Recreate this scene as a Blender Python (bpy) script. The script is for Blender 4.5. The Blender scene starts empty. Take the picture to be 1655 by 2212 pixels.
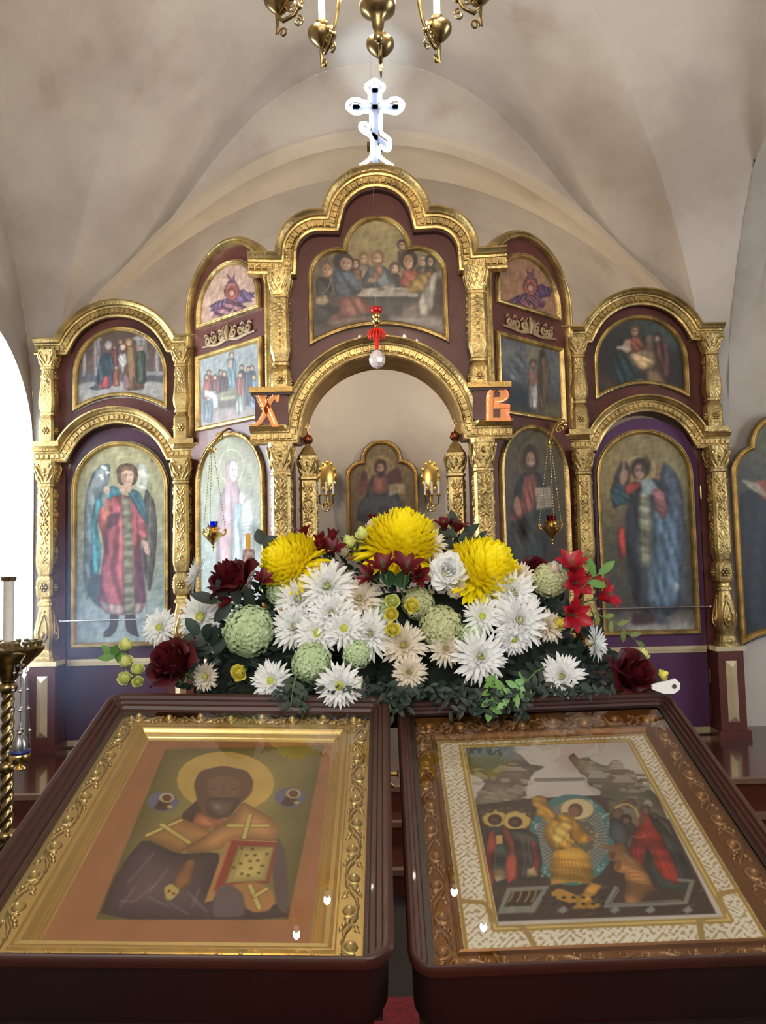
import bpy, math, random
import numpy as np
from mathutils import Matrix, Vector
from mathutils.geometry import tessellate_polygon

PI = math.pi
SC = bpy.context.scene
COL = SC.collection

# ------------------------------------------------------------------ camera
EYE = np.array([0.0, 0.0, 1.55])
F_PX, CX, CY = 1660.0, 827.5, 1106.0
_p, _r = math.radians(3.9), math.radians(1.3)
_F = np.array([0.0, math.cos(_p), math.sin(_p)])
_R0 = np.array([1.0, 0, 0]); _U0 = np.cross(_R0, _F)
_R = math.cos(_r) * _R0 - math.sin(_r) * _U0
_U = math.sin(_r) * _R0 + math.cos(_r) * _U0
cam_d = bpy.data.cameras.new('camera')
cam_d.sensor_fit = 'VERTICAL'; cam_d.sensor_height = 24; cam_d.sensor_width = 24
cam_d.lens = 24 * F_PX / 2212.0
cam_d.clip_start = 0.02
cam = bpy.data.objects.new('camera', cam_d); COL.objects.link(cam)
cam.matrix_world = Matrix(((_R[0], _U[0], -_F[0], EYE[0]), (_R[1], _U[1], -_F[1], EYE[1]), (_R[2], _U[2], -_F[2], EYE[2]), (0, 0, 0, 1)))
SC.camera = cam
SC.view_settings.view_transform = 'Standard'
SC.view_settings.look = 'None'
SC.view_settings.gamma = 1.0
SC.view_settings.use_curve_mapping = False
SC.view_settings.exposure = 0.30

# ------------------------------------------------------------------ world and lights
wd = bpy.data.worlds.new('daylight'); SC.world = wd; wd.use_nodes = True
wd.node_tree.nodes['Background'].inputs[0].default_value = (0.80, 0.90, 1.0, 1)
wd.node_tree.nodes['Background'].inputs[1].default_value = 1.6


def light(name, kind, loc, energy, color, target=None, size=None, size_y=None, radius=None):
    d = bpy.data.lights.new(name, kind); d.energy = energy; d.color = color
    if kind == 'AREA':
        d.shape = 'RECTANGLE'; d.size = size; d.size_y = size_y or size
    elif radius is not None:
        d.shadow_soft_size = radius
    o = bpy.data.objects.new(name, d); COL.objects.link(o); o.location = loc
    if target is not None:
        o.rotation_euler = (Vector(target) - Vector(loc)).to_track_quat('-Z', 'Y').to_euler()
    return o


# daylight outside the left window, outside the aisle window and outside the two windows in the rear wall
light('daylight_left_window', 'AREA', (-3.6, 4.35, 2.3), 235, (0.80, 0.91, 1.0), (0.5, 3.9, 1.6), 1.8, 2.4)
light('daylight_aisle_window', 'AREA', (5.6, 2.4, 2.4), 105, (0.86, 0.92, 1.0), (0, 3.4, 2.6), 2.2, 2.4)
light('daylight_rear_window', 'AREA', (-1.2, -1.75, 2.6), 34, (1.0, 0.95, 0.88), (-0.3, 4, 2.2), 1.1, 2.0)
light('daylight_rear_window', 'AREA', (1.2, -1.75, 2.6), 34, (1.0, 0.95, 0.88), (0.3, 4, 2.2), 1.1, 2.0)
# cold floodlight behind the cross, aimed at the vault
_s = light('cross_floodlight', 'SPOT', (0.0, 4.86, 4.36), 30, (0.72, 0.86, 1.0), (0.0, 5.36, 5.22), radius=0.03)
_s.data.spot_size = math.radians(40); _s.data.spot_blend = 1.0
# added fill light, unseen behind the camera, brightens the icon stands
light('added_fill_light', 'POINT', (-0.25, -0.55, 3.10), 72, (1.0, 0.88, 0.72), radius=0.11)
# lamps of the altar room, hung behind the screen
light('altar_room_lamp', 'POINT', (0.9, 6.3, 3.2), 26, (1.0, 0.86, 0.68), radius=0.12)
light('altar_room_lamp', 'POINT', (-0.9, 6.3, 3.2), 26, (1.0, 0.86, 0.68), radius=0.12)

# ------------------------------------------------------------------ pixel helpers: where a line of sight meets a real plane


def ray(px, py):
    return _F + _R * (px - CX) / F_PX - _U * (py - CY) / F_PX


def at(px, py, Y):
    d = ray(px, py)
    return EYE + d * (Y / d[1])


def frame(O, ex, ey, ez):
    M = Matrix.Identity(4)
    for i in range(3):
        M[i][0] = ex[i]; M[i][1] = ey[i]; M[i][2] = ez[i]; M[i][3] = O[i]
    return M


def wall_frame(x, y, z=0.0, deg=0.0):
    a = math.radians(deg)
    return frame((x, y, z), (math.cos(a), math.sin(a), 0), (-math.sin(a), math.cos(a), 0), (0, 0, 1))


def local_hit(M, px, py, axes='xz', off=0.0):
    """coordinates inside frame M of the point seen at a pixel (plane local y=off for 'xz', local z=off for 'xy')"""
    Mi = np.array(M.inverted())
    d = Mi[:3, :3] @ ray(px, py); o = Mi[:3, :3] @ EYE + Mi[:3, 3]
    k = 1 if axes == 'xz' else 2
    P = o + d * ((off - o[k]) / d[k])
    return (P[0], P[2]) if axes == 'xz' else (P[0], P[1])


# ------------------------------------------------------------------ colour and materials
def lin(c):
    c = c / 255.0
    return c / 12.92 if c <= 0.04045 else ((c + 0.055) / 1.055) ** 2.4


def hexc(h):
    return tuple(lin(int(h[i:i + 2], 16)) for i in (0, 2, 4))


def principled(name):
    m = bpy.data.materials.new(name); m.use_nodes = True
    return m, m.node_tree, m.node_tree.nodes['Principled BSDF']


def mat(name, color, rough=0.5, metal=0.0, var=0.0, vscale=8.0, bump=0.0, bscale=40.0, coat=0.0, emit=None, estr=0.0, color2=None, stretch=None, sss=0.0, trans=0.0):
    m, nt, b = principled(name)
    c = hexc(color) if isinstance(color, str) else color
    b.inputs['Base Color'].default_value = (*c, 1)
    b.inputs['Roughness'].default_value = rough
    b.inputs['Metallic'].default_value = metal
    b.inputs['Coat Weight'].default_value = coat
    if trans:
        b.inputs['Transmission Weight'].default_value = trans
    if emit:
        b.inputs['Emission Color'].default_value = (*hexc(emit), 1)
        b.inputs['Emission Strength'].default_value = estr
    tc = nt.nodes.new('ShaderNodeTexCoord')
    vec = tc.outputs['Object']
    if stretch:
        mp = nt.nodes.new('ShaderNodeMapping'); mp.inputs['Scale'].default_value = stretch
        nt.links.new(vec, mp.inputs[0]); vec = mp.outputs[0]
    if var or color2:
        n = nt.nodes.new('ShaderNodeTexNoise'); n.inputs['Scale'].default_value = vscale; n.inputs['Detail'].default_value = 5
        nt.links.new(vec, n.inputs['Vector'])
        r = nt.nodes.new('ShaderNodeValToRGB')
        c2 = hexc(color2) if color2 else tuple(x * (1 - var) for x in c)
        c1 = c if color2 else tuple(min(1, x * (1 + var)) for x in c)
        r.color_ramp.elements[0].position = 0.35; r.color_ramp.elements[0].color = (*c2, 1)
        r.color_ramp.elements[1].position = 0.65; r.color_ramp.elements[1].color = (*c1, 1)
        nt.links.new(n.outputs['Fac'], r.inputs[0]); nt.links.new(r.outputs[0], b.inputs['Base Color'])
    if bump:
        n2 = nt.nodes.new('ShaderNodeTexNoise'); n2.inputs['Scale'].default_value = bscale; n2.inputs['Detail'].default_value = 4
        nt.links.new(vec, n2.inputs['Vector'])
        bp = nt.nodes.new('ShaderNodeBump'); bp.inputs['Strength'].default_value = bump; bp.inputs['Distance'].default_value = 0.02
        nt.links.new(n2.outputs['Fac'], bp.inputs['Height']); nt.links.new(bp.outputs[0], b.inputs['Normal'])
    return m


def attr_mat(name, rough=0.4, metal=0.0, coat=0.0, bump=0.0):
    m, nt, b = principled(name)
    a = nt.nodes.new('ShaderNodeAttribute'); a.attribute_name = 'Col'
    nt.links.new(a.outputs['Color'], b.inputs['Base Color'])
    b.inputs['Roughness'].default_value = rough; b.inputs['Metallic'].default_value = metal; b.inputs['Coat Weight'].default_value = coat
    if bump:
        n2 = nt.nodes.new('ShaderNodeTexNoise'); n2.inputs['Scale'].default_value = 120
        bp = nt.nodes.new('ShaderNodeBump'); bp.inputs['Strength'].default_value = bump; bp.inputs['Distance'].default_value = 0.004
        nt.links.new(n2.outputs['Fac'], bp.inputs['Height']); nt.links.new(bp.outputs[0], b.inputs['Normal'])
    return m


def glass_mat(name, tint=(1, 1, 1), boost=1.0, rough=0.0):
    m = bpy.data.materials.new(name); m.use_nodes = True; nt = m.node_tree; nt.nodes.clear()
    out = nt.nodes.new('ShaderNodeOutputMaterial'); mx = nt.nodes.new('ShaderNodeMixShader')
    t = nt.nodes.new('ShaderNodeBsdfTransparent'); t.inputs[0].default_value = (*tint, 1)
    g = nt.nodes.new('ShaderNodeBsdfGlossy'); g.inputs['Roughness'].default_value = rough
    fr = nt.nodes.new('ShaderNodeFresnel'); fr.inputs[0].default_value = 1.5
    mu = nt.nodes.new('ShaderNodeMath'); mu.operation = 'MULTIPLY'; mu.inputs[1].default_value = boost; mu.use_clamp = True
    nt.links.new(fr.outputs[0], mu.inputs[0]); nt.links.new(mu.outputs[0], mx.inputs[0])
    nt.links.new(t.outputs[0], mx.inputs[1]); nt.links.new(g.outputs[0], mx.inputs[2]); nt.links.new(mx.outputs[0], out.inputs[0])
    return m


GOLD = mat('gilded wood', (0.50, 0.36, 0.145), 0.38, 0.88, var=0.34, vscale=9, bump=0.25, bscale=60)
GOLD_DARK = mat('dull gilding', (0.50, 0.32, 0.10), 0.45, 0.85, var=0.25, vscale=9, bump=0.2, bscale=60)
GOLD_PALE = mat('pale polished gilding', (0.78, 0.66, 0.42), 0.35, 0.7, var=0.1, vscale=6)
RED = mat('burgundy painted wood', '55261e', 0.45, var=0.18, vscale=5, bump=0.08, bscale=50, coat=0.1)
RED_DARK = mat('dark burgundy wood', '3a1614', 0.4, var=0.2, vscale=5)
BRONZE_WOOD = mat('unpainted carved scroll wood', '9c8460', 0.5, var=0.2, vscale=20)
MAHOG = mat('mahogany lacquer', '35150c', 0.48, var=0.12, vscale=5, coat=0.05)
MAHOG_DARK = mat('dark mahogany', '1e0d09', 0.45, var=0.2, vscale=4)
FLOORWOOD = mat('varnished platform boards', '4a2419', 0.18, var=0.3, vscale=4, stretch=(1, 8, 1), coat=0.4)
BRASS = mat('polished brass', (0.78, 0.55, 0.20), 0.2, 1.0, var=0.15, vscale=20)
BRASS_DARK = mat('aged brass', (0.30, 0.22, 0.10), 0.28, 1.0, var=0.35, vscale=30)
STEEL = mat('polished steel', (0.8, 0.8, 0.82), 0.2, 1.0)
WHITE_PAINT = mat('white enamel', 'e6e6e6', 0.35)
WAX = mat('white plastic candle sleeve', 'd9d4cc', 0.5, var=0.06, vscale=60)
CARPET = mat('red carpet', '7a1218', 0.9, var=0.3, vscale=60, bump=0.4, bscale=200)
GLASS = glass_mat('picture glass', boost=1.75)
WINDOW_GLASS = glass_mat('window glass', boost=.6)
BLUE_GLASS = glass_mat('blue glass', (0.05, 0.25, 0.95), 1.6)
RED_GLASS = glass_mat('red glass', (0.9, 0.03, 0.05), 1.6)
CRYSTAL = mat('faceted crystal', (1.0, 0.84, 0.82), 0.12, 0.0, trans=0.45, coat=.6)
TASSEL = mat('red silk tassel', 'd8230f', 0.5, emit='a01008', estr=0.0)


def emat(name, col, s):
    m = bpy.data.materials.new(name); m.use_nodes = True; nt = m.node_tree; nt.nodes.clear()
    o = nt.nodes.new('ShaderNodeOutputMaterial'); e = nt.nodes.new('ShaderNodeEmission')
    e.inputs[0].default_value = (*col, 1); e.inputs[1].default_value = s; nt.links.new(e.outputs[0], o.inputs[0])
    return m


LED_WHITE = emat('cold white light tube', (0.82, 0.90, 1.0), 13)
LED_WARM = emat('orange white diode', (1.0, 0.60, 0.30), 3.5)
LED_RED = emat('red diode', (1.0, 0.14, 0.12), 3)
BULB = emat('lit candle bulb', (1.0, 0.86, 0.66), 420)


def plaster(name, base, alt, stain):
    m, nt, b = principled(name)
    tc = nt.nodes.new('ShaderNodeTexCoord')
    n = nt.nodes.new('ShaderNodeTexNoise'); n.inputs['Scale'].default_value = 0.9; n.inputs['Detail'].default_value = 6; n.inputs['Roughness'].default_value = 0.6
    nt.links.new(tc.outputs['Object'], n.inputs[0])
    r = nt.nodes.new('ShaderNodeValToRGB')
    r.color_ramp.elements[0].position = 0.36; r.color_ramp.elements[0].color = (*hexc(alt), 1)
    r.color_ramp.elements[1].position = 0.60; r.color_ramp.elements[1].color = (*hexc(base), 1)
    nt.links.new(n.outputs['Fac'], r.inputs[0])
    n2 = nt.nodes.new('ShaderNodeTexNoise'); n2.inputs['Scale'].default_value = 2.1; n2.inputs['Detail'].default_value = 8
    nt.links.new(tc.outputs['Object'], n2.inputs[0])
    r2 = nt.nodes.new('ShaderNodeValToRGB')
    r2.color_ramp.elements[0].position = 0.60; r2.color_ramp.elements[0].color = (0, 0, 0, 1)
    r2.color_ramp.elements[1].position = 0.80; r2.color_ramp.elements[1].color = (0.55, 0.55, 0.55, 1)
    nt.links.new(n2.outputs['Fac'], r2.inputs[0])
    mx = nt.nodes.new('ShaderNodeMixRGB'); mx.inputs[2].default_value = (*hexc(stain), 1)
    nt.links.new(r2.outputs[0], mx.inputs[0]); nt.links.new(r.outputs[0], mx.inputs[1]); nt.links.new(mx.outputs[0], b.inputs['Base Color'])
    b.inputs['Roughness'].default_value = 0.85
    bp = nt.nodes.new('ShaderNodeBump'); bp.inputs['Strength'].default_value = 0.35; bp.inputs['Distance'].default_value = 0.03
    n3 = nt.nodes.new('ShaderNodeTexNoise'); n3.inputs['Scale'].default_value = 3.5; n3.inputs['Detail'].default_value = 5
    nt.links.new(tc.outputs['Object'], n3.inputs[0]); nt.links.new(n3.outputs['Fac'], bp.inputs['Height']); nt.links.new(bp.outputs[0], b.inputs['Normal'])
    return m


PLASTER = plaster('aged cream plaster', 'bfb6ab', 'a69b90', '8c6f4e')
PLASTER_WARM = plaster('ochre tinged plaster', 'c2b4a0', 'b0a390', '98805e')
PAINTING = attr_mat('oil painting', 0.5)
PAINTING_MATT = attr_mat('tempera panel', 0.5)
GILT_ATTR = attr_mat('gilt carving', 0.34, 0.5)
WOOD_ATTR = attr_mat('bronzed carving', 0.38, 0.35)

# ------------------------------------------------------------------ mesh builder


def ears(pts):
    """triangulates a simple polygon by clipping ears"""
    n = len(pts); area = sum(pts[i][0] * pts[(i + 1) % n][1] - pts[(i + 1) % n][0] * pts[i][1] for i in range(n))
    idx = list(range(n)) if area > 0 else list(range(n - 1, -1, -1)); out = []

    def cr(a, b, c): return (b[0] - a[0]) * (c[1] - a[1]) - (b[1] - a[1]) * (c[0] - a[0])
    guard = 0
    while len(idx) > 3 and guard < 4000:
        guard += 1; best = None; m = len(idx)
        for k in range(m):
            i, j, l = idx[k - 1], idx[k], idx[(k + 1) % m]; a, b, c = pts[i], pts[j], pts[l]; q = cr(a, b, c)
            if q <= 1e-12:
                if abs(q) <= 1e-12: best = (k, None); break
                continue
            ok = True
            for t in idx:
                if t in (i, j, l): continue
                p = pts[t]
                if cr(a, b, p) >= -1e-12 and cr(b, c, p) >= -1e-12 and cr(c, a, p) >= -1e-12 and not (abs(p[0] - a[0]) + abs(p[1] - a[1]) < 1e-9 or abs(p[0] - c[0]) + abs(p[1] - c[1]) < 1e-9): ok = False; break
            if ok: best = (k, (i, j, l)); break
        if best is None: best = (0, None)
        if best[1]: out.append(best[1])
        idx.pop(best[0])
    if len(idx) == 3: out.append(tuple(idx))
    return out


class MB:
    def __init__(s):
        s.v = []; s.f = []; s.M = None

    def add(s, vs, fs):
        n = len(s.v)
        if s.M is not None:
            vs = [tuple(s.M @ Vector(v)) for v in vs]
        s.v.extend([tuple(v) for v in vs]); s.f.extend([tuple(i + n for i in f) for f in fs])
        return s

    def box(s, x0, x1, y0, y1, z0, z1, bev=0.0):
        if bev:
            b = bev
            s.prism([(x0 + b, z0), (x1 - b, z0), (x1, z0 + b), (x1, z1 - b), (x1 - b, z1), (x0 + b, z1), (x0, z1 - b), (x0, z0 + b)], y0, y1)
            return s
        return s.add([(x0, y0, z0), (x1, y0, z0), (x1, y1, z0), (x0, y1, z0), (x0, y0, z1), (x1, y0, z1), (x1, y1, z1), (x0, y1, z1)],
                     [(0, 3, 2, 1), (4, 5, 6, 7), (0, 1, 5, 4), (1, 2, 6, 5), (2, 3, 7, 6), (3, 0, 4, 7)])

    def prism(s, pts, y0, y1):
        """polygon in the local xz plane extruded along y"""
        n = len(pts)
        tri = ears(pts)
        vs = [(p[0], y0, p[1]) for p in pts] + [(p[0], y1, p[1]) for p in pts]
        fs = [tuple(t) for t in tri] + [tuple(i + n for i in reversed(t)) for t in tri]
        fs += [(i, (i + 1) % n, (i + 1) % n + n, i + n) for i in range(n)]
        return s.add(vs, fs)

    def lathe(s, prof, seg=16, c=(0, 0, 0), sq=False, wave=None):
        """prof [(r, z)] turned about a vertical axis; sq gives a chamfered square section"""
        vs = []; fs = []
        if sq:
            ch = 0.28
            ring = [(1, -1 + ch), (1, 1 - ch), (1 - ch, 1), (-1 + ch, 1), (-1, 1 - ch), (-1, -1 + ch), (-1 + ch, -1), (1 - ch, -1)]
        else:
            ring = [(math.cos(2 * PI * i / seg), math.sin(2 * PI * i / seg)) for i in range(seg)]
        m = len(ring)
        for (r, z) in prof:
            for k, (a, b) in enumerate(ring):
                q = r * (1 + (wave[0] * math.cos(wave[1] * 2 * PI * k / m) if wave else 0))
                vs.append((c[0] + q * a, c[1] + q * b, c[2] + z))
        for j in range(len(prof) - 1):
            for i in range(m):
                fs.append((j * m + i, j * m + (i + 1) % m, (j + 1) * m + (i + 1) % m, (j + 1) * m + i))
        if prof[0][0] > 1e-6: fs.append(tuple(reversed(range(m))))
        if prof[-1][0] > 1e-6: fs.append(tuple((len(prof) - 1) * m + i for i in range(m)))
        return s.add(vs, fs)

    def tube(s, pts, rad, seg=8, flat=None):
        pts = [Vector(p) for p in pts]; n = len(pts)
        rad = [rad] * n if not hasattr(rad, '__len__') else rad
        vs = []; fs = []; up = None
        for i, p in enumerate(pts):
            t = (pts[min(i + 1, n - 1)] - pts[max(i - 1, 0)])
            t = t.normalized() if t.length > 1e-9 else Vector((0, 0, 1))
            if up is None:
                up = Vector((0, 0, 1)) if abs(t.z) < 0.9 else Vector((0, 1, 0))
            a = t.cross(up)
            if a.length < 1e-6: a = t.orthogonal()
            a.normalize(); b = a.cross(t).normalized(); up = b
            for k in range(seg):
                an = 2 * PI * k / seg
                vs.append(p + a * math.cos(an) * rad[i] + b * math.sin(an) * rad[i] * (flat or 1))
        for i in range(n - 1):
            for k in range(seg):
                fs.append((i * seg + k, i * seg + (k + 1) % seg, (i + 1) * seg + (k + 1) % seg, (i + 1) * seg + k))
        fs.append(tuple(reversed(range(seg)))); fs.append(tuple((n - 1) * seg + k for k in range(seg)))
        return s.add(vs, fs)

    def ball(s, c, r, seg=12, rings=8, sz=1.0):
        prof = [(r * math.sin(PI * i / rings), -r * sz * math.cos(PI * i / rings)) for i in range(rings + 1)]
        prof[0] = (1e-5, -r * sz); prof[-1] = (1e-5, r * sz)
        return s.lathe(prof, seg, c)

    def sweep(s, path, prof, closed=False, side=1, plane='xz', y0=0.0):
        """profile [(inward offset, height towards the viewer)] along a flat path; side=+1: inward is left of travel"""
        P = np.array(path, float); n = len(P); N = offsets(P, closed) * side
        vs = []; fs = []; m = len(prof)
        for i in range(n):
            for (o, h) in prof:
                q = P[i] + N[i] * o
                vs.append((q[0], y0 - h, q[1]) if plane == 'xz' else (q[0], q[1], y0 + h))
        for i in range(n if closed else n - 1):
            j = (i + 1) % n
            for k in range(m - 1):
                f = (i * m + k, i * m + k + 1, j * m + k + 1, j * m + k)
                fs.append(f)
        if not closed:
            fs.append(tuple(range(m))); fs.append(tuple(reversed([(n - 1) * m + k for k in range(m)])))
        return s.add(vs, fs)

    def mesh(s, name, smooth=0):
        me = bpy.data.meshes.new(name); me.from_pydata(s.v, [], s.f); me.update()
        if smooth:
            me.polygons.foreach_set('use_smooth', [True] * len(me.polygons))
            if smooth < 180: me.set_sharp_from_angle(angle=math.radians(smooth))
        return me


def offsets(P, closed):
    n = len(P); N = np.zeros((n, 2))
    for i in range(n):
        a = P[i] - P[i - 1] if (i > 0 or closed) else None
        b = P[(i + 1) % n] - P[i] if (i < n - 1 or closed) else None
        if a is None: a = b
        if b is None: b = a
        a = a / (np.linalg.norm(a) + 1e-12); b = b / (np.linalg.norm(b) + 1e-12)
        n1 = np.array([-a[1], a[0]]); n2 = np.array([-b[1], b[0]])
        q = n1 + n2; N[i] = q / max(0.35, 1 + n1 @ n2)
    return N


WM = {}


def link(name, me, m=None, parent=None, M=None):
    """links a mesh as one object whose world matrix is M (or that of its parent)"""
    o = bpy.data.objects.new(name, me); COL.objects.link(o)
    if me is not None and m is not None and not me.materials: me.materials.append(m)
    W = M if M is not None else (WM[parent.name] if parent else Matrix.Identity(4))
    if parent:
        o.parent = parent; o.matrix_local = WM[parent.name].inverted() @ W
    else:
        o.matrix_local = W
    WM[o.name] = W.copy()
    return o


def part(name, mb, m, parent, M=None, smooth=35):
    return link(name, mb.mesh(name, smooth), m, parent, M)


def tag(o, label, cat, group=None):
    o['label'] = label; o['category'] = cat
    if group: o['group'] = group
    return o


def thing(name, label, cat, M, group=None):
    o = link(name, None, None, None, M)
    o.empty_display_size = 0.05
    return tag(o, label, cat, group)


def struct(name, mb, m, smooth=40):
    o = link(name, mb.mesh(name, smooth), m); o['kind'] = 'structure'
    return o


def T(x, y, z):
    return Matrix.Translation((x, y, z))


# outlines, all counter-clockwise in (x, z)
def arc(cx, cz, r, a0, a1, n):
    return [(cx + r * math.cos(math.radians(a0 + (a1 - a0) * i / n)), cz + r * math.sin(math.radians(a0 + (a1 - a0) * i / n))) for i in range(n + 1)]


def earc(cx, cz, rx, rz, a0, a1, n):
    return [(cx + rx * math.cos(math.radians(a0 + (a1 - a0) * i / n)), cz + rz * math.sin(math.radians(a0 + (a1 - a0) * i / n))) for i in range(n + 1)]


def arch_outline(hw, z0, zs, zt, rise=0.0, n=28):
    pts = []
    if rise:
        for i in range(n + 1):
            x = -hw + 2 * hw * i / n
            pts.append((x, z0 + rise * (1 - (x / hw) ** 2)))
    else:
        pts = [(-hw, z0), (hw, z0)]
    pts += earc(0, zs, hw, zt - zs, 0, 180, n)
    out = [pts[0]]
    for p in pts[1:]:
        if abs(p[0] - out[-1][0]) + abs(p[1] - out[-1][1]) > 1e-5: out.append(p)
    return out

# ------------------------------------------------------------------ painted panels: brushwork is stored per vertex on a fine grid
def sdf(P, Q, closed=True):
    """signed distance (negative inside) of points P to polygon Q, or distance to polyline"""
    n = len(Q); d = np.full(len(P), 1e9); ins = np.zeros(len(P), bool)
    for i in range(n if closed else n - 1):
        a = Q[i]; b = Q[(i + 1) % n]; e = b - a; w = P - a
        t = np.clip((w @ e) / (e @ e + 1e-15), 0, 1)
        q = w - t[:, None] * e
        d = np.minimum(d, (q * q).sum(1))
        if closed:
            c = ((a[1] > P[:, 1]) != (b[1] > P[:, 1])) & (P[:, 0] < (b[0] - a[0]) * (P[:, 1] - a[1]) / (b[1] - a[1] + 1e-15) + a[0])
            ins ^= c
    d = np.sqrt(d)
    return np.where(ins, -d, d) if closed else d


def smooth_poly(pts, it=2, closed=True):
    P = [np.array(p, float) for p in pts]
    for _ in range(it):
        Q = []; n = len(P)
        for i in range(n if closed else n - 1):
            a = P[i]; b = P[(i + 1) % n]
            Q += [a * 0.84 + b * 0.16, a * 0.16 + b * 0.84]
        if not closed: Q = [P[0]] + Q + [P[-1]]
        P = Q
    return P


class Canvas:
    def __init__(s, M, outline, cell, bg, axes='xz', seed=1, off=0.0):
        s.M = M; s.ax = axes; s.out = np.array(outline, float); s.off = off
        u0, v0 = s.out.min(0); u1, v1 = s.out.max(0)
        s.nu = max(2, int((u1 - u0) / cell)); s.nv = max(2, int((v1 - v0) / cell))
        U, V = np.meshgrid(np.linspace(u0, u1, s.nu + 1), np.linspace(v0, v1, s.nv + 1))
        s.P = np.stack([U.ravel(), V.ravel()], 1)
        s.C = np.tile(np.array([int(bg[i:i + 2], 16) for i in (0, 2, 4)], float), (len(s.P), 1))
        s.rng = np.random.RandomState(seed); s.cell = cell; s.tr = (0, 0, 1); s.soft_k = 1.0

    def uv(s, x, y):
        ox, oy, k = s.tr
        return local_hit(s.M, ox + x / k, oy + y / k, s.ax, s.off)

    def conv(s, pts, px):
        return np.array([s.uv(*p) for p in pts]) if px else np.array(pts, float)

    def scale(s, p):
        a = np.array(s.uv(p[0], p[1])); b = np.array(s.uv(p[0] + 1, p[1]))
        return np.linalg.norm(a - b)

    def put(s, d, idx, col, soft, alpha, tex=None):
        a = np.clip(0.5 - d / max(soft, 1e-6), 0, 1) * alpha
        c = np.array([int(col[i:i + 2], 16) for i in (0, 2, 4)], float)
        c = np.tile(c, (len(d), 1))
        if tex:
            ang, freq, amp = tex
            P = s.P[idx]; q = P[:, 0] * math.cos(math.radians(ang)) + P[:, 1] * math.sin(math.radians(ang))
            r = P[:, 0] * -math.sin(math.radians(ang)) + P[:, 1] * math.cos(math.radians(ang))
            rg_ = np.random.RandomState(int(abs(col.__hash__()) % 9973) if False else sum(ord(z) for z in col) % 97 + len(idx) % 89)
            w = np.zeros(len(P))
            for m_ in range(7):
                fq = freq * (0.35 + 1.5 * rg_.rand()); w += np.sin(q * fq + r * fq * rg_.uniform(-.28, .28) + rg_.rand() * 6.3) / (0.6 + fq / freq)
            w = np.tanh(w * .8)
            c *= (1 + amp * 1.25 * w)[:, None]
            ink = max(1e-4, -d.min()); edge = np.clip(-d / (ink * .6), 0, 1)
            c *= (0.74 + 0.34 * edge ** .8)[:, None]
        s.C[idx] = s.C[idx] * (1 - a[:, None]) + c * a[:, None]

    def poly(s, pts, col, soft=None, alpha=1.0, tex=None, px=True, sm=1):
        sm = min(sm, 1) if len(pts) < 12 else sm
        Q = np.array(smooth_poly(pts, sm)) if sm else np.array(pts, float)
        Q = s.conv(Q, px)
        soft = (s.cell * 1.8 if soft is None else soft) * s.soft_k
        lo = Q.min(0) - soft; hi = Q.max(0) + soft
        idx = np.where(((s.P >= lo) & (s.P <= hi)).all(1))[0]
        if len(idx): s.put(sdf(s.P[idx], Q), idx, col, soft, alpha, tex)
        return s

    def ell(s, cx, cy, rx, ry, col, rot=0, **k):
        a = math.radians(rot); pts = []
        for i in range(22):
            t = 2 * PI * i / 22; x = rx * math.cos(t); y = ry * math.sin(t)
            pts.append((cx + x * math.cos(a) - y * math.sin(a), cy + x * math.sin(a) + y * math.cos(a)))
        return s.poly(pts, col, sm=0, **k)

    def line(s, pts, w, col, alpha=1.0, px=True, sm=2, soft=None):
        Q = np.array(smooth_poly(pts, sm, False)) if sm and len(pts) > 2 else np.array(pts, float)
        hw = (w * s.scale(pts[0]) if px else w) / 2
        Q = s.conv(Q, px)
        soft = (s.cell * 1.2 if soft is None else soft) * s.soft_k
        lo = Q.min(0) - hw - soft; hi = Q.max(0) + hw + soft
        idx = np.where(((s.P >= lo) & (s.P <= hi)).all(1))[0]
        if len(idx): s.put(sdf(s.P[idx], Q, False) - hw, idx, col, soft, alpha)
        return s

    def ring(s, cx, cy, rx, ry, w, col, **k):
        pts = [(cx + rx * math.cos(2 * PI * i / 24), cy + ry * math.sin(2 * PI * i / 24)) for i in range(25)]
        return s.line(pts, w, col, sm=0, **k)

    def grain(s, amp=6, n=14, fr=90):
        """broad soft brush variation"""
        w = np.zeros(len(s.P))
        for _ in range(n):
            k = s.rng.randn(2) * fr; w += np.sin(s.P @ k + s.rng.rand() * 7)
        s.C *= (1 + amp / 100.0 * w / math.sqrt(n))[:, None]
        return s

    def head(s, cx, cy, w, h, hair, skin='c49a78', beard=None, tilt=0, halo=None):
        if halo: s.ell(cx, cy, halo[0], halo[0], halo[1], soft=0.006)
        s.ell(cx, cy - h * .08, w * .66, h * .62, hair)
        if beard: s.ell(cx + tilt, cy + h * .36, w * .40, h * .34, beard)
        s.ell(cx + tilt, cy + h * .04, w * .36, h * .45, skin)
        s.ell(cx + tilt - w * .16, cy + h * .08, w * .17, h * .34, '8f6448', alpha=.45, soft=.008)
        s.ell(cx + tilt + w * .1, cy + h * .1, w * .24, h * .3, 'dcb897', alpha=.5, soft=.006)
        if beard: s.poly([(cx + tilt - w * .38, cy + h * .2), (cx + tilt, cy + h * .28), (cx + tilt + w * .38, cy + h * .2), (cx + tilt + w * .25, cy + h * .6), (cx + tilt, cy + h * .72), (cx + tilt - w * .25, cy + h * .6)], beard)
        s.poly([(cx - w * .5, cy - h * .2), (cx - w * .4, cy - h * .5), (cx, cy - h * .62), (cx + w * .4, cy - h * .5), (cx + w * .5, cy - h * .2), (cx + w * .25, cy - h * .36), (cx, cy - h * .40), (cx - w * .25, cy - h * .36)], hair)
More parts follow.
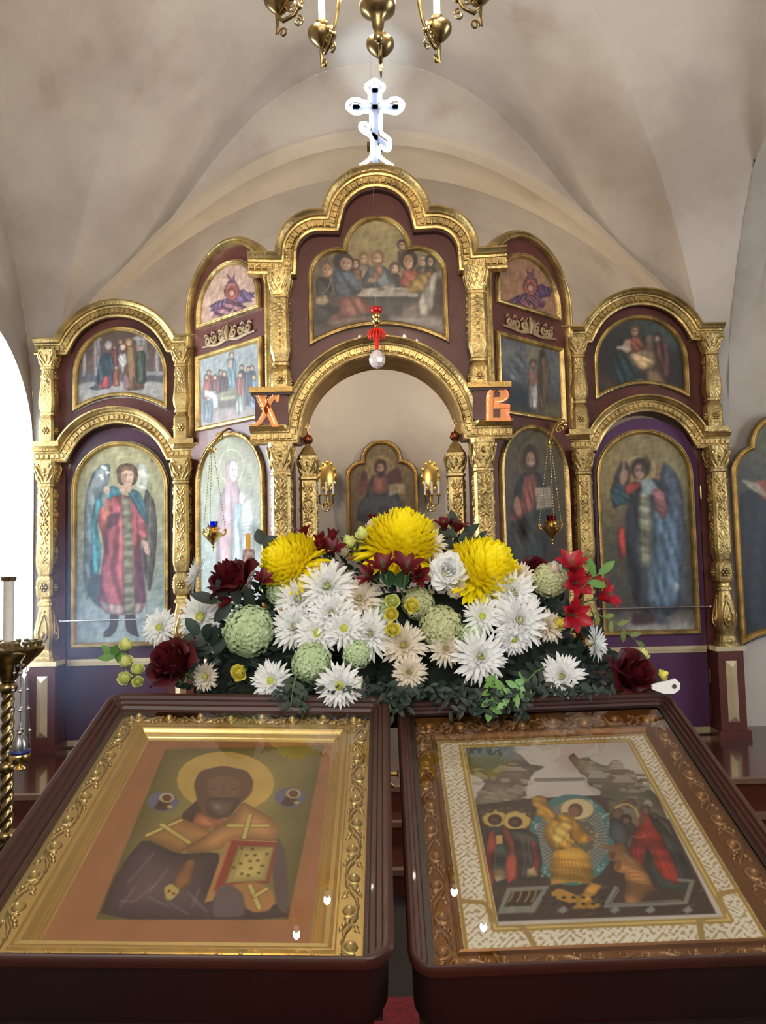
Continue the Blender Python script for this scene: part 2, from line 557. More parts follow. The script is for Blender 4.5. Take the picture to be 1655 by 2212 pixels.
        if w > 13:
            lw = max(1.0, w * .045)
            for sx in (-1, 1):
                ex = cx + tilt + sx * w * .17
                s.line([(ex - w * .1, cy - h * .07), (ex, cy - h * .1), (ex + w * .1, cy - h * .06)], lw, '5a3c28', alpha=.7)
                s.ell(ex, cy, w * .055, h * .022, '4a3020')
            s.line([(cx + tilt + w * .02, cy), (cx + tilt + w * .06, cy + h * .18), (cx + tilt - w * .03, cy + h * .19)], lw * .8, '8f6246', alpha=.7)
            s.line([(cx + tilt - w * .07, cy + h * .29), (cx + tilt, cy + h * .275), (cx + tilt + w * .07, cy + h * .29)], lw, '9a5444', alpha=.8)
        return s

    def build(s, name, m, parent, M=None, lift=0.0):
        nu, nv = s.nu, s.nv
        d = sdf(s.P, s.out)
        i = np.arange(nu * nv); r = i // nu; c = i % nu
        q = np.stack([r * (nu + 1) + c, r * (nu + 1) + c + 1, (r + 1) * (nu + 1) + c + 1, (r + 1) * (nu + 1) + c], 1)
        keep = (d[q] < s.cell * 1.0).any(1); q = q[keep]
        used = np.zeros(len(s.P), bool); used[q] = True
        mp = np.cumsum(used) - 1; q = mp[q]
        P = s.P[used]; C = np.clip(s.C[used] / 255.0, 0, 1)
        n = len(P)
        co = np.zeros((n, 3))
        if s.ax == 'xz': co[:, 0] = P[:, 0]; co[:, 2] = P[:, 1]; co[:, 1] = s.off - lift
        else: co[:, 0] = P[:, 0]; co[:, 1] = P[:, 1]; co[:, 2] = s.off + lift
        me = grid_mesh(name, co, q, C)
        return link(name, me, m, parent, M)


def grid_mesh(name, co, q, C=None):
    me = bpy.data.meshes.new(name)
    me.vertices.add(len(co)); me.vertices.foreach_set('co', co.ravel())
    me.loops.add(q.size); me.loops.foreach_set('vertex_index', q.ravel().astype(np.int32))
    me.polygons.add(len(q)); me.polygons.foreach_set('loop_start', np.arange(0, q.size, 4, dtype=np.int32))
    me.polygons.foreach_set('loop_total', np.full(len(q), 4, dtype=np.int32))
    me.update(calc_edges=True); me.validate()
    if C is not None:
        L = np.where(C <= 0.04045, C / 12.92, ((C + 0.055) / 1.055) ** 2.4)
        a = me.color_attributes.new('Col', 'FLOAT_COLOR', 'POINT')
        a.data.foreach_set('color', np.concatenate([L, np.ones((len(L), 1))], 1).ravel())
    me.polygons.foreach_set('use_smooth', [True] * len(q))
    return me


# ------------------------------------------------------------------ carved relief: rounded strokes raised from a ground
def relief(U, V, strokes):
    P = np.stack([U.ravel(), V.ravel()], 1); H = np.zeros(len(P))
    for pts, rad in strokes:
        pts = np.array(pts, float); rad = np.broadcast_to(np.array(rad, float), (len(pts),))
        rm = rad.max()
        if len(pts) == 1:
            d2 = ((P - pts[0]) ** 2).sum(1); H = np.maximum(H, np.sqrt(np.maximum(rm * rm - d2, 0))); continue
        for i in range(len(pts) - 1):
            a, b = pts[i], pts[i + 1]; lo = np.minimum(a, b) - rm; hi = np.maximum(a, b) + rm
            idx = np.where(((P >= lo) & (P <= hi)).all(1))[0]
            if not len(idx): continue
            e = b - a; w = P[idx] - a; t = np.clip((w @ e) / (e @ e + 1e-15), 0, 1)
            d2 = ((w - t[:, None] * e) ** 2).sum(1); r = rad[i] + (rad[i + 1] - rad[i]) * t
            H[idx] = np.maximum(H[idx], np.sqrt(np.maximum(r * r - d2, 0)))
    return H.reshape(U.shape)


def spiral(cx, cy, r0, r1, a0, turns, n=26):
    out = []
    for i in range(n + 1):
        t = i / n; a = math.radians(a0) + turns * 2 * PI * t; r = r0 + (r1 - r0) * t ** .8
        out.append((cx + r * math.cos(a), cy + r * math.sin(a)))
    return out


def fat(S, k):
    return [(p, np.array(r, float) * k) for p, r in S]


def scroll_tile(L, w):
    """one period of running scroll of length L and width w, v from -w/2 to w/2"""
    S = []
    for k in (-1, 0, 1, 2):
        x0 = (k * 0.5 + 0.25) * L; sg = 1 if k % 2 == 0 else -1
        c = (x0, -sg * w * 0.06)
        sp = spiral(c[0], c[1], w * .38, w * .15, 200 if sg > 0 else 160, -1.15 * sg)
        S.append((sp, np.linspace(w * .055, w * .035, len(sp))))
        S.append(([c], w * .115))
        # stem to the next scroll
        S.append(([(x0 + w * .2, sg * w * .30), (x0 + L * .2, sg * w * .20), (x0 + L * .3, -sg * w * .05), (x0 + L * .42, -sg * w * .28)], [w * .03, w * .05, w * .045, w * .03]))
        for j, (dx, dv, ln) in enumerate([(.22, .40, .32), (.28, .30, .3), (.32, .16, .26), (.20, -.40, .3), (.27, -.34, .26)]):
            a = (x0 + dx * L, sg * dv * w)
            b = (x0 + dx * L + ln * w * .7, sg * (dv * w + (-.18 if dv > 0 else .2) * w))
            S.append(([a, ((a[0] + b[0]) / 2, (a[1] + b[1]) / 2 + sg * .04 * w), b], [w * .02, w * .055, w * .015]))
    return fat(S, 1.55)


def vine_tile(L, w):
    """rosette and leaf pairs used on the columns; runs along u"""
    S = [([(L * .25, 0)], w * .12)]
    for k in range(6):
        a = k * PI / 3 + .3
        S.append(([(L * .25 + math.cos(a) * w * .14, math.sin(a) * w * .14), (L * .25 + math.cos(a) * w * .30, math.sin(a) * w * .30)], [w * .10, w * .08]))
    for s in (-1, 1):
        S.append(([(L * .45, 0), (L * .58, s * w * .3), (L * .72, s * w * .38), (L * .82, s * w * .2)], [w * .04, w * .09, w * .1, w * .03]))
        S.append(([(L * .55, 0), (L * .72, s * w * .12), (L * .9, s * w * .30), (L, s * w * .4)], [w * .05, w * .08, w * .08, w * .03]))
        S.append(([(0, s * w * .4), (L * .08, s * w * .25), (L * .12, s * w * .05)], [w * .04, w * .08, w * .04]))
    S.append(([(L * .4, 0), (L, 0)], w * .05))
    return S


def trellis_tile(L, w):
    S = []
    for s in (-1, 1):
        S.append(([(0, -s * w * .42), (L * .5, s * w * .42)], w * .05)); S.append(([(L * .5, s * w * .42), (L, -s * w * .42)], w * .05))
    for u in (.25, .75): S.append(([(L * u, 0)], w * .14))
    for u in (0, .5, 1): S.append(([(L * u, w * .25)], w * .08)); S.append(([(L * u, -w * .25)], w * .08))
    return S


def relief_strip(u0, u1, w, tile_fn, L, cell, scale, base=None):
    """returns U (along), V (across), H for a strip"""
    n = max(2, int(round((u1 - u0) / cell))); m = max(4, int(round(w / cell)))
    nt = max(1, int(round((u1 - u0) / L))); Lt = (u1 - u0) / nt
    U, V = np.meshgrid(np.linspace(u0, u1, n + 1), np.linspace(-w / 2, w / 2, m + 1))
    H = relief((U - u0) % Lt, V, tile_fn(Lt, w)) * scale
    return U, V, H

# ================================================================== THE ROOM
GW, GL, GYC, GZB, GZA = 2.4, 2.6, 2.9, 2.2, 5.3          # groin lines of the cross vault
REAR_Y = -1.5


def g_z(t):
    return GZB + (GZA - GZB) * math.sqrt(max(0, 1 - t * t))


_cx = [0, .3, .6, .9, 1.2, 1.5, 1.8, 2.1, 2.3, 2.5]
_cz = [5.29, 5.26, 5.13, 4.90, 4.56, 4.14, 3.78, 3.50, 3.25, 2.9]


def fC(x):
    x = abs(x); return float(np.mean([np.interp(abs(x + d), _cx, _cz) for d in (-.12, -.06, 0, .06, .12)]))


def arch_D(x): return 4.74 - 0.285 * x * x
def arch_E(x): return 4.70 - 0.212 * x * x
def arch_F(x): return 4.97 - 0.235 * x * x


def loft(mb, rows):
    n = len(rows[0]); vs = [p for r in rows for p in r]; fs = []
    for j in range(len(rows) - 1):
        for i in range(n - 1):
            fs.append((j * n + i, j * n + i + 1, (j + 1) * n + i + 1, (j + 1) * n + i))
    mb.add(vs, fs)


def wob(x, y, z, a=0.012):
    """hand-plastered unevenness"""
    return a * (math.sin(x * 2.3 + y * 1.7) + math.sin(z * 3.1 - x * 1.1 + 1) + .6 * math.sin(y * 4.1 + z * 2.2))


mb = MB()
# severy towards the altar: from the groins to the wall curve
N = 48
rows = []
for j in range(13):
    v = j / 12; row = []
    for i in range(-N, N + 1):
        t = i / N; yg = GYC + GL * abs(t); x = GW * t + (0.1 * t * v); z0 = g_z(t); z1 = fC(x)
        y = yg + (5.5 - yg) * v; z = z0 + (z1 - z0) * v + math.sin(PI * v) * .05 * (1 - abs(t))
        row.append((x, y, z + (wob(x, y, z) if 0 < v < 1 else 0)))
    rows.append(row)
loft(mb, rows)
# severy towards the rear
GLR = GYC - REAR_Y
rows = []
for j in range(2):
    row = []
    for i in range(-N, N + 1):
        t = i / N; yg = GYC - GLR * abs(t); y = yg + (REAR_Y - yg) * j
        row.append((GW * t, y, g_z(t)))
    rows.append(row)
loft(mb, rows)
# side severies
for sx in (-1, 1):
    rows = []
    for j in range(9):
        v = j / 8; row = []
        for i in range(-N, N + 1):
            t = i / N; y = GYC + (GL if t > 0 else GLR) * t; xg = GW * abs(t); x = xg + (2.5 - xg) * v
            z = g_z(t) - .12 * v * (1 - abs(t)) + math.sin(PI * v) * .05 * (1 - abs(t))
            row.append((sx * x, y, z + (wob(sx * x, y, z) if 0 < v < 1 else 0)))
        rows.append(row)
    loft(mb, rows)
struct('ceiling', mb, PLASTER, 50)


def side_z(y):
    t = (y - GYC) / (GL if y > GYC else GLR); return g_z(t) - .12 * (1 - abs(t))


# front wall: piers and the wall over the altar arch, with the aisle wall to the right
mb = MB(); top = []; bot = []
xs = [-2.5, -2.3501] + list(np.linspace(-2.35, 2.35, 61)) + [2.3501, 2.5]
for x in xs:
    top.append((x, 5.5, fC(x))); bot.append((x, 5.5, 0 if abs(x) > 2.35 else arch_D(x)))
loft(mb, [bot, top])
mb.box(2.5, 5.3, 5.5, 5.7, 0, 4.9)
struct('wall_front', mb, PLASTER)
# moulded edge and soffit of the altar arch
mb = MB(); rows = []
for (y, f, k) in ((5.5, arch_D, 0), (5.47, arch_D, .02), (5.47, arch_D, -.03), (5.56, arch_D, -.05), (5.60, arch_D, -.02), (5.74, arch_E, .03), (5.9, arch_E, .01), (6.04, arch_E, 0)):
    rows.append([(x, y, f(x) + k) for x in np.linspace(-2.35, 2.35, 61)])
loft(mb, rows)
for s in (-1, 1): mb.add([(s * 2.35, 5.5, 0), (s * 2.35, 6.04, 0), (s * 2.35, 6.04, 3.55), (s * 2.35, 5.5, 3.2)], [(0, 1, 2, 3)])
struct('trim_1', mb, PLASTER_WARM, 40)
# altar room behind the screen
mb = MB(); rows = []
for y in (6.04, 6.4, 6.8, 7.2):
    rows.append([(x, y, arch_F(x)) for x in np.linspace(-2.7, 2.7, 61)])
loft(mb, rows)
loft(mb, [[(x, 6.04, arch_E(x)) for x in np.linspace(-2.35, 2.35, 41)], [(x, 6.04, arch_F(x) + .02) for x in np.linspace(-2.35, 2.35, 41)]])
o = link('ceiling_altar', mb.mesh('ceiling_altar', 40), PLASTER); o['kind'] = 'structure'
mb = MB(); loft(mb, [[(x, 7.2, 0) for x in np.linspace(-2.7, 2.7, 41)], [(x, 7.2, arch_F(x) + .02) for x in np.linspace(-2.7, 2.7, 41)]])
for s in (-1, 1): mb.box(min(s * 2.7, s * 2.8), max(s * 2.7, s * 2.8), 6.04, 7.3, 0, 3.4)
struct('wall_altar', mb, PLASTER)

# left wall with its deep arched window
WY, WR, WZS, WZ0 = 4.62, 0.86, 2.36, 0.88
mb = MB()
hole = [(WY - WR, WZ0), (WY + WR, WZ0)] + arc(WY, WZS, WR, 0, 180, 24)


def wall_with_hole(mb, x, y0, y1, zt, hole, x2, reveal=None):
    """flat wall in the yz plane between y0 and y1 with one hole; the hole's reveal runs to x2"""
    hy0 = min(p[0] for p in hole); hy1 = max(p[0] for p in hole)

    def col(ya, yb, lo, hi):
        mb.add([(x, ya, lo(ya)), (x, yb, lo(yb)), (x, yb, hi(yb)), (x, ya, hi(ya))], [(0, 1, 2, 3)])
    ys = list(np.linspace(y0, hy0, 20)) + list(np.linspace(hy0, hy1, 41))[1:] + list(np.linspace(hy1, y1, 6))[1:]
    zb = min(p[1] for p in hole)
    up = sorted([p for p in hole[2:]], key=lambda p: p[0])

    def hz(y): return float(np.interp(y, [p[0] for p in up], [p[1] for p in up]))
    for a, b in zip(ys[:-1], ys[1:]):
        m = (a + b) / 2
        if hy0 < m < hy1:
            if zb > 0: col(a, b, lambda q: 0, lambda q: zb)
            col(a, b, hz, zt)
        else:
            col(a, b, lambda q: 0, zt)
    n = len(hole)
    vs = [(x, p[0], p[1]) for p in hole] + [(x2, p[0], p[1]) for p in hole]
    (reveal or mb).add(vs, [(i, (i + 1) % n, (i + 1) % n + n, i + n) for i in range(n)])


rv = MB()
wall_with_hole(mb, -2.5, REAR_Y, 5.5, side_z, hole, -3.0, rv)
struct('wall_left', mb, PLASTER)
struct('trim_3', rv, mat('brightened window reveal', 'f2f2f0', .8))  # daylight glare put into the colour, whiter than the wall plaster
# window: sash with glazing bars in the arched opening
mb = MB(); mb.M = frame((-3.0, 0, 0), (0, 1, 0), (1, 0, 0), (0, 0, 1))
o2 = [(WY - WR, WZ0), (WY + WR, WZ0)] + arc(WY, WZS, WR, 0, 180, 24)
mb.sweep(o2, [(0, -.03), (0, .03), (.06, .03), (.06, -.03), (0, -.03)], closed=True)
mb.box(WY - .025, WY + .025, -.025, .025, WZ0, WZS + WR - .02)
for z in (1.4, 1.9, 2.4): mb.box(WY - WR + .03, WY + WR - .03, -.02, .02, z - .02, z + .02)
w1 = struct('window_1', mb, WHITE_PAINT)
mb = MB(); mb.M = frame((-3.0, 0, 0), (0, 1, 0), (1, 0, 0), (0, 0, 1)); mb.prism(o2, -.004, .004)
part('pane', mb, WINDOW_GLASS, w1)
mb = MB(); mb.box(-3.0, -2.475, WY - WR - .03, WY + WR, WZ0 - .03, WZ0 + .005)
o = struct('trim_2', mb, WHITE_PAINT)

# right wall: wide arched opening to the side aisle
mb = MB()
ho = [(0.4, 0), (5.53, 0)] + earc(2.965, 3.15, 2.565, 1.5, 0, 180, 30)
wall_with_hole(mb, 2.5, REAR_Y, 5.6, lambda y: side_z(min(y, 5.5)), ho, 2.78)
struct('wall_right', mb, PLASTER)
mb = MB(); mb.box(2.5, 5.3, REAR_Y, 5.6, 4.9, 5.0); o = link('ceiling_aisle', mb.mesh('ceiling_aisle'), PLASTER); o['kind'] = 'structure'
mb = MB(); ha = [(1.4, 1.0), (3.4, 1.0)] + arc(2.4, 2.6, 1.0, 0, 180, 20)
wall_with_hole(mb, 5.3, REAR_Y, 5.6, lambda y: 4.95, ha, 5.6)
struct('wall_aisle', mb, PLASTER)
# rear wall with two windows
mb = MB()
mb.box(-2.6, -1.8, REAR_Y - .3, REAR_Y, 0, 5.4); mb.box(-.6, .6, REAR_Y - .3, REAR_Y, 0, 5.4); mb.box(1.8, 5.4, REAR_Y - .3, REAR_Y, 0, 5.4)
for s in (-1, 1):
    a, b = (-1.8, -.6) if s < 0 else (.6, 1.8)
    mb.box(a, b, REAR_Y - .3, REAR_Y, 0, 1.5); mb.box(a, b, REAR_Y - .3, REAR_Y, 3.7, 5.4)
struct('wall_rear', mb, PLASTER)
# floor, carpet, stepped platform
mb = MB(); mb.box(-3.0, 5.6, REAR_Y - .3, 7.3, -.05, 0); struct('floor', mb, mat('dark stone floor', '1c1512', 0.5, var=.2, vscale=3))
mb = MB(); mb.box(-.55, .6, REAR_Y + .2, 2.85, 0, .012)
tag(link('carpet_runner', mb.mesh('carpet_runner'), CARPET), 'red carpet runner on the floor between and under the two icon stands', 'carpet')
mb = MB()
mb.box(-2.5, 3.4, 4.22, 7.2, 0, .355); mb.box(-2.5, 3.4, 4.02, 4.22, 0, .235); mb.box(-2.5, 3.4, 3.72, 4.02, 0, .115)
st = struct('floor_platform', mb, FLOORWOOD)
mb = MB()
for (y, z) in ((4.22, .355), (4.02, .235), (3.72, .115)): mb.box(-2.5, 3.4, y - .012, y + .03, z - .022, z + .004)
part('nosing', mb, mat('worn metal stair edge', '8a6a58', 0.3, 0.5), st)

# radiator under the window
mb = MB()
RD = thing('radiator', 'white ribbed radiator under the left window beside the gilded screen', 'radiator', T(-2.449, 4.86, 0.38))
for i in range(7):
    y = -.42 + .13 * i
    mb = MB(); z0, z1 = .02, .52
    mb.M = frame((0, y, 0), (0, 1, 0), (1, 0, 0), (0, 0, 1))
    mb.prism([(-.05, z0), (.05, z0), (.055, z0 + .04), (.055, z1 - .05), (0, z1), (-.055, z1 - .05), (-.055, z0 + .04)], -.045, .045)
    part('rib', mb, WHITE_PAINT, RD)
mb = MB(); mb.tube([(0, -.47, .08), (0, .42, .08)], .02, 10); mb.tube([(0, -.47, .46), (0, .42, .46)], .02, 10); mb.tube([(0, -.40, .02), (0, -.40, -.03)], .015, 8); mb.tube([(0, .34, .02), (0, .34, -.03)], .015, 8)
part('pipe', mb, WHITE_PAINT, RD)

# ================================================================== THE ICONOSTASIS
FLZ = 0.355
ICO = thing('iconostasis', 'tall burgundy altar screen with carved gilded columns and arches', 'altar screen', T(0, 5.3, FLZ))
CROWN = [(0, 0), (0, .10), (.010, .102), (.018, .088), (.030, .080), (.036, .064), (.046, .060), (.048, .048), (.088, .046), (.090, .060), (.100, .066), (.112, .062), (.114, 0)]


def scaled(prof, k, kh=1.0): return [(a * k, b * kh) for a, b in prof]


def dentils(mb, path, off, wid, size, gap, h0, h1, side=-1):
    P = np.array(path, float); N = offsets(P, False) * side; Q = P + N * off
    L = np.concatenate([[0], np.cumsum(np.linalg.norm(np.diff(Q, axis=0), axis=1))])
    s = gap
    while s + size < L[-1]:
        a = [np.interp(s, L, Q[:, k]) for k in (0, 1)]; b = [np.interp(s + size, L, Q[:, k]) for k in (0, 1)]
        t = np.array(b) - np.array(a); t /= np.linalg.norm(t); n = np.array([-t[1], t[0]]) * wid / 2
        c = [np.array(a) + n, np.array(b) + n, np.array(b) - n, np.array(a) - n]
        ins = [0.8 * q + 0.2 * sum(c) / 4 for q in c]
        vs = [(q[0], -h0, q[1]) for q in c] + [(q[0], -h1, q[1]) for q in ins]
        mb.add(vs, [(4, 5, 6, 7), (0, 1, 5, 4), (1, 2, 6, 5), (2, 3, 7, 6), (3, 0, 4, 7)]); s += size + gap


def cornice(name, path, parent, M, k=1.0, dsz=.026, y_back=.0):
    mb = MB(); mb.sweep(path, scaled(CROWN, k), side=-1); dentils(mb, path, .068 * k, .034 * k, dsz, .009, .046, .058)
    return part(name, mb, GOLD, parent, M, 30)


_cache = {}


def carved(key, z0, z1, w, tile, L, face_r, rise, cell=.0028):
    """relief strips on the front and both flanks of a column, upright"""
    mb = MB()
    U, V, H = relief_strip(z0, z1, w, tile, L, cell, 1.0)
    H = H / max(1e-6, H.max()) * rise - .0015
    nv, nu = U.shape
    for (ax) in (0, 1, 2):
        if ax == 0: vs = np.stack([V, -(face_r + H), U], -1)
        elif ax == 1: vs = np.stack([(face_r + H), V, U], -1)
        else: vs = np.stack([-(face_r + H), -V, U], -1)
        vs = vs.reshape(-1, 3); fs = [(j * nu + i, j * nu + i + 1, (j + 1) * nu + i + 1, (j + 1) * nu + i) for j in range(nv - 1) for i in range(nu - 1)]
        if ax != 0 or True: mb.add(vs, fs)
    return mb


def rosette(mb, x, y, z, r):
    mb.ball((x, y - r * .25, z), r * .38, 8, 6)
    for k in range(6):
        a = k * PI / 3
        mb.ball((x + math.cos(a) * r * .66, y - r * .06, z + math.sin(a) * r * .66), r * .36, 7, 5)


def capital_leaves(z0, z1, r):
    mb = MB(); h = z1 - z0
    for q in range(3):
        A = Matrix.Rotation((0, PI / 2, -PI / 2)[q], 4, 'Z'); mb.M = A
        for s in (-1, 1):
            mb.tube([(s * r * .1, -r * .9, z0 + h * .05), (s * r * .5, -r * 1.1, z0 + h * .3), (s * r * .85, -r * 1.3, z0 + h * .6), (s * r * 1.05, -r * 1.35, z0 + h * .82), (s * r * .75, -r * 1.35, z0 + h * .9), (s * r * .6, -r * 1.3, z0 + h * .75)], [r * .08, r * .14, r * .15, r * .13, r * .1, r * .06], 6)
            mb.tube([(s * r * .6, -r * .95, z0 + h * .05), (s * r * .9, -r * 1.1, z0 + h * .25), (s * r * 1.1, -r * 1.15, z0 + h * .42)], [r * .1, r * .16, r * .05], 6)
        mb.ball((0, -r * 1.12, z0 + h * .62), r * .26, 8, 6, 1.5)
        for k in range(3): mb.ball(((k - 1) * r * .35, -r * 1.08, z0 + h * (.28 + .1 * (k == 1))), r * .17, 6, 5)
    mb.M = None
    return mb


def split(out, f2, name):
    f2.M = None; out.append((name, f2.mesh(name, 60))); return MB()


def column_meshes(kind):
    if kind in _cache: return _cache[kind]
    mb = MB(); out = []
    if kind == 'lower':
        mb.lathe([(.064, .955), (.064, .975), (.055, .985), (.052, 1.02), (.044, 1.03), (.050, 1.06), (.061, 1.10), (.063, 1.15), (.055, 1.22), (.040, 1.30), (.038, 1.32), (.048, 1.325), (.048, 1.345), (.038, 1.355), (.036, 1.37), (.052, 1.385), (.056, 1.40), (.056, 1.49), (.050, 1.51), (.038, 1.525), (.046, 1.535), (.048, 1.55), (.056, 1.58), (.058, 1.62), (.053, 1.9), (.050, 2.12), (.056, 2.13), (.056, 2.145), (.050, 2.15), (.052, 2.18), (.066, 2.27), (.070, 2.30)], sq=True)
        cv = carved('l', 1.60, 2.11, .072, vine_tile, .128, .054, .013)
        f2 = MB()
        # drop-shaped carving of the vase foot and the rosettes of the knob
        for q in range(3):
            f2.M = Matrix.Rotation((0, PI / 2, -PI / 2)[q], 4, 'Z')
            rosette(f2, 0, -.058, 1.445, .030); f2 = split(out, f2, 'rosette')
            f2.M = Matrix.Rotation((0, PI / 2, -PI / 2)[q], 4, 'Z')
            for s in (-1, 1):
                f2.tube([(0, -.060, 1.08), (s * .028, -.066, 1.11), (s * .032, -.066, 1.15), (s * .018, -.058, 1.21), (0, -.048, 1.27)], [.004, .007, .007, .006, .004], 6)
            f2.ball((0, -.062, 1.13), .014, 8, 6, 1.7); f2.ball((0, -.042, 1.285), .010, 8, 6); f2 = split(out, f2, 'drop_carving')
        lv = capital_leaves(2.15, 2.29, .052)
    elif kind == 'upper':
        mb.lathe([(.052, 2.44), (.052, 2.58), (.044, 2.60), (.036, 2.61), (.046, 2.62), (.046, 2.635), (.040, 2.64), (.052, 2.67), (.056, 2.71), (.050, 2.78), (.042, 2.88), (.040, 2.935), (.047, 2.94), (.047, 2.955), (.042, 2.96), (.046, 2.99), (.060, 3.05), (.062, 3.07)], sq=True)
        cv = carved('u', 2.70, 2.93, .05, vine_tile, .115, .047, .010)
        f2 = MB()
        for q in range(3):
            f2.M = Matrix.Rotation((0, PI / 2, -PI / 2)[q], 4, 'Z'); rosette(f2, 0, -.053, 2.51, .027); f2 = split(out, f2, 'rosette')
        lv = capital_leaves(2.96, 3.065, .045)
    elif kind == 'centre_upper':
        mb.lathe([(.060, 2.63), (.060, 2.73), (.052, 2.75), (.040, 2.765), (.050, 2.775), (.050, 2.79), (.044, 2.80), (.050, 2.83), (.060, 2.86), (.060, 2.90), (.054, 3.10), (.052, 3.19), (.058, 3.195), (.058, 3.21), (.052, 3.215), (.056, 3.27), (.068, 3.33), (.070, 3.37)], sq=True)
        cv = carved('cu', 2.86, 3.19, .07, trellis_tile, .085, .056, .011)
        f2 = MB()
        for q in range(3):
            f2.M = Matrix.Rotation((0, PI / 2, -PI / 2)[q], 4, 'Z'); rosette(f2, 0, -.061, 2.68, .028); f2 = split(out, f2, 'rosette')
        lv = capital_leaves(3.215, 3.36, .050)
    elif kind == 'centre_lower':
        mb.lathe([(.068, .955), (.068, .98), (.056, .99), (.05, 1.3), (.06, 1.42), (.06, 1.5), (.046, 1.53), (.058, 1.60), (.057, 2.09), (.062, 2.10), (.062, 2.115), (.056, 2.12), (.060, 2.18), (.070, 2.26), (.074, 2.295)], sq=True)
        cv = carved('cl', 1.56, 2.08, .082, vine_tile, .13, .057, .014)
        f2 = MB(); lv = capital_leaves(2.12, 2.29, .056)
    elif kind == 'door_post':
        mb.lathe([(.056, .36), (.056, .5), (.05, .52), (.050, 2.08), (.058, 2.09), (.058, 2.105), (.050, 2.11), (.055, 2.17), (.062, 2.215), (.062, 2.235), (.045, 2.26), (.034, 2.285), (.020, 2.30), (.014, 2.315)], sq=True)
        cv = carved('dp', 1.56, 2.07, .074, vine_tile, .13, .050, .014)
        f2 = MB(); lv = capital_leaves(2.11, 2.23, .048)
    _cache[kind] = (mb.mesh('column', 30), cv.mesh('relief_carving', 180), out, lv.mesh('capital_leaf', 60))
    return _cache[kind]


def column(kind, x, y, deg=0.0, name='column'):
    M = wall_frame(x, y, 0, deg)
    a, b, c, d = column_meshes(kind)
    p = link(name, a, GOLD, ICO, M)
    link('relief_carving', b, GOLD, p)
    for n_, me_ in c: link(n_, me_, GOLD, p)
    link('capital_leaf', d, GOLD, p)
    return p


def pedestal(x, y, w=.17, d=.15):
    M = wall_frame(x, y)
    mb = MB(); mb.box(-w / 2, w / 2, -d / 2, d / 2, FLZ, .925); mb.box(-w / 2 - .02, w / 2 + .02, -d / 2 - .02, d / 2, FLZ, FLZ + .05)
    p = part('pedestal', mb, RED, ICO, M)
    mb = MB(); mb.box(-w / 2 - .012, w / 2 + .012, -d / 2 - .012, d / 2, .925, .955); part('cap_moulding', mb, GOLD_PALE, p)
    mb = MB(); q = .036
    mb.add([(-q, -d / 2 - .001, .46), (q, -d / 2 - .001, .46), (q, -d / 2 - .001, .86), (-q, -d / 2 - .001, .86), (0, -d / 2 - .022, .50), (0, -d / 2 - .022, .82)], [(0, 1, 4), (1, 2, 5, 4), (2, 3, 5), (3, 0, 4, 5)])
    part('raised_panel', mb, GOLD_PALE, p)
    return p


BX = 1.825          # centre of the outer bays
OY = 5.30
LOW_R, LOW_C = .469, 2.206
UP_R, UP_C = .469, 2.961


def arch_cornice_path(zc, zt, half, hw):
    """cap line - arch - cap line"""
    R = (hw * hw + (zt - zc) ** 2) / (2 * (zt - zc)); c = zt - R; a = math.degrees(math.asin((zc - c) / R))
    return [(-half, zc)] + arc(0, c, R, 180 - a, a, 30) + [(half, zc)], R, c


for s in (-1, 1):
    M = wall_frame(s * BX, OY)
    lp, lr, lc = arch_cornice_path(2.41, 2.675, .57, .415)
    upth, ur, uc = arch_cornice_path(3.165, 3.425, .57, .415)
    # upper field panel
    ri = lr - .114
    a0 = math.degrees(math.asin((2.30 - lc) / ri))
    low = arc(0, lc, ri, a0, 180 - a0, 24)
    top = arc(0, uc, ur - .02, 0, 180, 30)
    pts = [(.50, 2.30)] + [(.50, 3.15)] + [p for p in top if p[1] > 3.15] + [(-.50, 3.15), (-.50, 2.30)] + list(reversed(low))
    mb = MB(); mb.prism(pts, 0, .05); part('upper_panel', mb, RED, ICO, M)
    mb = MB(); mb.box(-.55, -.372, 0, .06, FLZ, 2.31); part('side_stile', mb, RED, ICO, M)
    mb = MB(); mb.box(.372, .55, 0, .06, FLZ, 2.31); part('side_stile', mb, RED, ICO, M)
    for zc, pth, r_, c_ in ((2.41, lp, lr, lc), (3.165, upth, ur, uc)):
        cornice('arch_cornice', pth, ICO, M)
        # thick back of the arch, with dark soffit
        mb = MB(); o_ = arc(0, c_, r_ - .004, 0, 180, 30); i_ = arc(0, c_, r_ - .114, 180, 0, 30)
        o_ = [p for p in o_ if p[1] > zc - .10]; i_ = [p for p in i_ if p[1] > zc - .11]
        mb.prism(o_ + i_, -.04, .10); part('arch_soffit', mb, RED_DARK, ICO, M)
    for k in (-1, 1):
        x = s * BX + k * .46
        pedestal(x, OY - .07); column('lower', x, OY - .08); column('upper', x, OY - .07)
        mb = MB(); mb.box(-.085, .085, -.10, .02, 2.405, 2.44); part('column_base', mb, GOLD, ICO, wall_frame(x, OY - .02))

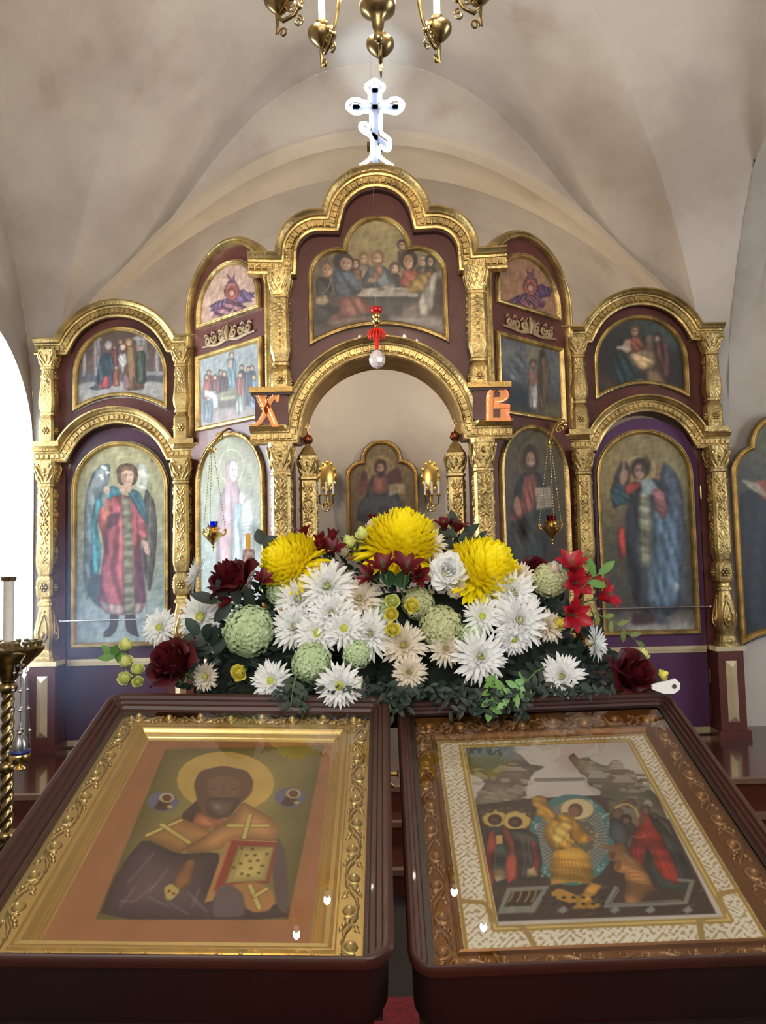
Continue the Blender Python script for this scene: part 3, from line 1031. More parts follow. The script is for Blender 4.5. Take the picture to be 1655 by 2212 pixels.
# angled bays
ANG = 40.0
BAYF = {}
for s in (-1, 1):
    M = wall_frame(s * .99, 4.975, 0, s * ANG); BAYF[s] = M
    top = arc(0, 3.28, .42, 0, 180, 30)
    mb = MB(); mb.prism([(.44, 3.05), (.42, 3.28)] + top[1:-1] + [(-.42, 3.28), (-.44, 3.05), (-.44, FLZ), (.44, FLZ)][0:4], 0, .05)
    part('angled_panel', mb, RED, ICO, M)
    mb = MB(); pth = [(-.425, 2.45), (-.425, 3.28)] + arc(0, 3.28, .425, 180, 0, 30)[1:-1] + [(.425, 3.28), (.425, 2.45)]
    mb.sweep(pth, [(-.02, -.05), (-.02, .02), (-.012, .032), (.0, .036), (.006, .028), (.012, .028), (.016, .038), (.028, .038), (.036, .02), (.036, 0)], side=-1)
    part('edge_moulding', mb, GOLD, ICO, M)
    # carved scroll crest between the two pictures
    mb = MB()
    for k in (-1, 1):
        for (cx_, r_, a_) in ((.06, .032, 200), (.135, .036, 20), (.205, .030, 200)):
            sp = spiral(cx_, 3.085, r_, .008, a_, 1.2 if a_ > 90 else -1.2)
            mb.tube([(k * p[0], -.012, p[1]) for p in sp], [.011 - .0002 * i_ for i_ in range(len(sp))], 6); mb.tube([(k * cx_, -.01, 3.085 + r_), (k * (cx_ + .022), -.014, 3.085 + r_ * 1.35), (k * (cx_ + .034), -.01, 3.085 + r_ * .8)], [.004, .009, .003], 6)
        mb.tube([(k * .02, -.01, 3.05), (k * .10, -.012, 3.035), (k * .18, -.012, 3.045), (k * .27, -.01, 3.05)], [.011, .012, .011, .006], 6)
        mb.tube([(k * .02, -.012, 3.06), (k * .05, -.014, 3.12), (k * .03, -.014, 3.14)], [.006, .009, .004], 6)
    mb.tube([(0, -.01, 3.04), (0, -.02, 3.10), (0, -.012, 3.155)], [.012, .018, .004], 8)
    part('scroll_ornament', mb, BRONZE_WOOD, ICO, M)
    mb = MB(); mb.box(-.37, .37, -.012, 0, .92, .95); part('dado_moulding', mb, GOLD_PALE, ICO, M)

# centre section
CYP = 4.70
MC = wall_frame(0, CYP); 
RB, RC = .605, 2.343


def pediment(off=0.0):
    """outer line of the three-lobed pediment, left to right, moved inwards by off"""
    r1 = .27 - off; r2 = .345 - off
    c1 = (-.36, 3.485); c2 = (0, 3.685)
    # intersection of the side lobe with the crowning lobe
    d = math.hypot(c2[0] - c1[0], c2[1] - c1[1]); a = (r1 * r1 - r2 * r2 + d * d) / (2 * d); h = math.sqrt(max(0, r1 * r1 - a * a))
    ux, uz = (c2[0] - c1[0]) / d, (c2[1] - c1[1]) / d
    ix, iz = c1[0] + ux * a - uz * h, c1[1] + uz * a + ux * h
    a1 = math.degrees(math.atan2(iz - c1[1], ix - c1[0])); a2 = math.degrees(math.atan2(iz - c2[1], ix - c2[0]))
    L = arc(c1[0], c1[1], r1, 180, a1, 16) + arc(c2[0], c2[1], r2, a2, 90, 18)[1:]
    return L + [(-p[0], p[1]) for p in reversed(L[:-1])]


pd = [(-.80, 3.492)] + pediment(0) + [(.80, 3.492)]
cornice('pediment_cornice', pd, ICO, MC, 1.15, .030)
# field of the centre panel with the royal arch cut out
ri = RB - .11
inner = arc(0, RC, ri, 0, 180, 30)
_P0 = np.array(pediment(0))


def ped_off(d): return [tuple(q) for q in (_P0 - offsets(_P0, False) * d)]


pp = ped_off(.07); pp = [p for p in pp if abs(p[0]) < .66]
pts = [(-.66, 2.30), (-.66, 3.44)] + [p for p in pp] + [(.66, 3.44), (.66, 2.30), (ri, 2.30)] + inner + [(-ri, 2.30)]
mb = MB(); mb.prism(list(reversed(pts)), 0.02, .08); part('centre_panel', mb, RED, ICO, MC)
# soffit of the pediment and of the royal arch
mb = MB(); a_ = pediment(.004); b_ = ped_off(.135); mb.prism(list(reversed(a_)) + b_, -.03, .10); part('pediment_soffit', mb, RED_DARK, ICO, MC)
bp, br, bc = arch_cornice_path(2.412, 2.948, .80, .602)
cornice('royal_arch_cornice', bp, ICO, MC, 1.0, .034)
mb = MB(); mb.prism(arc(0, bc, br - .004, 0, 180, 36) + arc(0, bc, br - .114, 180, 0, 36), -.04, .30); part('royal_arch_soffit', mb, GOLD_DARK, ICO, MC)
for s in (-1, 1):
    x = s * .61
    pedestal(x, CYP - .05, .16); column('centre_lower', x, CYP - .06); column('centre_upper', s * .605, CYP - .05)
    mb = MB(); mb.box(-.10, .10, -.11, .03, 2.41, 2.60); p = part('impost_block', mb, RED, ICO, wall_frame(s * .66, CYP))
    mb = MB(); mb.box(-.13, .13, -.14, .03, 2.60, 2.632); part('impost_moulding', mb, GOLD_DARK, p)
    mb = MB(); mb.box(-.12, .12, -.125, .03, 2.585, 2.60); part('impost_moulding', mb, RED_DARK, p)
    mb = MB(); mb.box(-.06, .06, 0, .05, FLZ, 2.30); part('side_stile', mb, RED, ICO, wall_frame(s * .60, CYP + .02))
    dp = column('door_post', s * .462, CYP + .10, 0, 'royal_door_post')
    mb = MB(); mb.ball((0, 0, 2.345), .032, 14, 10); mb.lathe([(.012, 2.37), (.006, 2.385), (.003, 2.40)], 8)
    part('finial', mb, mat('copper ball', '8a4a2c', 0.3, 0.8), dp)
    mb = MB(); mb.box(-.004, .004, -.003, .003, 2.38, 2.45); mb.box(-.018, .018, -.003, .003, 2.42, 2.428); mb.box(-.010, .010, -.003, .003, 2.434, 2.440)
    part('cross', mb, BRASS_DARK, dp)

# deacon doors
for s, lab in ((-1, 'arched burgundy door leaf at the left end of the gilded screen'), (1, 'arched plum door leaf at the right end of the gilded screen')):
    M = wall_frame(s * BX, OY + (.015 if s < 0 else -.005))
    D = thing('deacon_door', lab, 'door', M @ T(0, 0, 0))
    mb = MB(); mb.prism(arch_outline(.362, FLZ + .01, 2.17, 2.525 if s > 0 else 2.545), 0, .04); part('leaf', mb, mat('plum painted door', '523052' if s > 0 else '46283a', 0.35, var=.12, vscale=4, coat=.2), D)
    mb = MB(); mb.box(-.355, .355, -.016, 0, .925, .95); mb.box(-.355, .355, -.010, 0, .905, .925); part('rail_moulding', mb, GOLD_PALE, D)
    mb = MB(); mb.box(-.355, .355, -.01, 0, FLZ + .012, FLZ + .05); part('kick_strip', mb, GOLD_PALE, D)
    if s > 0:
        mb = MB()
        for z in (.7, 1.95): mb.tube([(.37, -.012, z), (.37, -.012, z + .09)], .009, 8)
        part('hinge', mb, BRASS_DARK, D)
    mb = MB(); zb = 1.215
    mb.tube([(-.375, -.055, zb), (.375, -.055, zb)], .0055, 8); mb.ball((-.38, -.055, zb), .012); mb.ball((.38, -.055, zb), .012)
    for k in (-1, 1): mb.tube([(k * .352, -.055, zb), (k * .352, -.001, zb)], .004, 6)
    o = link('towel_bar', mb.mesh('towel_bar', 60), STEEL, None, wall_frame(s * BX, OY))
    tag(o, 'thin polished metal bar across the %s' % ('left door icon, at the feet of the red-robed figure' if s < 0 else 'right door icon, at the feet of the blue-cloaked figure'), 'metal bar', 'bars in front of the door icons')

# incense smoke drifting by the left end of the screen
sm = bpy.data.materials.new('incense smoke'); sm.use_nodes = True; nt = sm.node_tree; nt.nodes.clear()
o_ = nt.nodes.new('ShaderNodeOutputMaterial'); vs_ = nt.nodes.new('ShaderNodeVolumeScatter'); vs_.inputs['Color'].default_value = (.45, .62, 1.0, 1); vs_.inputs['Anisotropy'].default_value = .2
tc_ = nt.nodes.new('ShaderNodeTexCoord'); nz_ = nt.nodes.new('ShaderNodeTexNoise'); nz_.inputs['Scale'].default_value = 2.2; nz_.inputs['Detail'].default_value = 2
gr_ = nt.nodes.new('ShaderNodeVectorMath'); gr_.operation = 'LENGTH'; mr_ = nt.nodes.new('ShaderNodeMapRange'); mr_.inputs[1].default_value = 1.0; mr_.inputs[2].default_value = .15
mu_ = nt.nodes.new('ShaderNodeMath'); mu_.operation = 'MULTIPLY'; m2_ = nt.nodes.new('ShaderNodeMath'); m2_.operation = 'MULTIPLY'; m2_.inputs[1].default_value = .75
nt.links.new(tc_.outputs['Object'], gr_.inputs[0]); nt.links.new(gr_.outputs['Value'], mr_.inputs[0]); nt.links.new(tc_.outputs['Object'], nz_.inputs[0])
nt.links.new(mr_.outputs[0], mu_.inputs[0]); nt.links.new(nz_.outputs['Fac'], mu_.inputs[1]); nt.links.new(mu_.outputs[0], m2_.inputs[0]); nt.links.new(m2_.outputs[0], vs_.inputs['Density']); nt.links.new(vs_.outputs[0], o_.inputs['Volume'])
mb = MB(); mb.ball((0, 0, 0), 1.0, 24, 16)
so = link('incense_smoke', mb.mesh('incense_smoke'), sm, None, T(-1.85, 4.75, 1.12) @ Matrix.Diagonal((.55, .34, .80, 1)))
so['kind'] = 'stuff'; so['label'] = 'faint bluish incense smoke in front of the left door icon and its column'; so['category'] = 'smoke'

# ================================================================== THE ICONS
FR = [(0, -.002), (0, .018), (.004, .026), (.010, .028), (.015, .022), (.018, .022), (.022, .026), (.027, .020), (.033, .008), (.035, -.002)]


def icon(name, label, M, outline, paint, fr=1.0, cell=.0035, bg='8a8060', group=None, framem=None, seed=1, y=-.004, tr=(0, 0, 1), mt=None):
    c = np.array(outline).mean(0)
    I = thing(name, label, 'icon', M, group)
    mb = MB(); mb.sweep(outline, scaled(FR, fr, 1.0), closed=True, side=1, y0=y + .004)
    part('frame', mb, framem or GOLD, I)
    mb = MB(); mb.prism(outline, y + .002, y + .006); part('backing_board', mb, RED_DARK, I)
    cv = Canvas(M, outline, cell, bg, 'xz', seed, y)
    cv.tr = tr; paint(cv); lum = cv.C @ np.array([.3, .59, .11]); cv.C = (cv.C * .74 + lum[:, None] * .26) * .93; cv.grain(7, fr=60); cv.grain(5, fr=260)
    cv.build('painting', mt or PAINTING, I)
    return I


def vgrad(c, pts_cols):
    """vertical blend of the ground: [(y px, colour)]"""
    (x0, _), (x1, _) = (0, 0), (0, 0)
    v = c.P[:, 1]; vs = []; cs = []
    cx_ = c.out.mean(0)
    for yp, col in pts_cols:
        vs.append(yp); cs.append([int(col[i:i + 2], 16) for i in (0, 2, 4)])
    t = (v - v.min()) / (v.max() - v.min())
    vs = np.array(vs); o = np.argsort(vs)
    c.C = np.stack([np.interp(t, vs[o], np.array(cs)[o, k]) for k in range(3)], 1)


def p_angel_left(c):
    vgrad(c, [(0, 'a9b5b2'), (.16, '93a3a2'), (.3, '7f8c80'), (.6, '98946c'), (1, 'a89c66')])
    c.poly([(600, 1500), (1360, 1500), (1360, 1850), (600, 1850)], '98a9ad', soft=.06)
    c.ring(1005, 440, 120, 125, 4, 'c0b27a', alpha=.8)
    c.poly([(870, 370), (800, 385), (740, 440), (695, 560), (670, 720), (665, 1000), (660, 1300), (690, 1480), (740, 1300), (745, 900), (800, 620), (860, 540), (880, 440)], '6e7f84', tex=(20, 90, .14))
    c.poly([(850, 385), (780, 420), (720, 540), (690, 700), (720, 690), (770, 560), (850, 470)], '9aa09a', alpha=.7, soft=.012)
    c.poly([(1095, 365), (1150, 375), (1190, 450), (1185, 560), (1140, 615), (1090, 590), (1060, 500)], 'b9b7a2', tex=(60, 120, .08))
    c.poly([(1160, 560), (1230, 680), (1252, 880), (1235, 1150), (1190, 1420), (1140, 1200), (1130, 760)], '4e4a48', tex=(10, 80, .12))
    c.poly([(760, 1240), (700, 1300), (690, 1400), (760, 1500), (900, 1560), (900, 1300)], '3c4a50', soft=.02)
    # boots
    c.poly([(880, 1540), (950, 1540), (930, 1690), (880, 1750), (820, 1755), (825, 1710), (870, 1670)], '4c3a3a')
    c.poly([(990, 1540), (1070, 1540), (1090, 1690), (1110, 1755), (1060, 1740), (1000, 1700)], '463538')
    # robe
    c.poly([(870, 640), (960, 615), (1060, 640), (1115, 740), (1140, 860), (1120, 1000), (1130, 1200), (1160, 1460), (1120, 1560), (960, 1575), (830, 1555), (785, 1480), (800, 1250), (830, 1050), (800, 900), (775, 800), (800, 700)], 'a34750', sm=1, tex=(3, 95, .20))
    c.poly([(840, 640), (880, 640), (900, 760), (850, 880), (790, 900), (770, 800), (790, 720)], 'b4574c', tex=(50, 90, .15))
    c.poly([(850, 780), (960, 760), (930, 860), (850, 900)], '472a3a', soft=.02, alpha=.8)
    c.poly([(1080, 1000), (1150, 1050), (1160, 1500), (1060, 1560)], '5a3a50', alpha=.7, soft=.03)
    c.poly([(790, 1465), (960, 1500), (1150, 1470), (1130, 1560), (960, 1580), (825, 1560)], 'a3807c', tex=(2, 95, .14))
    c.poly([(965, 640), (1030, 640), (1055, 1000), (1075, 1560), (985, 1560), (975, 1000)], '75705a', sm=0, tex=(88, 120, .15))
    for x in (970, 1036): c.line([(x, 640), (x + 12, 1000), (x + 28, 1550)], 5, 'a08c50', alpha=.7)
    # sleeve on the right with the hand on the staff
    c.poly([(1090, 760), (1140, 800), (1170, 940), (1150, 985), (1110, 960), (1080, 860)], 'b0505a', tex=(70, 90, .16))
    c.poly([(1130, 980), (1165, 985), (1195, 1060), (1185, 1110), (1150, 1080), (1140, 1040)], 'c79b86')
    # cloak
    c.poly([(890, 545), (820, 590), (750, 680), (720, 850), (735, 1020), (725, 1180), (715, 1275), (790, 1235), (805, 1060), (775, 880), (780, 760), (830, 690), (880, 640), (960, 625), (985, 590), (930, 560)], '3c8796', sm=1, tex=(15, 90, .20))
    c.poly([(1060, 570), (1120, 610), (1160, 720), (1170, 860), (1130, 800), (1080, 720), (1030, 640), (1010, 600)], '35636e', tex=(15, 90, .18))
    c.poly([(830, 600), (850, 640), (860, 760), (830, 740), (815, 660)], 'b47868')
    c.ell(848, 585, 26, 34, 'c9a088'); c.line([(850, 545), (840, 500), (826, 430)], 8, '5c6a4c')
    for x, y in ((835, 410), (800, 470), (855, 445), (815, 400), (810, 490)): c.ell(x, y, 16, 13, 'd6dcd4', soft=.006)
    c.poly([(940, 540), (1060, 540), (1040, 600), (990, 620), (950, 590)], 'bd9274')
    # turned head with short wavy hair
    c.poly([(930, 470), (925, 420), (950, 385), (1005, 368), (1060, 380), (1092, 415), (1098, 470), (1085, 520), (1065, 545), (960, 545), (935, 515)], '6a4426', sm=2, tex=(40, 160, .2))
    c.poly([(958, 440), (990, 415), (1050, 420), (1062, 460), (1058, 510), (1040, 545), (1012, 562), (985, 545), (965, 505)], 'cda082', sm=2)
    c.poly([(958, 440), (980, 430), (985, 480), (1000, 545), (980, 540), (962, 500)], '9a6c4e', alpha=.5, soft=.01)
    c.poly([(955, 450), (965, 415), (1005, 400), (1050, 405), (1070, 440), (1052, 432), (1015, 425), (985, 432)], '7c5432', sm=1)
    for (a_, b_) in ((1000, 466), (1040, 466)): c.line([(a_ - 12, b_ - 12), (a_, b_ - 16), (a_ + 12, b_ - 11)], 4, '5c3c26', alpha=.8); c.ell(a_, b_, 8, 4, '46301f')
    c.line([(1022, 465), (1030, 500), (1018, 504)], 4, '9a6a4c', alpha=.8); c.line([(1008, 524), (1022, 521), (1036, 524)], 5, 'a4584a', alpha=.9); c.ell(1020, 545, 12, 6, 'b58a6c', soft=.004)
    for k in range(9): c.line([(932 + 3 * k, 420 + 13 * k), (942 + 2 * k, 430 + 14 * k), (936 + 3 * k, 446 + 12 * k)], 5, '8e683e', alpha=.5); c.line([(960 + 13 * k, 392 - (k % 3) * 5), (968 + 12 * k, 402), (962 + 13 * k, 412)], 5, '8e683e', alpha=.45)
    c.line([(1213, 330), (1190, 800), (1165, 1500), (1160, 1740)], 6, '8d7a56'); c.ell(1215, 345, 20, 22, '7a6a48'); c.line([(1195, 345), (1236, 345)], 6, '7a6a48')


def p_angel_right(c):
    c.soft_k = 3.2
    vgrad(c, [(0, '6a5c4a'), (.15, '4a4440'), (.5, '5a5238'), (.8, '8f8350'), (1, '8f7a48')])
    c.poly([(560, 1650), (1130, 1650), (1130, 1800), (560, 1800)], '9a948e', soft=.05)
    c.poly([(430, 400), (560, 380), (560, 700), (470, 900), (430, 900)], 'a67c34', soft=.05, alpha=.6)
    c.ell(700, 540, 115, 105, 'a48c52', soft=.008); c.ring(700, 540, 115, 105, 5, 'c0aa70')
    c.poly([(560, 470), (600, 470), (640, 560), (560, 780), (500, 840), (485, 700), (510, 580)], '433a3e', tex=(30, 90, .15))
    c.poly([(880, 470), (940, 520), (1000, 620), (1030, 800), (1030, 1150), (960, 1300), (880, 900), (840, 600)], '4d5a72', tex=(12, 90, .14))
    c.line([(605, 540), (640, 700), (560, 1000), (575, 1200)], 7, '7a3a2c')
    c.poly([(540, 960), (590, 970), (610, 1160), (560, 1210), (530, 1100)], 'b53526', tex=(5, 60, .2))
    c.poly([(640, 640), (760, 620), (880, 660), (930, 800), (960, 1100), (990, 1400), (1010, 1560), (900, 1640), (720, 1620), (650, 1500), (600, 1300), (590, 900)], '2f3440', sm=1, tex=(3, 80, .25))
    c.poly([(760, 820), (900, 760), (1000, 900), (1030, 1150), (1040, 1450), (960, 1580), (800, 1600), (740, 1480), (780, 1200)], '55738e', sm=1, soft=.03, tex=(6, 70, .16))
    c.poly([(690, 700), (770, 700), (790, 900), (780, 1250), (700, 1250), (690, 900)], '8b8a6a', sm=1, soft=.012, tex=(88, 80, .2))
    c.poly([(700, 1000), (800, 1000), (860, 1080), (760, 1130)], '2a2624', soft=.03, alpha=.7)
    c.line([(745, 700), (770, 1000), (780, 1500)], 12, 'a4ae9c', alpha=.5, soft=.02)
    c.poly([(500, 650), (560, 640), (610, 655), (655, 690), (640, 740), (600, 790), (560, 800), (520, 808), (486, 760), (480, 700)], '28505f', sm=0, tex=(40, 90, .3))
    c.poly([(585, 655), (620, 632), (672, 622), (705, 640), (698, 672), (665, 690), (640, 716), (612, 728), (590, 704)], 'a8362c', sm=0, tex=(30, 90, .2))
    c.poly([(700, 610), (770, 600), (840, 650), (820, 720), (720, 720)], '8aa2a2')
    c.poly([(790, 690), (840, 668), (884, 690), (905, 760), (912, 830), (892, 892), (866, 900), (842, 866), (812, 842), (798, 780)], '96585e', sm=0, tex=(50, 90, .2)); c.poly([(790, 600), (850, 610), (900, 650), (925, 720), (900, 800), (880, 700), (830, 660)], '3a4356', sm=0, tex=(60, 90, .2))
    c.poly([(572, 460), (584, 455), (590, 530), (612, 548), (606, 610), (580, 655), (556, 640), (548, 590), (566, 540)], 'b08468', sm=0)
    c.poly([(820, 480), (850, 470), (850, 600), (820, 600)], 'a04a30', alpha=.5)
    c.head(700, 540, 105, 130, '3f2c22', 'b98a70')
    c.ell(745, 500, 40, 70, '3f2c22', alpha=.8, soft=.01)
    c.poly([(640, 1610), (800, 1600), (830, 1680), (640, 1700)], '4a3038'); c.poly([(800, 1600), (900, 1620), (930, 1690), (830, 1690)], '50546a')
    c.poly([(640, 1735), (1080, 1690), (1080, 1780), (640, 1780)], 'b6b4b6', soft=.03, alpha=.7)
    c.ell(970, 1410, 22, 30, 'a6b4c8', soft=.01)


def robe(c, x, y, w, h, col, head='8a5a3c', skin='c09070', hs=None, halo=None):
    """small standing draped figure: head centre x, y and body below"""
    hs = hs or w * .34
    if halo: c.ell(x, y, hs * 1.1, hs * 1.1, halo, soft=.005)
    c.poly([(x - hs * .4, y + hs * .5), (x - w * .45, y + hs), (x - w * .5, y + h * .5), (x - w * .52, y + h), (x + w * .52, y + h), (x + w * .45, y + h * .5), (x + w * .45, y + hs), (x + hs * .4, y + hs * .5)], col, sm=1, tex=(4, 160, .2))
    c.ell(x, y - hs * .1, hs * .55, hs * .62, head); c.ell(x, y + hs * .08, hs * .38, hs * .46, skin)


def p_temple(c):
    c.soft_k = 1.6
    vgrad(c, [(0, '9c9da6'), (.25, '8f8d92'), (.34, '6e5a52'), (1, '5a4038')])
    c.poly([(400, 780), (1300, 760), (1300, 850), (400, 850)], '5a5862')
    c.poly([(400, 850), (1300, 845), (1300, 1120), (400, 1120)], 'a7a29c', soft=.01)
    for x, w in ((505, 18), (620, 30), (1010, 60), (1160, 26)):
        c.poly([(x - w, 430), (x + w, 430), (x + w, 800), (x - w, 800)], '8a7f7c', sm=0, tex=(0, 200, .15)); c.poly([(x - w * 1.2, 450), (x + w * 1.2, 450), (x + w * 1.2, 475), (x - w * 1.2, 475)], 'a39a96', sm=0)
    c.poly([(1060, 755), (1300, 755), (1300, 790), (1060, 790)], '8f8a90', sm=0)
    c.poly([(860, 470), (940, 450), (980, 600), (960, 760), (870, 700)], '7a4a30')
    robe(c, 775, 540, 70, 330, '7a4038', '5a3828'); robe(c, 830, 490, 70, 260, '5a4a58', '6a4a38', hs=40)
    c.poly([(690, 580), (640, 640), (620, 800), (600, 880), (545, 905), (600, 925), (760, 900), (770, 700), (745, 600)], '3e5566', sm=1, tex=(10, 130, .22))
    c.poly([(690, 580), (720, 620), (735, 760), (700, 860), (660, 800), (665, 660)], '2c3a48', alpha=.7, soft=.01)
    c.poly([(690, 780), (720, 800), (740, 900), (620, 915)], 'b0434a', tex=(8, 130, .16))
    c.ell(722, 520, 32, 40, '9a94a0'); c.ell(728, 525, 16, 24, 'c49c80')
    robe(c, 790, 720, 60, 170, '8a4a38', '5a3828', hs=34)
    c.poly([(850, 520), (900, 560), (960, 540), (980, 650), (1010, 800), (1050, 915), (870, 930), (850, 800), (860, 680)], '6a4634', sm=1, tex=(5, 130, .2))
    c.ell(905, 490, 32, 36, '9a7048'); c.ell(905, 500, 20, 26, 'c49c7c')
    c.poly([(890, 540), (940, 530), (945, 760), (920, 860), (890, 700)], 'b08a50', alpha=.7, soft=.006)
    c.poly([(820, 600), (880, 590), (890, 680), (860, 720), (850, 780), (830, 700), (800, 640)], 'c9c4bc', tex=(30, 150, .1)); c.ell(850, 540, 24, 26, 'd0b090')
    c.poly([(855, 780), (900, 800), (900, 920), (860, 910)], '8f6a6a')
    robe(c, 1012, 545, 90, 320, '3f4a3e', '7a6a58', hs=42)


def p_nativity(c):
    c.soft_k = 3
    vgrad(c, [(0, '3a2a20'), (.3, '27211e'), (.7, '2a2a26'), (1, '3c4038')])
    c.poly([(680, 340), (900, 360), (1000, 480), (960, 560), (840, 560), (700, 420)], '3d4c44', soft=.03)
    c.poly([(380, 760), (520, 820), (480, 900), (370, 900)], '4a3222', soft=.03)
    c.ell(690, 630, 130, 75, 'a87f4c', soft=.05, alpha=.8); c.ell(690, 640, 70, 40, 'd6b27a', soft=.03)
    c.poly([(560, 620), (620, 590), (700, 600), (790, 620), (760, 680), (700, 720), (620, 690)], 'c09a66', tex=(60, 100, .15))
    c.poly([(470, 590), (560, 600), (620, 680), (660, 760), (640, 830), (480, 850), (440, 760)], '1f3a3e', soft=.02, tex=(30, 90, .25))
    c.poly([(545, 490), (600, 480), (620, 560), (560, 590), (520, 560)], 'b89070'); c.poly([(480, 545), (560, 530), (570, 560), (490, 560)], 'c8b8a4')
    c.head(625, 420, 60, 75, '5a3a2c', 'c09074')
    c.poly([(600, 460), (670, 460), (700, 560), (620, 590), (590, 540)], '8c4636', tex=(40, 90, .2))
    c.poly([(720, 500), (760, 500), (770, 560), (720, 570)], '6a4a36'); c.ell(740, 480, 26, 30, '7a5a44')
    c.ell(805, 470, 34, 38, '2a2320'); c.ell(800, 480, 20, 24, 'a07a5e')
    c.poly([(780, 510), (880, 500), (900, 640), (900, 760), (840, 800), (800, 700), (770, 600)], '5a3430', soft=.012, tex=(10, 90, .25))
    c.poly([(740, 720), (820, 740), (860, 830), (820, 870), (740, 860), (720, 790)], '8c6a40', soft=.012)
    c.poly([(640, 800), (690, 800), (690, 830), (640, 830)], 'a8a08c', soft=.01)


def p_seraph(dark):
    bg, wing, mid = (('c7967a', '8a5560', '6c4c6e') if not dark else ('b07a54', '784250', '5a3a58'))

    def f(c, cx=198, cy=582):
        for sx, pts in ((-1, [(10, 12), (34, 22), (62, 30), (98, 52), (84, 60), (92, 72), (74, 74), (78, 86), (52, 78), (30, 62), (12, 44)]), (1, [(10, 6), (28, -14), (50, -22), (70, -8), (106, -10), (92, 4), (100, 12), (82, 18), (88, 32), (58, 36), (30, 44), (12, 36)])):
            c.poly([(cx + sx * x, cy + y) for x, y in pts], mid, sm=0, tex=(35 * sx, 260, .3))
        c.poly([(cx - 8, cy + 20), (cx - 34, cy + 44), (cx - 62, cy + 66), (cx - 88, cy + 104), (cx - 62, cy + 96), (cx - 54, cy + 104), (cx - 30, cy + 84), (cx - 14, cy + 92), (cx + 4, cy + 60), (cx + 16, cy + 92), (cx + 34, cy + 76), (cx + 52, cy + 84), (cx + 66, cy + 58), (cx + 40, cy + 40), (cx + 8, cy + 20)], wing, sm=0, tex=(70, 260, .3))
        c.poly([(cx - 30, cy + 8), (cx - 34, cy - 18), (cx - 22, cy - 44), (cx - 12, cy - 58), (cx - 22, cy - 86), (cx - 4, cy - 72), (cx + 2, cy - 66), (cx + 12, cy - 90), (cx + 14, cy - 58), (cx + 26, cy - 42), (cx + 34, cy - 18), (cx + 30, cy + 8), (cx, cy + 26)], wing, sm=0, tex=(88, 220, .25))
        c.ell(cx, cy - 8, 26, 32, 'b0503c'); c.ell(cx, cy - 8, 17, 22, '7a4030'); c.ell(cx, cy - 4, 10, 13, 'c98c70')
        for sx in (-36, 36): c.line([(cx + sx - 8, cy - 70), (cx + sx + 8, cy - 72)], 2.5, 'a4583e', alpha=.6)
    return f


def p_vision_left(c):
    c.soft_k = 1.5
    vgrad(c, [(0, '7a6a64'), (.35, '6c6a66'), (.65, '848c8c'), (1, '9a9e9a')])
    c.poly([(140, 780), (660, 720), (660, 900), (140, 920)], '8f7a70', soft=.02)
    robe(c, 412, 275, 90, 290, '5d7478', '5a4838', hs=44); c.poly([(380, 330), (420, 320), (410, 400), (380, 380)], 'b08878')
    for x, y, w, h, col in ((210, 430, 90, 160, '8a3c34'), (190, 470, 60, 200, '9a4a3c'), (265, 470, 60, 120, '5a4038'), (315, 430, 80, 190, '6a3a3c'), (345, 440, 70, 200, '4e2f34'), (560, 400, 110, 320, '4a5460'), (590, 390, 80, 330, '3e4450'), (500, 385, 60, 140, '3c3436'), (610, 470, 70, 240, '5b6878')):
        robe(c, x, y, w, h, col, '4a382c', hs=38)
    robe(c, 488, 450, 80, 330, '8c4a40', '4a342a', hs=40)
    c.poly([(470, 620), (520, 640), (520, 800), (450, 800), (440, 700)], '7f8478', tex=(4, 120, .2))
    c.poly([(300, 590), (460, 580), (460, 720), (300, 740)], '7a7654', tex=(85, 110, .14)); c.poly([(300, 690), (450, 660), (450, 730), (300, 750)], '5a4a3c')
    c.poly([(170, 580), (250, 600), (290, 650), (290, 740), (250, 740), (240, 660), (170, 650)], 'bfc2c0', tex=(30, 120, .1))
    robe(c, 205, 660, 90, 210, '5a6670', '6a5a50', hs=30)
    c.poly([(570, 690), (650, 650), (650, 770), (580, 750)], '5f7488', tex=(40, 120, .2))


def p_vision_right(c):
    c.soft_k = 3
    vgrad(c, [(0, '5a4a30'), (.2, '44402e'), (.4, '4c525a'), (.7, '6a6a66'), (1, '5a5c5e')])
    c.poly([(560, 280), (660, 280), (640, 360), (560, 380)], '8a7a4a', soft=.03)
    c.poly([(350, 300), (460, 270), (440, 330), (370, 420)], '74746e', soft=.02)
    c.poly([(400, 380), (520, 330), (540, 420), (500, 560), (420, 600), (380, 500)], '6a7276', soft=.02, tex=(60, 90, .2))
    c.poly([(380, 600), (540, 620), (600, 830), (380, 800)], '2c3238', soft=.03)
    c.ell(470, 470, 30, 60, '3a3a3c', alpha=.7, soft=.02)
    robe(c, 600, 420, 90, 380, '7f7468', '3a2a20', skin='9a7050', hs=58)
    c.poly([(565, 480), (640, 470), (650, 600), (570, 600)], '96604a', soft=.008); c.poly([(575, 600), (640, 590), (640, 800), (590, 800)], 'a39a92', soft=.01, tex=(5, 90, .2))
    c.poly([(650, 330), (700, 310), (740, 480), (735, 700), (690, 810), (650, 780), (640, 500)], '5c4630', soft=.012, tex=(6, 90, .2))
    c.ell(680, 330, 22, 34, '3c2c20')
    c.poly([(720, 770), (860, 760), (860, 880), (700, 840)], '6e5c30', soft=.02)


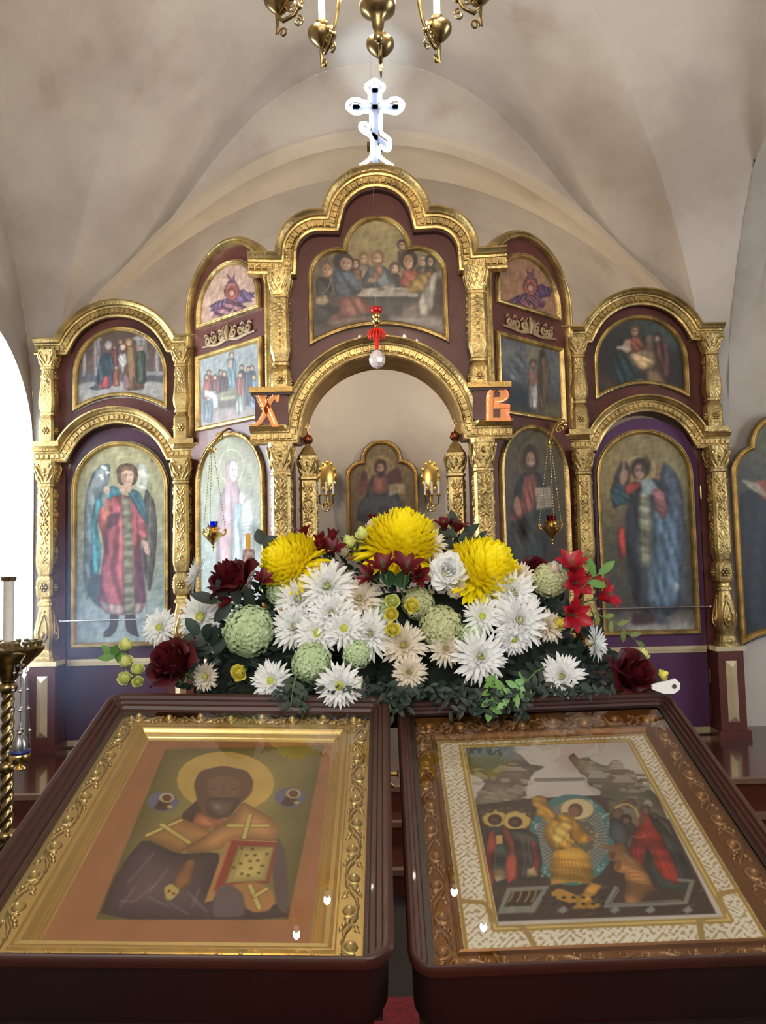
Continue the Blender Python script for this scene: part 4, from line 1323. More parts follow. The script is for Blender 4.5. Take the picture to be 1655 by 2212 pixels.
def p_woman(c):
    vgrad(c, [(0, '838d90'), (.4, '818b80'), (.75, '827e58'), (1, '786f45')])
    c.ring(410, 1260, 108, 150, 4, 'd0c898', alpha=.8)
    for k in range(8): c.line([(250, 1180 + 34 * k), (285, 1178 + 34 * k)], 6, 'a89c70', alpha=.5); c.line([(560, 1180 + 34 * k), (600, 1172 + 34 * k)], 6, 'a89c70', alpha=.4)
    c.poly([(400, 1190), (350, 1260), (370, 1400), (320, 1500), (290, 1640), (280, 1900), (270, 2300), (420, 2300), (430, 2000), (440, 1650), (500, 1600), (480, 1460), (460, 1400), (465, 1260), (440, 1200)], '946a6c', sm=1, tex=(6, 90, .14))
    c.poly([(430, 1600), (500, 1570), (480, 1750), (500, 1920), (520, 2300), (400, 2300), (420, 2000)], '84989c', tex=(4, 90, .14))
    c.ell(428, 1305, 40, 88, 'b68a88'); c.poly([(400, 1230), (440, 1220), (460, 1290), (450, 1370), (430, 1390), (405, 1350), (395, 1280)], 'd3b09c')
    c.poly([(405, 1222), (440, 1215), (430, 1240), (400, 1260)], 'dcdcdc')
    for q in ((420, 1290), (446, 1286)): c.ell(q[0], q[1], 7, 7, '5a4438')
    c.line([(436, 1290), (442, 1320), (434, 1326)], 4, 'a07058'); c.line([(424, 1345), (444, 1343)], 5, 'a85a50')
    c.poly([(480, 1500), (510, 1490), (530, 1540), (510, 1590), (480, 1580)], 'd9bda8')
    c.poly([(500, 1580), (560, 1560), (600, 1650), (600, 1900), (590, 2300), (490, 2300), (500, 1950), (495, 1750)], 'b9bcb8', sm=1, tex=(3, 60, .05))
    for k in range(17): c.line([(512, 1650 + 36 * k), (584, 1640 + 36 * k)], 7, '767a76', alpha=.6)
    for k in range(17): c.line([(516, 1668 + 36 * k), (560, 1662 + 36 * k)], 5, '8a8c88', alpha=.5)


def p_man_book(c):
    c.soft_k = 2.6
    vgrad(c, [(0, '2a2420'), (.35, '3a2c24'), (.7, '54452c'), (1, '5c4c2e')])
    c.ring(580, 1240, 105, 150, 5, '8a744a', alpha=.7)
    c.poly([(520, 1340), (650, 1340), (700, 1430), (740, 1560), (760, 1800), (720, 2000), (680, 2200), (440, 2200), (400, 1900), (420, 1600), (450, 1440)], '2e3234', sm=1, tex=(12, 80, .25))
    c.poly([(520, 1370), (630, 1360), (650, 1500), (620, 1640), (560, 1700), (500, 1700), (500, 1500)], '8a4436', sm=1, tex=(20, 80, .18))
    c.poly([(480, 1560), (540, 1600), (520, 1720), (450, 1780), (390, 1740), (430, 1640)], '7c3630', tex=(40, 80, .22))
    c.poly([(400, 1800), (560, 1740), (720, 1700), (680, 1900), (500, 2100), (420, 2050)], '3d3d38', alpha=.8, soft=.02, tex=(40, 70, .25))
    c.poly([(445, 1560), (470, 1540), (500, 1640), (500, 1700), (460, 1710), (430, 1620)], 'a8704e')
    c.poly([(560, 1330), (600, 1330), (600, 1380), (565, 1380)], 'a87452')
    c.head(578, 1240, 105, 190, '3c2a1e', 'b07e58', beard='46301f')
    c.poly([(620, 1480), (750, 1470), (760, 1640), (630, 1660)], 'b8a486', sm=0); c.line([(686, 1475), (694, 1655)], 6, '6f5a40')
    for k in range(6): c.line([(634, 1505 + 24 * k), (680, 1502 + 24 * k)], 7, '6a5a44', alpha=.7); c.line([(698, 1500 + 24 * k), (748, 1497 + 24 * k)], 7, '6a5a44', alpha=.7)


def p_supper(c):
    c.soft_k = 1.7
    vgrad(c, [(0, '6a5a54'), (.25, '5a4c44'), (.5, '8c7a4c'), (1, 'a28c54')])
    c.poly([(60, 100), (480, 100), (500, 600), (60, 1100)], '6a5440', soft=.05, alpha=.7)
    c.poly([(1120, 80), (1600, 200), (1600, 1000), (1250, 640), (1100, 300)], '5f5240', soft=.05, alpha=.7)
    c.poly([(100, 560), (1560, 560), (1560, 1100), (100, 1100)], '54463f', soft=.04)
    for x, y, w, h, hair, col, wd, hg in ((650, 200, 95, 110, '8a6238', '7a6a50', 190, 260), (560, 260, 80, 90, '5a4030', '6a4c3a', 160, 200), (1000, 310, 100, 110, '5a4638', '4c3c34', 150, 220), (1080, 50, 90, 95, '4a3428', '6a5038', 110, 240), (1310, 220, 110, 120, '7a6a58', '6a5a4a', 200, 300), (1395, 230, 90, 110, '3c2c24', '4c3c34', 160, 300)):
        c.poly([(x - wd / 2, y + hg), (x - wd * .4, y + h * .7), (x, y + h * .45), (x + wd * .4, y + h * .7), (x + wd / 2, y + hg)], col, tex=(5, 100, .2)); c.head(x, y, w, h, hair, 'b8906a')
    # central figure
    c.poly([(620, 440), (700, 320), (770, 270), (850, 270), (940, 330), (990, 440), (1010, 520), (620, 530)], '5d6468', sm=1, tex=(20, 90, .18))
    c.poly([(770, 270), (850, 270), (870, 380), (800, 430), (740, 400)], '9a6450', tex=(30, 80, .15))
    c.head(805, 200, 120, 150, '8a6236', 'c99e74', beard='7c5836')
    c.poly([(860, 430), (960, 490), (1020, 490), (980, 540), (880, 520)], '6f7478'); c.ell(900, 520, 40, 18, 'bc9070')
    # table
    c.poly([(570, 630), (650, 530), (1160, 520), (1260, 600), (1250, 630)], 'a89c8c', sm=1); c.poly([(570, 630), (1250, 625), (1260, 860), (700, 870)], '4b443f', tex=(0, 60, .12), soft=.01)
    c.ell(1060, 560, 80, 20, '8f8678'); c.ell(850, 540, 40, 16, '6f6458'); c.ell(740, 440, 46, 30, 'a88058')
    # right group
    c.head(1150, 230, 150, 190, '3e2c24', 'b07c56')
    c.poly([(1090, 340), (1230, 320), (1290, 420), (1200, 520), (1060, 520), (1060, 440)], 'a8523c', sm=1, tex=(40, 80, .15))
    c.poly([(1180, 450), (1290, 360), (1400, 350), (1420, 440), (1330, 560), (1200, 590), (1130, 570)], 'a17c38', sm=1, tex=(30, 80, .14))
    c.poly([(1440, 340), (1520, 330), (1530, 400), (1480, 400), (1450, 520), (1420, 760), (1350, 860), (1260, 820), (1250, 720), (1330, 520)], 'a09a88', sm=1, tex=(10, 90, .14))
    c.poly([(1470, 420), (1560, 440), (1560, 720), (1460, 720)], '4a3834'); c.poly([(1080, 830), (1160, 720), (1250, 700), (1260, 830)], '8a7460', soft=.02)
    c.poly([(900, 870), (1250, 830), (1540, 860), (1560, 1020), (1300, 960)], 'a39488', soft=.03); c.line([(1500, 980), (1530, 900), (1540, 850)], 14, '5f6468', alpha=.6)
    # left group
    c.head(420, 250, 180, 170, '3a302e', 'b08464', tilt=35)
    c.poly([(330, 300), (300, 420), (330, 600), (470, 640), (620, 560), (600, 470), (520, 360), (440, 330)], '4a5262', sm=1, tex=(30, 70, .2))
    c.poly([(400, 340), (520, 360), (600, 480), (590, 560), (480, 460)], '5f7184', soft=.015)
    c.head(230, 320, 150, 150, '74604e', 'b88460', tilt=15)
    c.poly([(150, 400), (270, 420), (300, 560), (240, 640), (120, 620), (110, 470)], '3f3c36', tex=(40, 80, .2)); c.poly([(120, 630), (230, 600), (270, 680), (200, 740), (110, 700)], 'a08c64', tex=(50, 80, .15))
    c.line([(290, 420), (260, 520), (190, 590)], 16, '8a8c7c', alpha=.6)
    c.poly([(370, 640), (480, 620), (640, 640), (720, 700), (730, 800), (560, 840), (420, 870), (250, 890), (360, 740)], '8a5242', sm=1, tex=(30, 70, .18))
    c.poly([(110, 740), (250, 720), (380, 760), (250, 880), (110, 950)], '38383a', soft=.02, tex=(40, 60, .2)); c.poly([(250, 900), (500, 860), (760, 870), (560, 900), (300, 950)], '8f6a5c', soft=.02)


def p_enthroned(c):
    c.soft_k = 1.6
    vgrad(c, [(0, '5c4028'), (.4, '6e5534'), (1, '7e6438')])
    c.ell(735, 1040, 110, 105, '8c7040', soft=.01); c.ring(735, 1045, 95, 92, 4, 'a08850')
    c.poly([(610, 1040), (640, 1060), (640, 1170), (600, 1180), (590, 1090)], '5e2c24'); c.poly([(870, 1020), (890, 1140), (800, 1160), (780, 1060)], '5e2c24')
    c.poly([(680, 1080), (790, 1080), (830, 1150), (870, 1240), (890, 1300), (870, 1420), (560, 1420), (580, 1280), (630, 1230), (650, 1140)], '3a3a3e', sm=1, tex=(20, 60, .2))
    c.poly([(680, 1085), (790, 1085), (800, 1180), (740, 1220), (660, 1200)], '8a4a3c', sm=1, tex=(10, 60, .15))
    c.poly([(560, 1140), (650, 1110), (640, 1180), (600, 1220), (570, 1200)], '74402e')
    c.head(735, 1030, 68, 90, '3c281c', 'b27c54', beard='40281a')
    c.poly([(790, 1150), (850, 1140), (860, 1210), (800, 1230)], 'a08862', sm=0); c.poly([(850, 1140), (910, 1145), (905, 1210), (860, 1210)], 'a88e66', sm=0)
    c.poly([(600, 1250), (730, 1230), (880, 1250), (900, 1330), (740, 1290), (580, 1350)], '44484e', soft=.02)


def p_robed(c):
    vgrad(c, [(0, '22252c'), (.5, '2e3240'), (.85, '5c5c44'), (1, '6e6438')])
    c.poly([(1590, 1080), (1640, 1040), (1760, 1080), (1780, 1420), (1600, 1420)], '272b38', tex=(4, 40, .2))
    c.poly([(1620, 1040), (1700, 1030), (1700, 1100), (1650, 1080)], 'a2503a'); c.poly([(1600, 1035), (1640, 1045), (1660, 1075), (1625, 1060)], 'a89a80')
    c.head(1720, 1010, 50, 60, '3c2a20', 'a87c58')


LIB_O = arch_outline(.335, 1.03, 2.11, 2.445)
for s, fn, lab in ((-1, p_angel_left, 'arched icon of a winged figure in red robe and teal cloak holding white lilies'), (1, p_angel_right, 'arched icon of a winged figure in dark armour and blue cloak, on the right door')):
    icon('door_icon', lab, wall_frame(s * (BX - .012), OY - .006), LIB_O, fn, cell=.0042, tr=(0, 900, 3.678) if s < 0 else (1180, 860, 3.457), y=-.002)
UP_O = arch_outline(.33, 2.655, 2.925, 3.255, .105)
icon('scene_icon', 'small arched icon of robed people with a child in a columned hall, upper left', wall_frame(-BX + .012, OY - .001), UP_O, p_temple, cell=.0042, tr=(60, 620, 4.1375))
icon('scene_icon', 'small dark arched icon of figures round a glowing cradle, upper right', wall_frame(BX - .0, OY - .001), UP_O, p_nativity, cell=.0042, tr=(1200, 600, 3.637))
for s in (-1, 1):
    M = BAYF[s] @ T(0, -.001, 0); c0 = M.copy()
    a = local_hit(M, 500 if s < 0 else 1140, 640 if s < 0 else 622)
    I = icon('winged_head_icon', 'arched icon of a six-winged face on %s ground, top of the %s angled bay' % (('pale pink', 'left') if s < 0 else ('orange brown', 'right')), M, arch_outline(.325, 3.185, 3.26, 3.575), p_seraph(s > 0) if s < 0 else (lambda c: p_seraph(True)(c, 1470, 560)), cell=.0045, bg='c99a80' if s < 0 else 'a8704a', tr=(400, 340, 1.970))
    icon('panel_icon', 'rectangular icon of %s' % ('a woman standing above a robed crowd, in the left angled bay' if s < 0 else 'a half-clothed man beside a cloudy figure, in the right angled bay'), M, [(-.338, 2.48), (.338, 2.48), (.338, 3.0), (-.338, 3.0)], p_vision_left if s < 0 else p_vision_right, cell=.0045, tr=(400, 700, 4.097) if s < 0 else (1000, 680, 3.95), fr=.95)
    icon('standing_figure_icon', 'tall arched icon of %s' % ('a veiled woman in pink holding a white scroll' if s < 0 else 'a bearded man in dark robe holding an open book'), M, arch_outline(.345, 1.03, 2.10, 2.435), p_woman if s < 0 else p_man_book, cell=.0045, tr=(400, 700, 4.097) if s < 0 else (1000, 680, 3.95))


def trefoil(hw, z0, zs, r1, r2, c2z, rise=0.0, n=14):
    """arched panel with a smaller raised lobe"""
    c1x = hw - r1
    d = math.hypot(c1x, c2z - zs); a = (r1 * r1 - r2 * r2 + d * d) / (2 * d); h = math.sqrt(max(0, r1 * r1 - a * a))
    ux, uz = -c1x / d, (c2z - zs) / d
    ix, iz = c1x + ux * a + uz * h, zs + uz * a - ux * h
    a1 = math.degrees(math.atan2(iz - zs, ix - c1x)); a2 = math.degrees(math.atan2(iz - c2z, ix))
    R = arc(c1x, zs, r1, 0, a1, n) + arc(0, c2z, r2, a2, 90, n)[1:]
    L = [(-p[0], p[1]) for p in reversed(R[:-1])]
    bot = [(-hw + 2 * hw * i / n, z0 + rise * (1 - (-1 + 2 * i / n) ** 2)) for i in range(n + 1)]
    return bot + R + L


M = MC @ T(0, .019, 0)
icon('supper_icon', 'large three-lobed icon of robed men at a white-clothed table, above the central arch', M, trefoil(.437, 2.915, 3.36, .185, .215, 3.53, .125), p_supper, cell=.0032, tr=(660, 520, 5.172), fr=1.0)
M = wall_frame(-.003, 7.15)
icon('altar_icon', 'brown three-lobed icon of a seated bearded man, on the altar wall inside the arch', M, trefoil(.335, 1.6, 2.36, .16, .19, 2.52), p_enthroned, cell=.007, tr=(600, 700, 3.31), framem=GOLD_DARK, fr=1.1)
M = wall_frame(2.86, 5.44)
icon('wall_icon', 'dark three-lobed icon hanging on the plaster wall at the right picture edge', M, trefoil(.38, .93, 2.13, .22, .24, 2.32, .10), p_robed, cell=.008, bg='262a34', framem=GOLD_DARK, fr=1.3)

# ================================================================== THE TWO ICON STANDS
def slope_frame(x, y, z, yaw, a, ro):
    yaw, a, ro = map(math.radians, (yaw, a, ro))
    ex = np.array([math.cos(yaw) * math.cos(ro), math.sin(yaw) * math.cos(ro), math.sin(ro)])
    ey = np.array([-math.sin(yaw) * math.cos(a), math.cos(yaw) * math.cos(a), math.sin(a)]); ey -= ex * (ex @ ey); ey /= np.linalg.norm(ey)
    return frame((x, y, z), ex, ey, np.cross(ex, ey))


def rrect(x0, x1, y0, y1, r, n=6):
    r = max(r, 1e-4); P = []
    for cx_, cy_, a in ((x1 - r, y0 + r, -90), (x1 - r, y1 - r, 0), (x0 + r, y1 - r, 90), (x0 + r, y0 + r, 180)):
        P += arc(cx_, cy_, r, a, a + 90, n)
    return P


def ring_loft(mb, outer, inner, prof):
    """profile [(t, h)] between two matched closed rings in the xy plane"""
    n = len(outer); vs = []; fs = []
    for t, h in prof:
        for a, b in zip(outer, inner): vs.append((a[0] + (b[0] - a[0]) * t, a[1] + (b[1] - a[1]) * t, h))
    for j in range(len(prof) - 1):
        for i in range(n): fs.append((j * n + i, j * n + (i + 1) % n, (j + 1) * n + (i + 1) % n, (j + 1) * n + i))
    mb.add(vs, fs)


def carved_border(name, o, i, t0, t1, h, rise, L, parent, m, cols, cell=.0016):
    """running scroll relief on the four sides of a rectangular frame; o and i are (x0, x1, y0, y1)"""
    V_, F_, C_ = [], [], []
    for side in range(4):
        if side in (0, 1):      # left, right: run along y
            k = 0 if side == 0 else 1
            a = o[k] + (i[k] - o[k]) * t0; b = o[k] + (i[k] - o[k]) * t1
            lo, hi = o[2] + (i[2] - o[2]) * t0, o[3] + (i[3] - o[3]) * t0
        else:
            k = side
            a = o[k] + (i[k] - o[k]) * t0; b = o[k] + (i[k] - o[k]) * t1
            lo, hi = o[0] + (i[0] - o[0]) * t0, o[1] + (i[1] - o[1]) * t0
        w = abs(b - a)
        if w < .012: continue
        U, V, H = relief_strip(lo, hi, w, scroll_tile, L, cell, 1.0)
        Hn = H / H.max(); c = (a + b) / 2
        if side in (0, 1): X, Y = c + V * (1 if side == 0 else -1), U
        else: X, Y = U, c + V * (1 if side == 2 else -1)
        # mitre: keep only what lies nearest this side
        fx0 = (X - o[0]) / (i[0] - o[0]); fx1 = (X - o[1]) / (i[1] - o[1]); fy0 = (Y - o[2]) / (i[2] - o[2]); fy1 = (Y - o[3]) / (i[3] - o[3])
        allf = np.stack([fx0, fx1, fy0, fy1]); keep = allf[side] <= allf.min(0) + .01
        nv, nu = U.shape; base = sum(len(q) for q in V_)
        V_.append(np.stack([X, Y, h + Hn * rise], -1).reshape(-1, 3))
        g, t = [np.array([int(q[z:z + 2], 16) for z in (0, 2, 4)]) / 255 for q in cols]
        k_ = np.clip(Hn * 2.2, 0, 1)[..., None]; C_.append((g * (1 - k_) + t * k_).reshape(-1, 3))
        idx = np.arange(nu * nv).reshape(nv, nu)
        q = np.stack([idx[:-1, :-1], idx[:-1, 1:], idx[1:, 1:], idx[1:, :-1]], -1).reshape(-1, 4); kp = keep[:-1, :-1].ravel()
        flip = side in (1, 2)
        q = q[kp] + base
        F_.append(q)
    me = grid_mesh(name, np.concatenate(V_), np.concatenate(F_), np.concatenate(C_))
    return link(name, me, m, parent)


SLX = {'L': slope_frame(-.300, 1.363, 1.164, .4, 18.8, -2.0), 'R': slope_frame(.323, 1.403, 1.132, -.4, 19.8, 1.07)}
STAND = {}
for key, label, mouth in (('L', 'slanted mahogany icon stand at the left, bright gold frame inside', 0), ('R', 'slanted mahogany icon stand at the right, bronze carved frame inside', 1)):
    M = SLX[key]
    S = thing('icon_stand', label, 'lectern', M); STAND[key] = S
    d = .03 if key == 'L' else .022
    outer = rrect(-.30, .30, -.352, .350, .035); inn = rrect(-.262, .262, -.334, .302, .004) if key == 'L' else rrect(-.270, .270, -.338, .318, .004)
    mb = MB()
    ring_loft(mb, outer, inn, [(.1, -.02), (-.04, -.018), (-.10, -.010), (0, -.002), (.12, .0), (.28, -.001), (.34, -.007), (.52, -.007), (.58, -.013), (.76, -.013), (.84, -.019), (1, -.020), (1, -.05)])
    part('case_rim', mb, MAHOG, S)
    mb = MB(); mb.M = None; mb.add([(-.29, -.34, -.114), (.29, -.34, -.114), (.29, .34, -.114), (-.29, .34, -.114)], [(0, 1, 2, 3)])
    mb.prism(rrect(-.296, .296, -.347, .345, .038), -.115, -.016) if False else ring_loft(mb, rrect(-.297, .297, -.349, .347, .036), rrect(-.266, .266, -.337, .315, .01), [(1, -.018), (0, -.018), (0, -.10), (.3, -.115)]); mb.M = None
    part('case', mb, MAHOG_DARK, S)
    # upright cabinet carrying the case
    Mi = M.inverted(); p0 = M @ Vector((0, -.33, -.115)); p1 = M @ Vector((0, .33, -.115)); xc = (p0.x + p1.x) / 2
    mb = MB(); mb.M = Mi @ frame((xc, 0, 0), (0, 1, 0), (1, 0, 0), (0, 0, 1))
    mb.prism([(p0.y + .01, .06), (p1.y - .06, .06), (p1.y - .06, p1.z - .01), (p0.y + .01, p0.z)], -.262, .262)
    mb.prism([(p0.y - .012, .0), (p1.y - .04, .0), (p1.y - .04, .07), (p0.y - .012, .07)], -.285, .285)
    part('cabinet', mb, MAHOG_DARK, S)
    mb = MB(); mb.M = Mi @ frame((xc, p0.y + .01, 0), (1, 0, 0), (0, 1, 0), (0, 0, 1))
    mb.box(-.20, .20, -.012, .001, .16, p0.z - .17)
    part('raised_panel', mb, MAHOG, S)
    if key == 'L':
        mb = MB(); mb.tube([(.300, .09, -.022), (.315, .09, -.022), (.318, .09, -.022)], [.004, .004, .009], 10); mb.tube([(.300, .075, -.03), (.310, .07, -.035)], .004, 8)
        part('latch', mb, BRASS, S)
    # glass pane
    mb = MB(); mb.M = Matrix(((1, 0, 0, 0), (0, 0, 1, 0), (0, 1, 0, 0), (0, 0, 0, 1))); a = (-.264, .264, -.336, .304) if key == 'L' else (-.272, .272, -.340, .320)
    mb.M = None; mb.add([(a[0], a[2], -.0205), (a[1], a[2], -.0205), (a[1], a[3], -.0205), (a[0], a[3], -.0205)], [(0, 1, 2, 3)])
    part('glass_pane', mb, GLASS, S)

# gold framed icon of a bishop-like saint (left stand)
M = SLX['L']
I = thing('lectern_icon', 'bright gold framed icon of a bearded haloed man with a red-edged book, left stand', 'icon', M @ T(0, 0, -.05))
oL = (-.271, .271, -.340, .335); iL = (-.186, .188, -.288, .226)
mb = MB(); D_ = .05
ring_loft(mb, rrect(*[oL[k] for k in (0, 1, 2, 3)], .001, 2), rrect(*iL, .001, 2), [(0, 0), (0, .020), (.03, .024), (.07, .022), (.09, .016), (.12, .016), (.56, .016), (.58, .022), (.62, .022), (.64, .017), (.68, .022), (.76, .0235), (.82, .018), (.85, .012), (.88, .015), (.91, .010), (.94, .013), (.97, .009), (1, .008), (1, 0)])
part('frame', mb, mat('bright gold leaf', (.88, .66, .26), .28, .55, var=.06, vscale=10), I)
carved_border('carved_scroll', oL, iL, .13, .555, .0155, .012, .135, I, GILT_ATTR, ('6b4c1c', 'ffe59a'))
mb = MB(); mb.add([(-.27, -.338, 0), (.27, -.338, 0), (.27, .335, 0), (-.27, .335, 0)], [(0, 1, 2, 3)]); part('backing_board', mb, RED_DARK, I)


def rectpts(r): return [(r[0], r[2]), (r[1], r[2]), (r[1], r[3]), (r[0], r[3])]


c = Canvas(WM[I.name], rectpts((iL[0] - .002, iL[1] + .002, iL[2] - .002, iL[3] + .002)), .0017, 'b0754a', 'xy', 3, .008); c.tr = (0, 1460, 1.9244)
c.poly([(688, 306), (1347, 289), (1197, 1014), (398, 1012)], '948748', sm=0, tex=(30, 14, .05))
for k in range(7): c.line([(690 + 18 * k, 336), (694 + 18 * k, 350)], 3, '6a5a34', alpha=.6); c.line([(1230 + 12 * k, 330), (1232 + 12 * k, 346)], 3, '6a5a34', alpha=.4)
c.ell(938, 441, 203, 126, 'dcb656', rot=3)
for q in ((678, 522), (1205, 505)):
    c.ell(q[0], q[1], 64, 42, '6f7290'); c.poly([(q[0] - 40, q[1] + 30), (q[0] - 10, q[1] - 15), (q[0] + 30, q[1] + 10), (q[0] + 40, q[1] + 25), (q[0], q[1] + 38)], '5c3c38')
    c.ring(q[0] + 15, q[1] - 16, 26, 17, 10, 'd2b66c'); c.ell(q[0] + 16, q[1] - 14, 18, 14, '6e4634'); c.ell(q[0] + 28, q[1] + 22, 12, 7, 'c8b070')
# mantle
c.poly([(600, 675), (745, 740), (860, 733), (920, 738), (875, 930), (980, 868), (1040, 900), (1060, 975), (1185, 940), (1205, 1012), (408, 1012), (470, 850), (535, 745)], '5f4c4e', sm=1, tex=(60, 26, .07))
c.poly([(1150, 660), (1190, 730), (1205, 1005), (1150, 960), (1130, 800)], '6a5652', sm=1)
for p in (((640, 735), (560, 830), (530, 860)), ((700, 800), (620, 900)), ((560, 880), (500, 960)), ((620, 920), (700, 960)), ((700, 940), (780, 990)), ((780, 900), (860, 980)), ((640, 870), (560, 940), (500, 935)), ((800, 960), (830, 880)), ((900, 960), (930, 900), (980, 890))):
    c.line(list(p), 5, 'a8a0a2', alpha=.55, soft=.005)
c.poly([(745, 585), (830, 505), (880, 560), (830, 640), (800, 640)], '5a4038', sm=1)
c.poly([(815, 570), (850, 560), (960, 570), (945, 640), (820, 630), (800, 610)], 'bb7448', sm=1, tex=(45, 220, .1))
c.poly([(598, 672), (745, 585), (905, 655), (745, 737)], 'bd8648', sm=0, tex=(45, 40, .05))
c.poly([(745, 737), (960, 590), (1010, 520), (1050, 545), (1130, 590), (1170, 640), (1140, 690), (965, 690), (900, 728)], 'c0894e', sm=1, tex=(30, 60, .06))
c.poly([(940, 690), (985, 690), (885, 935), (850, 942)], 'c08a4c', sm=0)
c.line([(745, 737), (960, 600)], 2, '7a5028')
for (pp, qq) in (((612, 662), (752, 600)), ((672, 618), (785, 692)), ((950, 622), (1112, 622)), ((1040, 580), (1015, 672))):
    c.line([pp, qq], 24, '5a4a20'); c.line([pp, qq], 19, 'd8c064')
# the book
c.poly([(965, 680), (1150, 688), (1120, 862), (925, 872), (885, 900)], 'a2442e', sm=0)
c.poly([(992, 706), (1138, 712), (1106, 852), (936, 862)], 'cfb964', sm=0, tex=(20, 70, .06))
c.line([(965, 682), (1150, 690)], 3, 'e0c080'); c.line([(992, 706), (936, 862)], 3, '8a6a30'); c.line([(1012, 712), (960, 860)], 2, '9a8040')
for (x, y) in ((1005, 716), (1110, 740), (972, 796), (1005, 823), (1043, 800), (1040, 770), (1072, 768), (1060, 745), (1033, 830), (1075, 820), (1090, 790), (1025, 745), (1050, 720), (1000, 780)): c.ell(x, y, 7, 5, '6a4f28')
# hand under the book, cuffs and end of the stole
c.poly([(770, 770), (812, 758), (800, 850), (760, 890), (725, 888), (722, 850)], '96643a', sm=1, tex=(60, 120, .1))
c.poly([(682, 880), (712, 862), (750, 892), (715, 932), (690, 930)], 'd0b25a', sm=1); c.ell(703, 895, 7, 5, '6a4a24'); c.ell(722, 905, 6, 5, '6a4a24')
c.poly([(960, 868), (1060, 855), (1130, 885), (1145, 935), (1120, 975), (1060, 985), (1020, 965), (1005, 905)], 'bb8248', sm=2)
c.poly([(900, 880), (960, 868), (1010, 905), (1020, 960), (1010, 1000), (880, 1005)], '6f5f62', sm=2)
for (pp, qq) in (((1040, 872), (1078, 965)), ((1060, 915), (1108, 885))): c.line([pp, qq], 24, '5a4a20'); c.line([pp, qq], 19, 'd8c064')
# head and beard
c.poly([(805, 450), (830, 395), (930, 372), (1030, 395), (1055, 440), (1045, 490), (990, 540), (960, 585), (900, 600), (840, 575), (820, 520)], '76543f', sm=2)
c.poly([(860, 430), (930, 410), (1000, 432), (990, 500), (930, 530), (875, 500)], '8a6248', sm=2, soft=.006)
c.poly([(858, 512), (900, 504), (925, 508), (960, 504), (1000, 512), (985, 548), (955, 578), (905, 594), (860, 570)], '755a4b', sm=2, soft=.004, tex=(70, 120, .1))
for sx in (-1, 1):
    c.line([(928 + sx * 22, 456), (928 + sx * 45, 452), (928 + sx * 62, 460)], 3, '4a3226', alpha=.55); c.ell(928 + sx * 42, 468, 13, 4, '4e3528', alpha=.55)
c.line([(930, 455), (926, 492), (938, 496)], 4, '5a3c2c', alpha=.8); c.line([(905, 516), (925, 511), (950, 517)], 3, '5a3426', alpha=.6)
for k in range(5): c.line([(880 + 22 * k, 400 - abs(k - 2)), (885 + 20 * k, 408)], 3, '5c4030', alpha=.5)
c.ell(905, 545, 14, 10, 'a89a90', soft=.006, alpha=.5)
lum = c.C @ np.array([.3, .59, .11]); c.C = np.clip((c.C * .86 + lum[:, None] * .14) * 1.08, 0, 255)
c.grain(3, fr=40)
c.build('painting', PAINTING_MATT, I)

# bronze framed icon with a figure in gold robes (right stand)
M = SLX['R']
I = thing('lectern_icon', 'bronze framed icon of a gold-robed figure before a teal disc, white filigree border, right stand', 'icon', M @ T(0, 0, -.044))
oR = (-.277, .277, -.338, .330); iR = (-.222, .215, -.298, .240)
mb = MB()
ring_loft(mb, rrect(*oR, .001, 2), rrect(*iR, .001, 2), [(0, 0), (0, .016), (.06, .020), (.14, .018), (.16, .012), (.80, .012), (.82, .019), (.90, .021), (.96, .012), (1, .010), (1, 0)])
part('frame', mb, mat('bronzed frame wood', '8a5c2c', .35, .35, var=.15, vscale=12), I)
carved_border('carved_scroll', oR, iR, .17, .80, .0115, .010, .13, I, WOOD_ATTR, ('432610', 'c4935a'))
mb = MB(); mb.add([(-.275, -.336, 0), (.275, -.336, 0), (.275, .33, 0), (-.275, .33, 0)], [(0, 1, 2, 3)]); part('backing_board', mb, RED_DARK, I)
c = Canvas(WM[I.name], rectpts((iR[0] - .002, iR[1] + .002, iR[2] - .002, iR[3] + .002)), .0016, 'fff8e6', 'xy', 5, .009); c.tr = (980, 1560, 2.853)
# filigree border
P = c.P; w1 = np.sin(P[:, 0] * 430 + 3.4 * np.sin(P[:, 1] * 210 + 1.3 * np.sin(P[:, 0] * 95))) + np.sin(P[:, 1] * 460 + 3.4 * np.sin(P[:, 0] * 230 + 1 + 1.2 * np.sin(P[:, 1] * 80))) + .7 * np.sin((P[:, 0] - P[:, 1]) * 610)
k_ = np.clip((w1 - .30) * 1.6, 0, 1)[:, None] * .85; c.C = c.C * (1 - k_) + np.array([190, 166, 116.]) * k_
pr = (-.166, .168, -.250, .212)
for g_, w_, col in ((.010, .012, 'b89a4c'), (.010, .004, 'e8cf86')):
    q = rectpts((pr[0] - g_ + .004, pr[1] + g_ - .004, pr[2] - g_ + .004, pr[3] + g_ - .004)); c.line(q + [q[0]], w_, col, px=False, sm=0)
for sx in (-1, 1):
    c.line([(sx * .215, -.20), (sx * .178, -.205), (sx * .172, -.245), (sx * .13, -.252), (sx * .12, -.29)], .009, 'b89a5c', px=False)
q = rectpts((iR[0] + .004, iR[1] - .004, iR[2] + .004, iR[3] - .004)); c.line(q + [q[0]], .006, 'b8964a', px=False, sm=0)
c.poly(rectpts(pr), 'd9d3cc', px=False, sm=0)
inside = sdf(c.P, np.array(rectpts(pr))); keepC = c.C.copy()
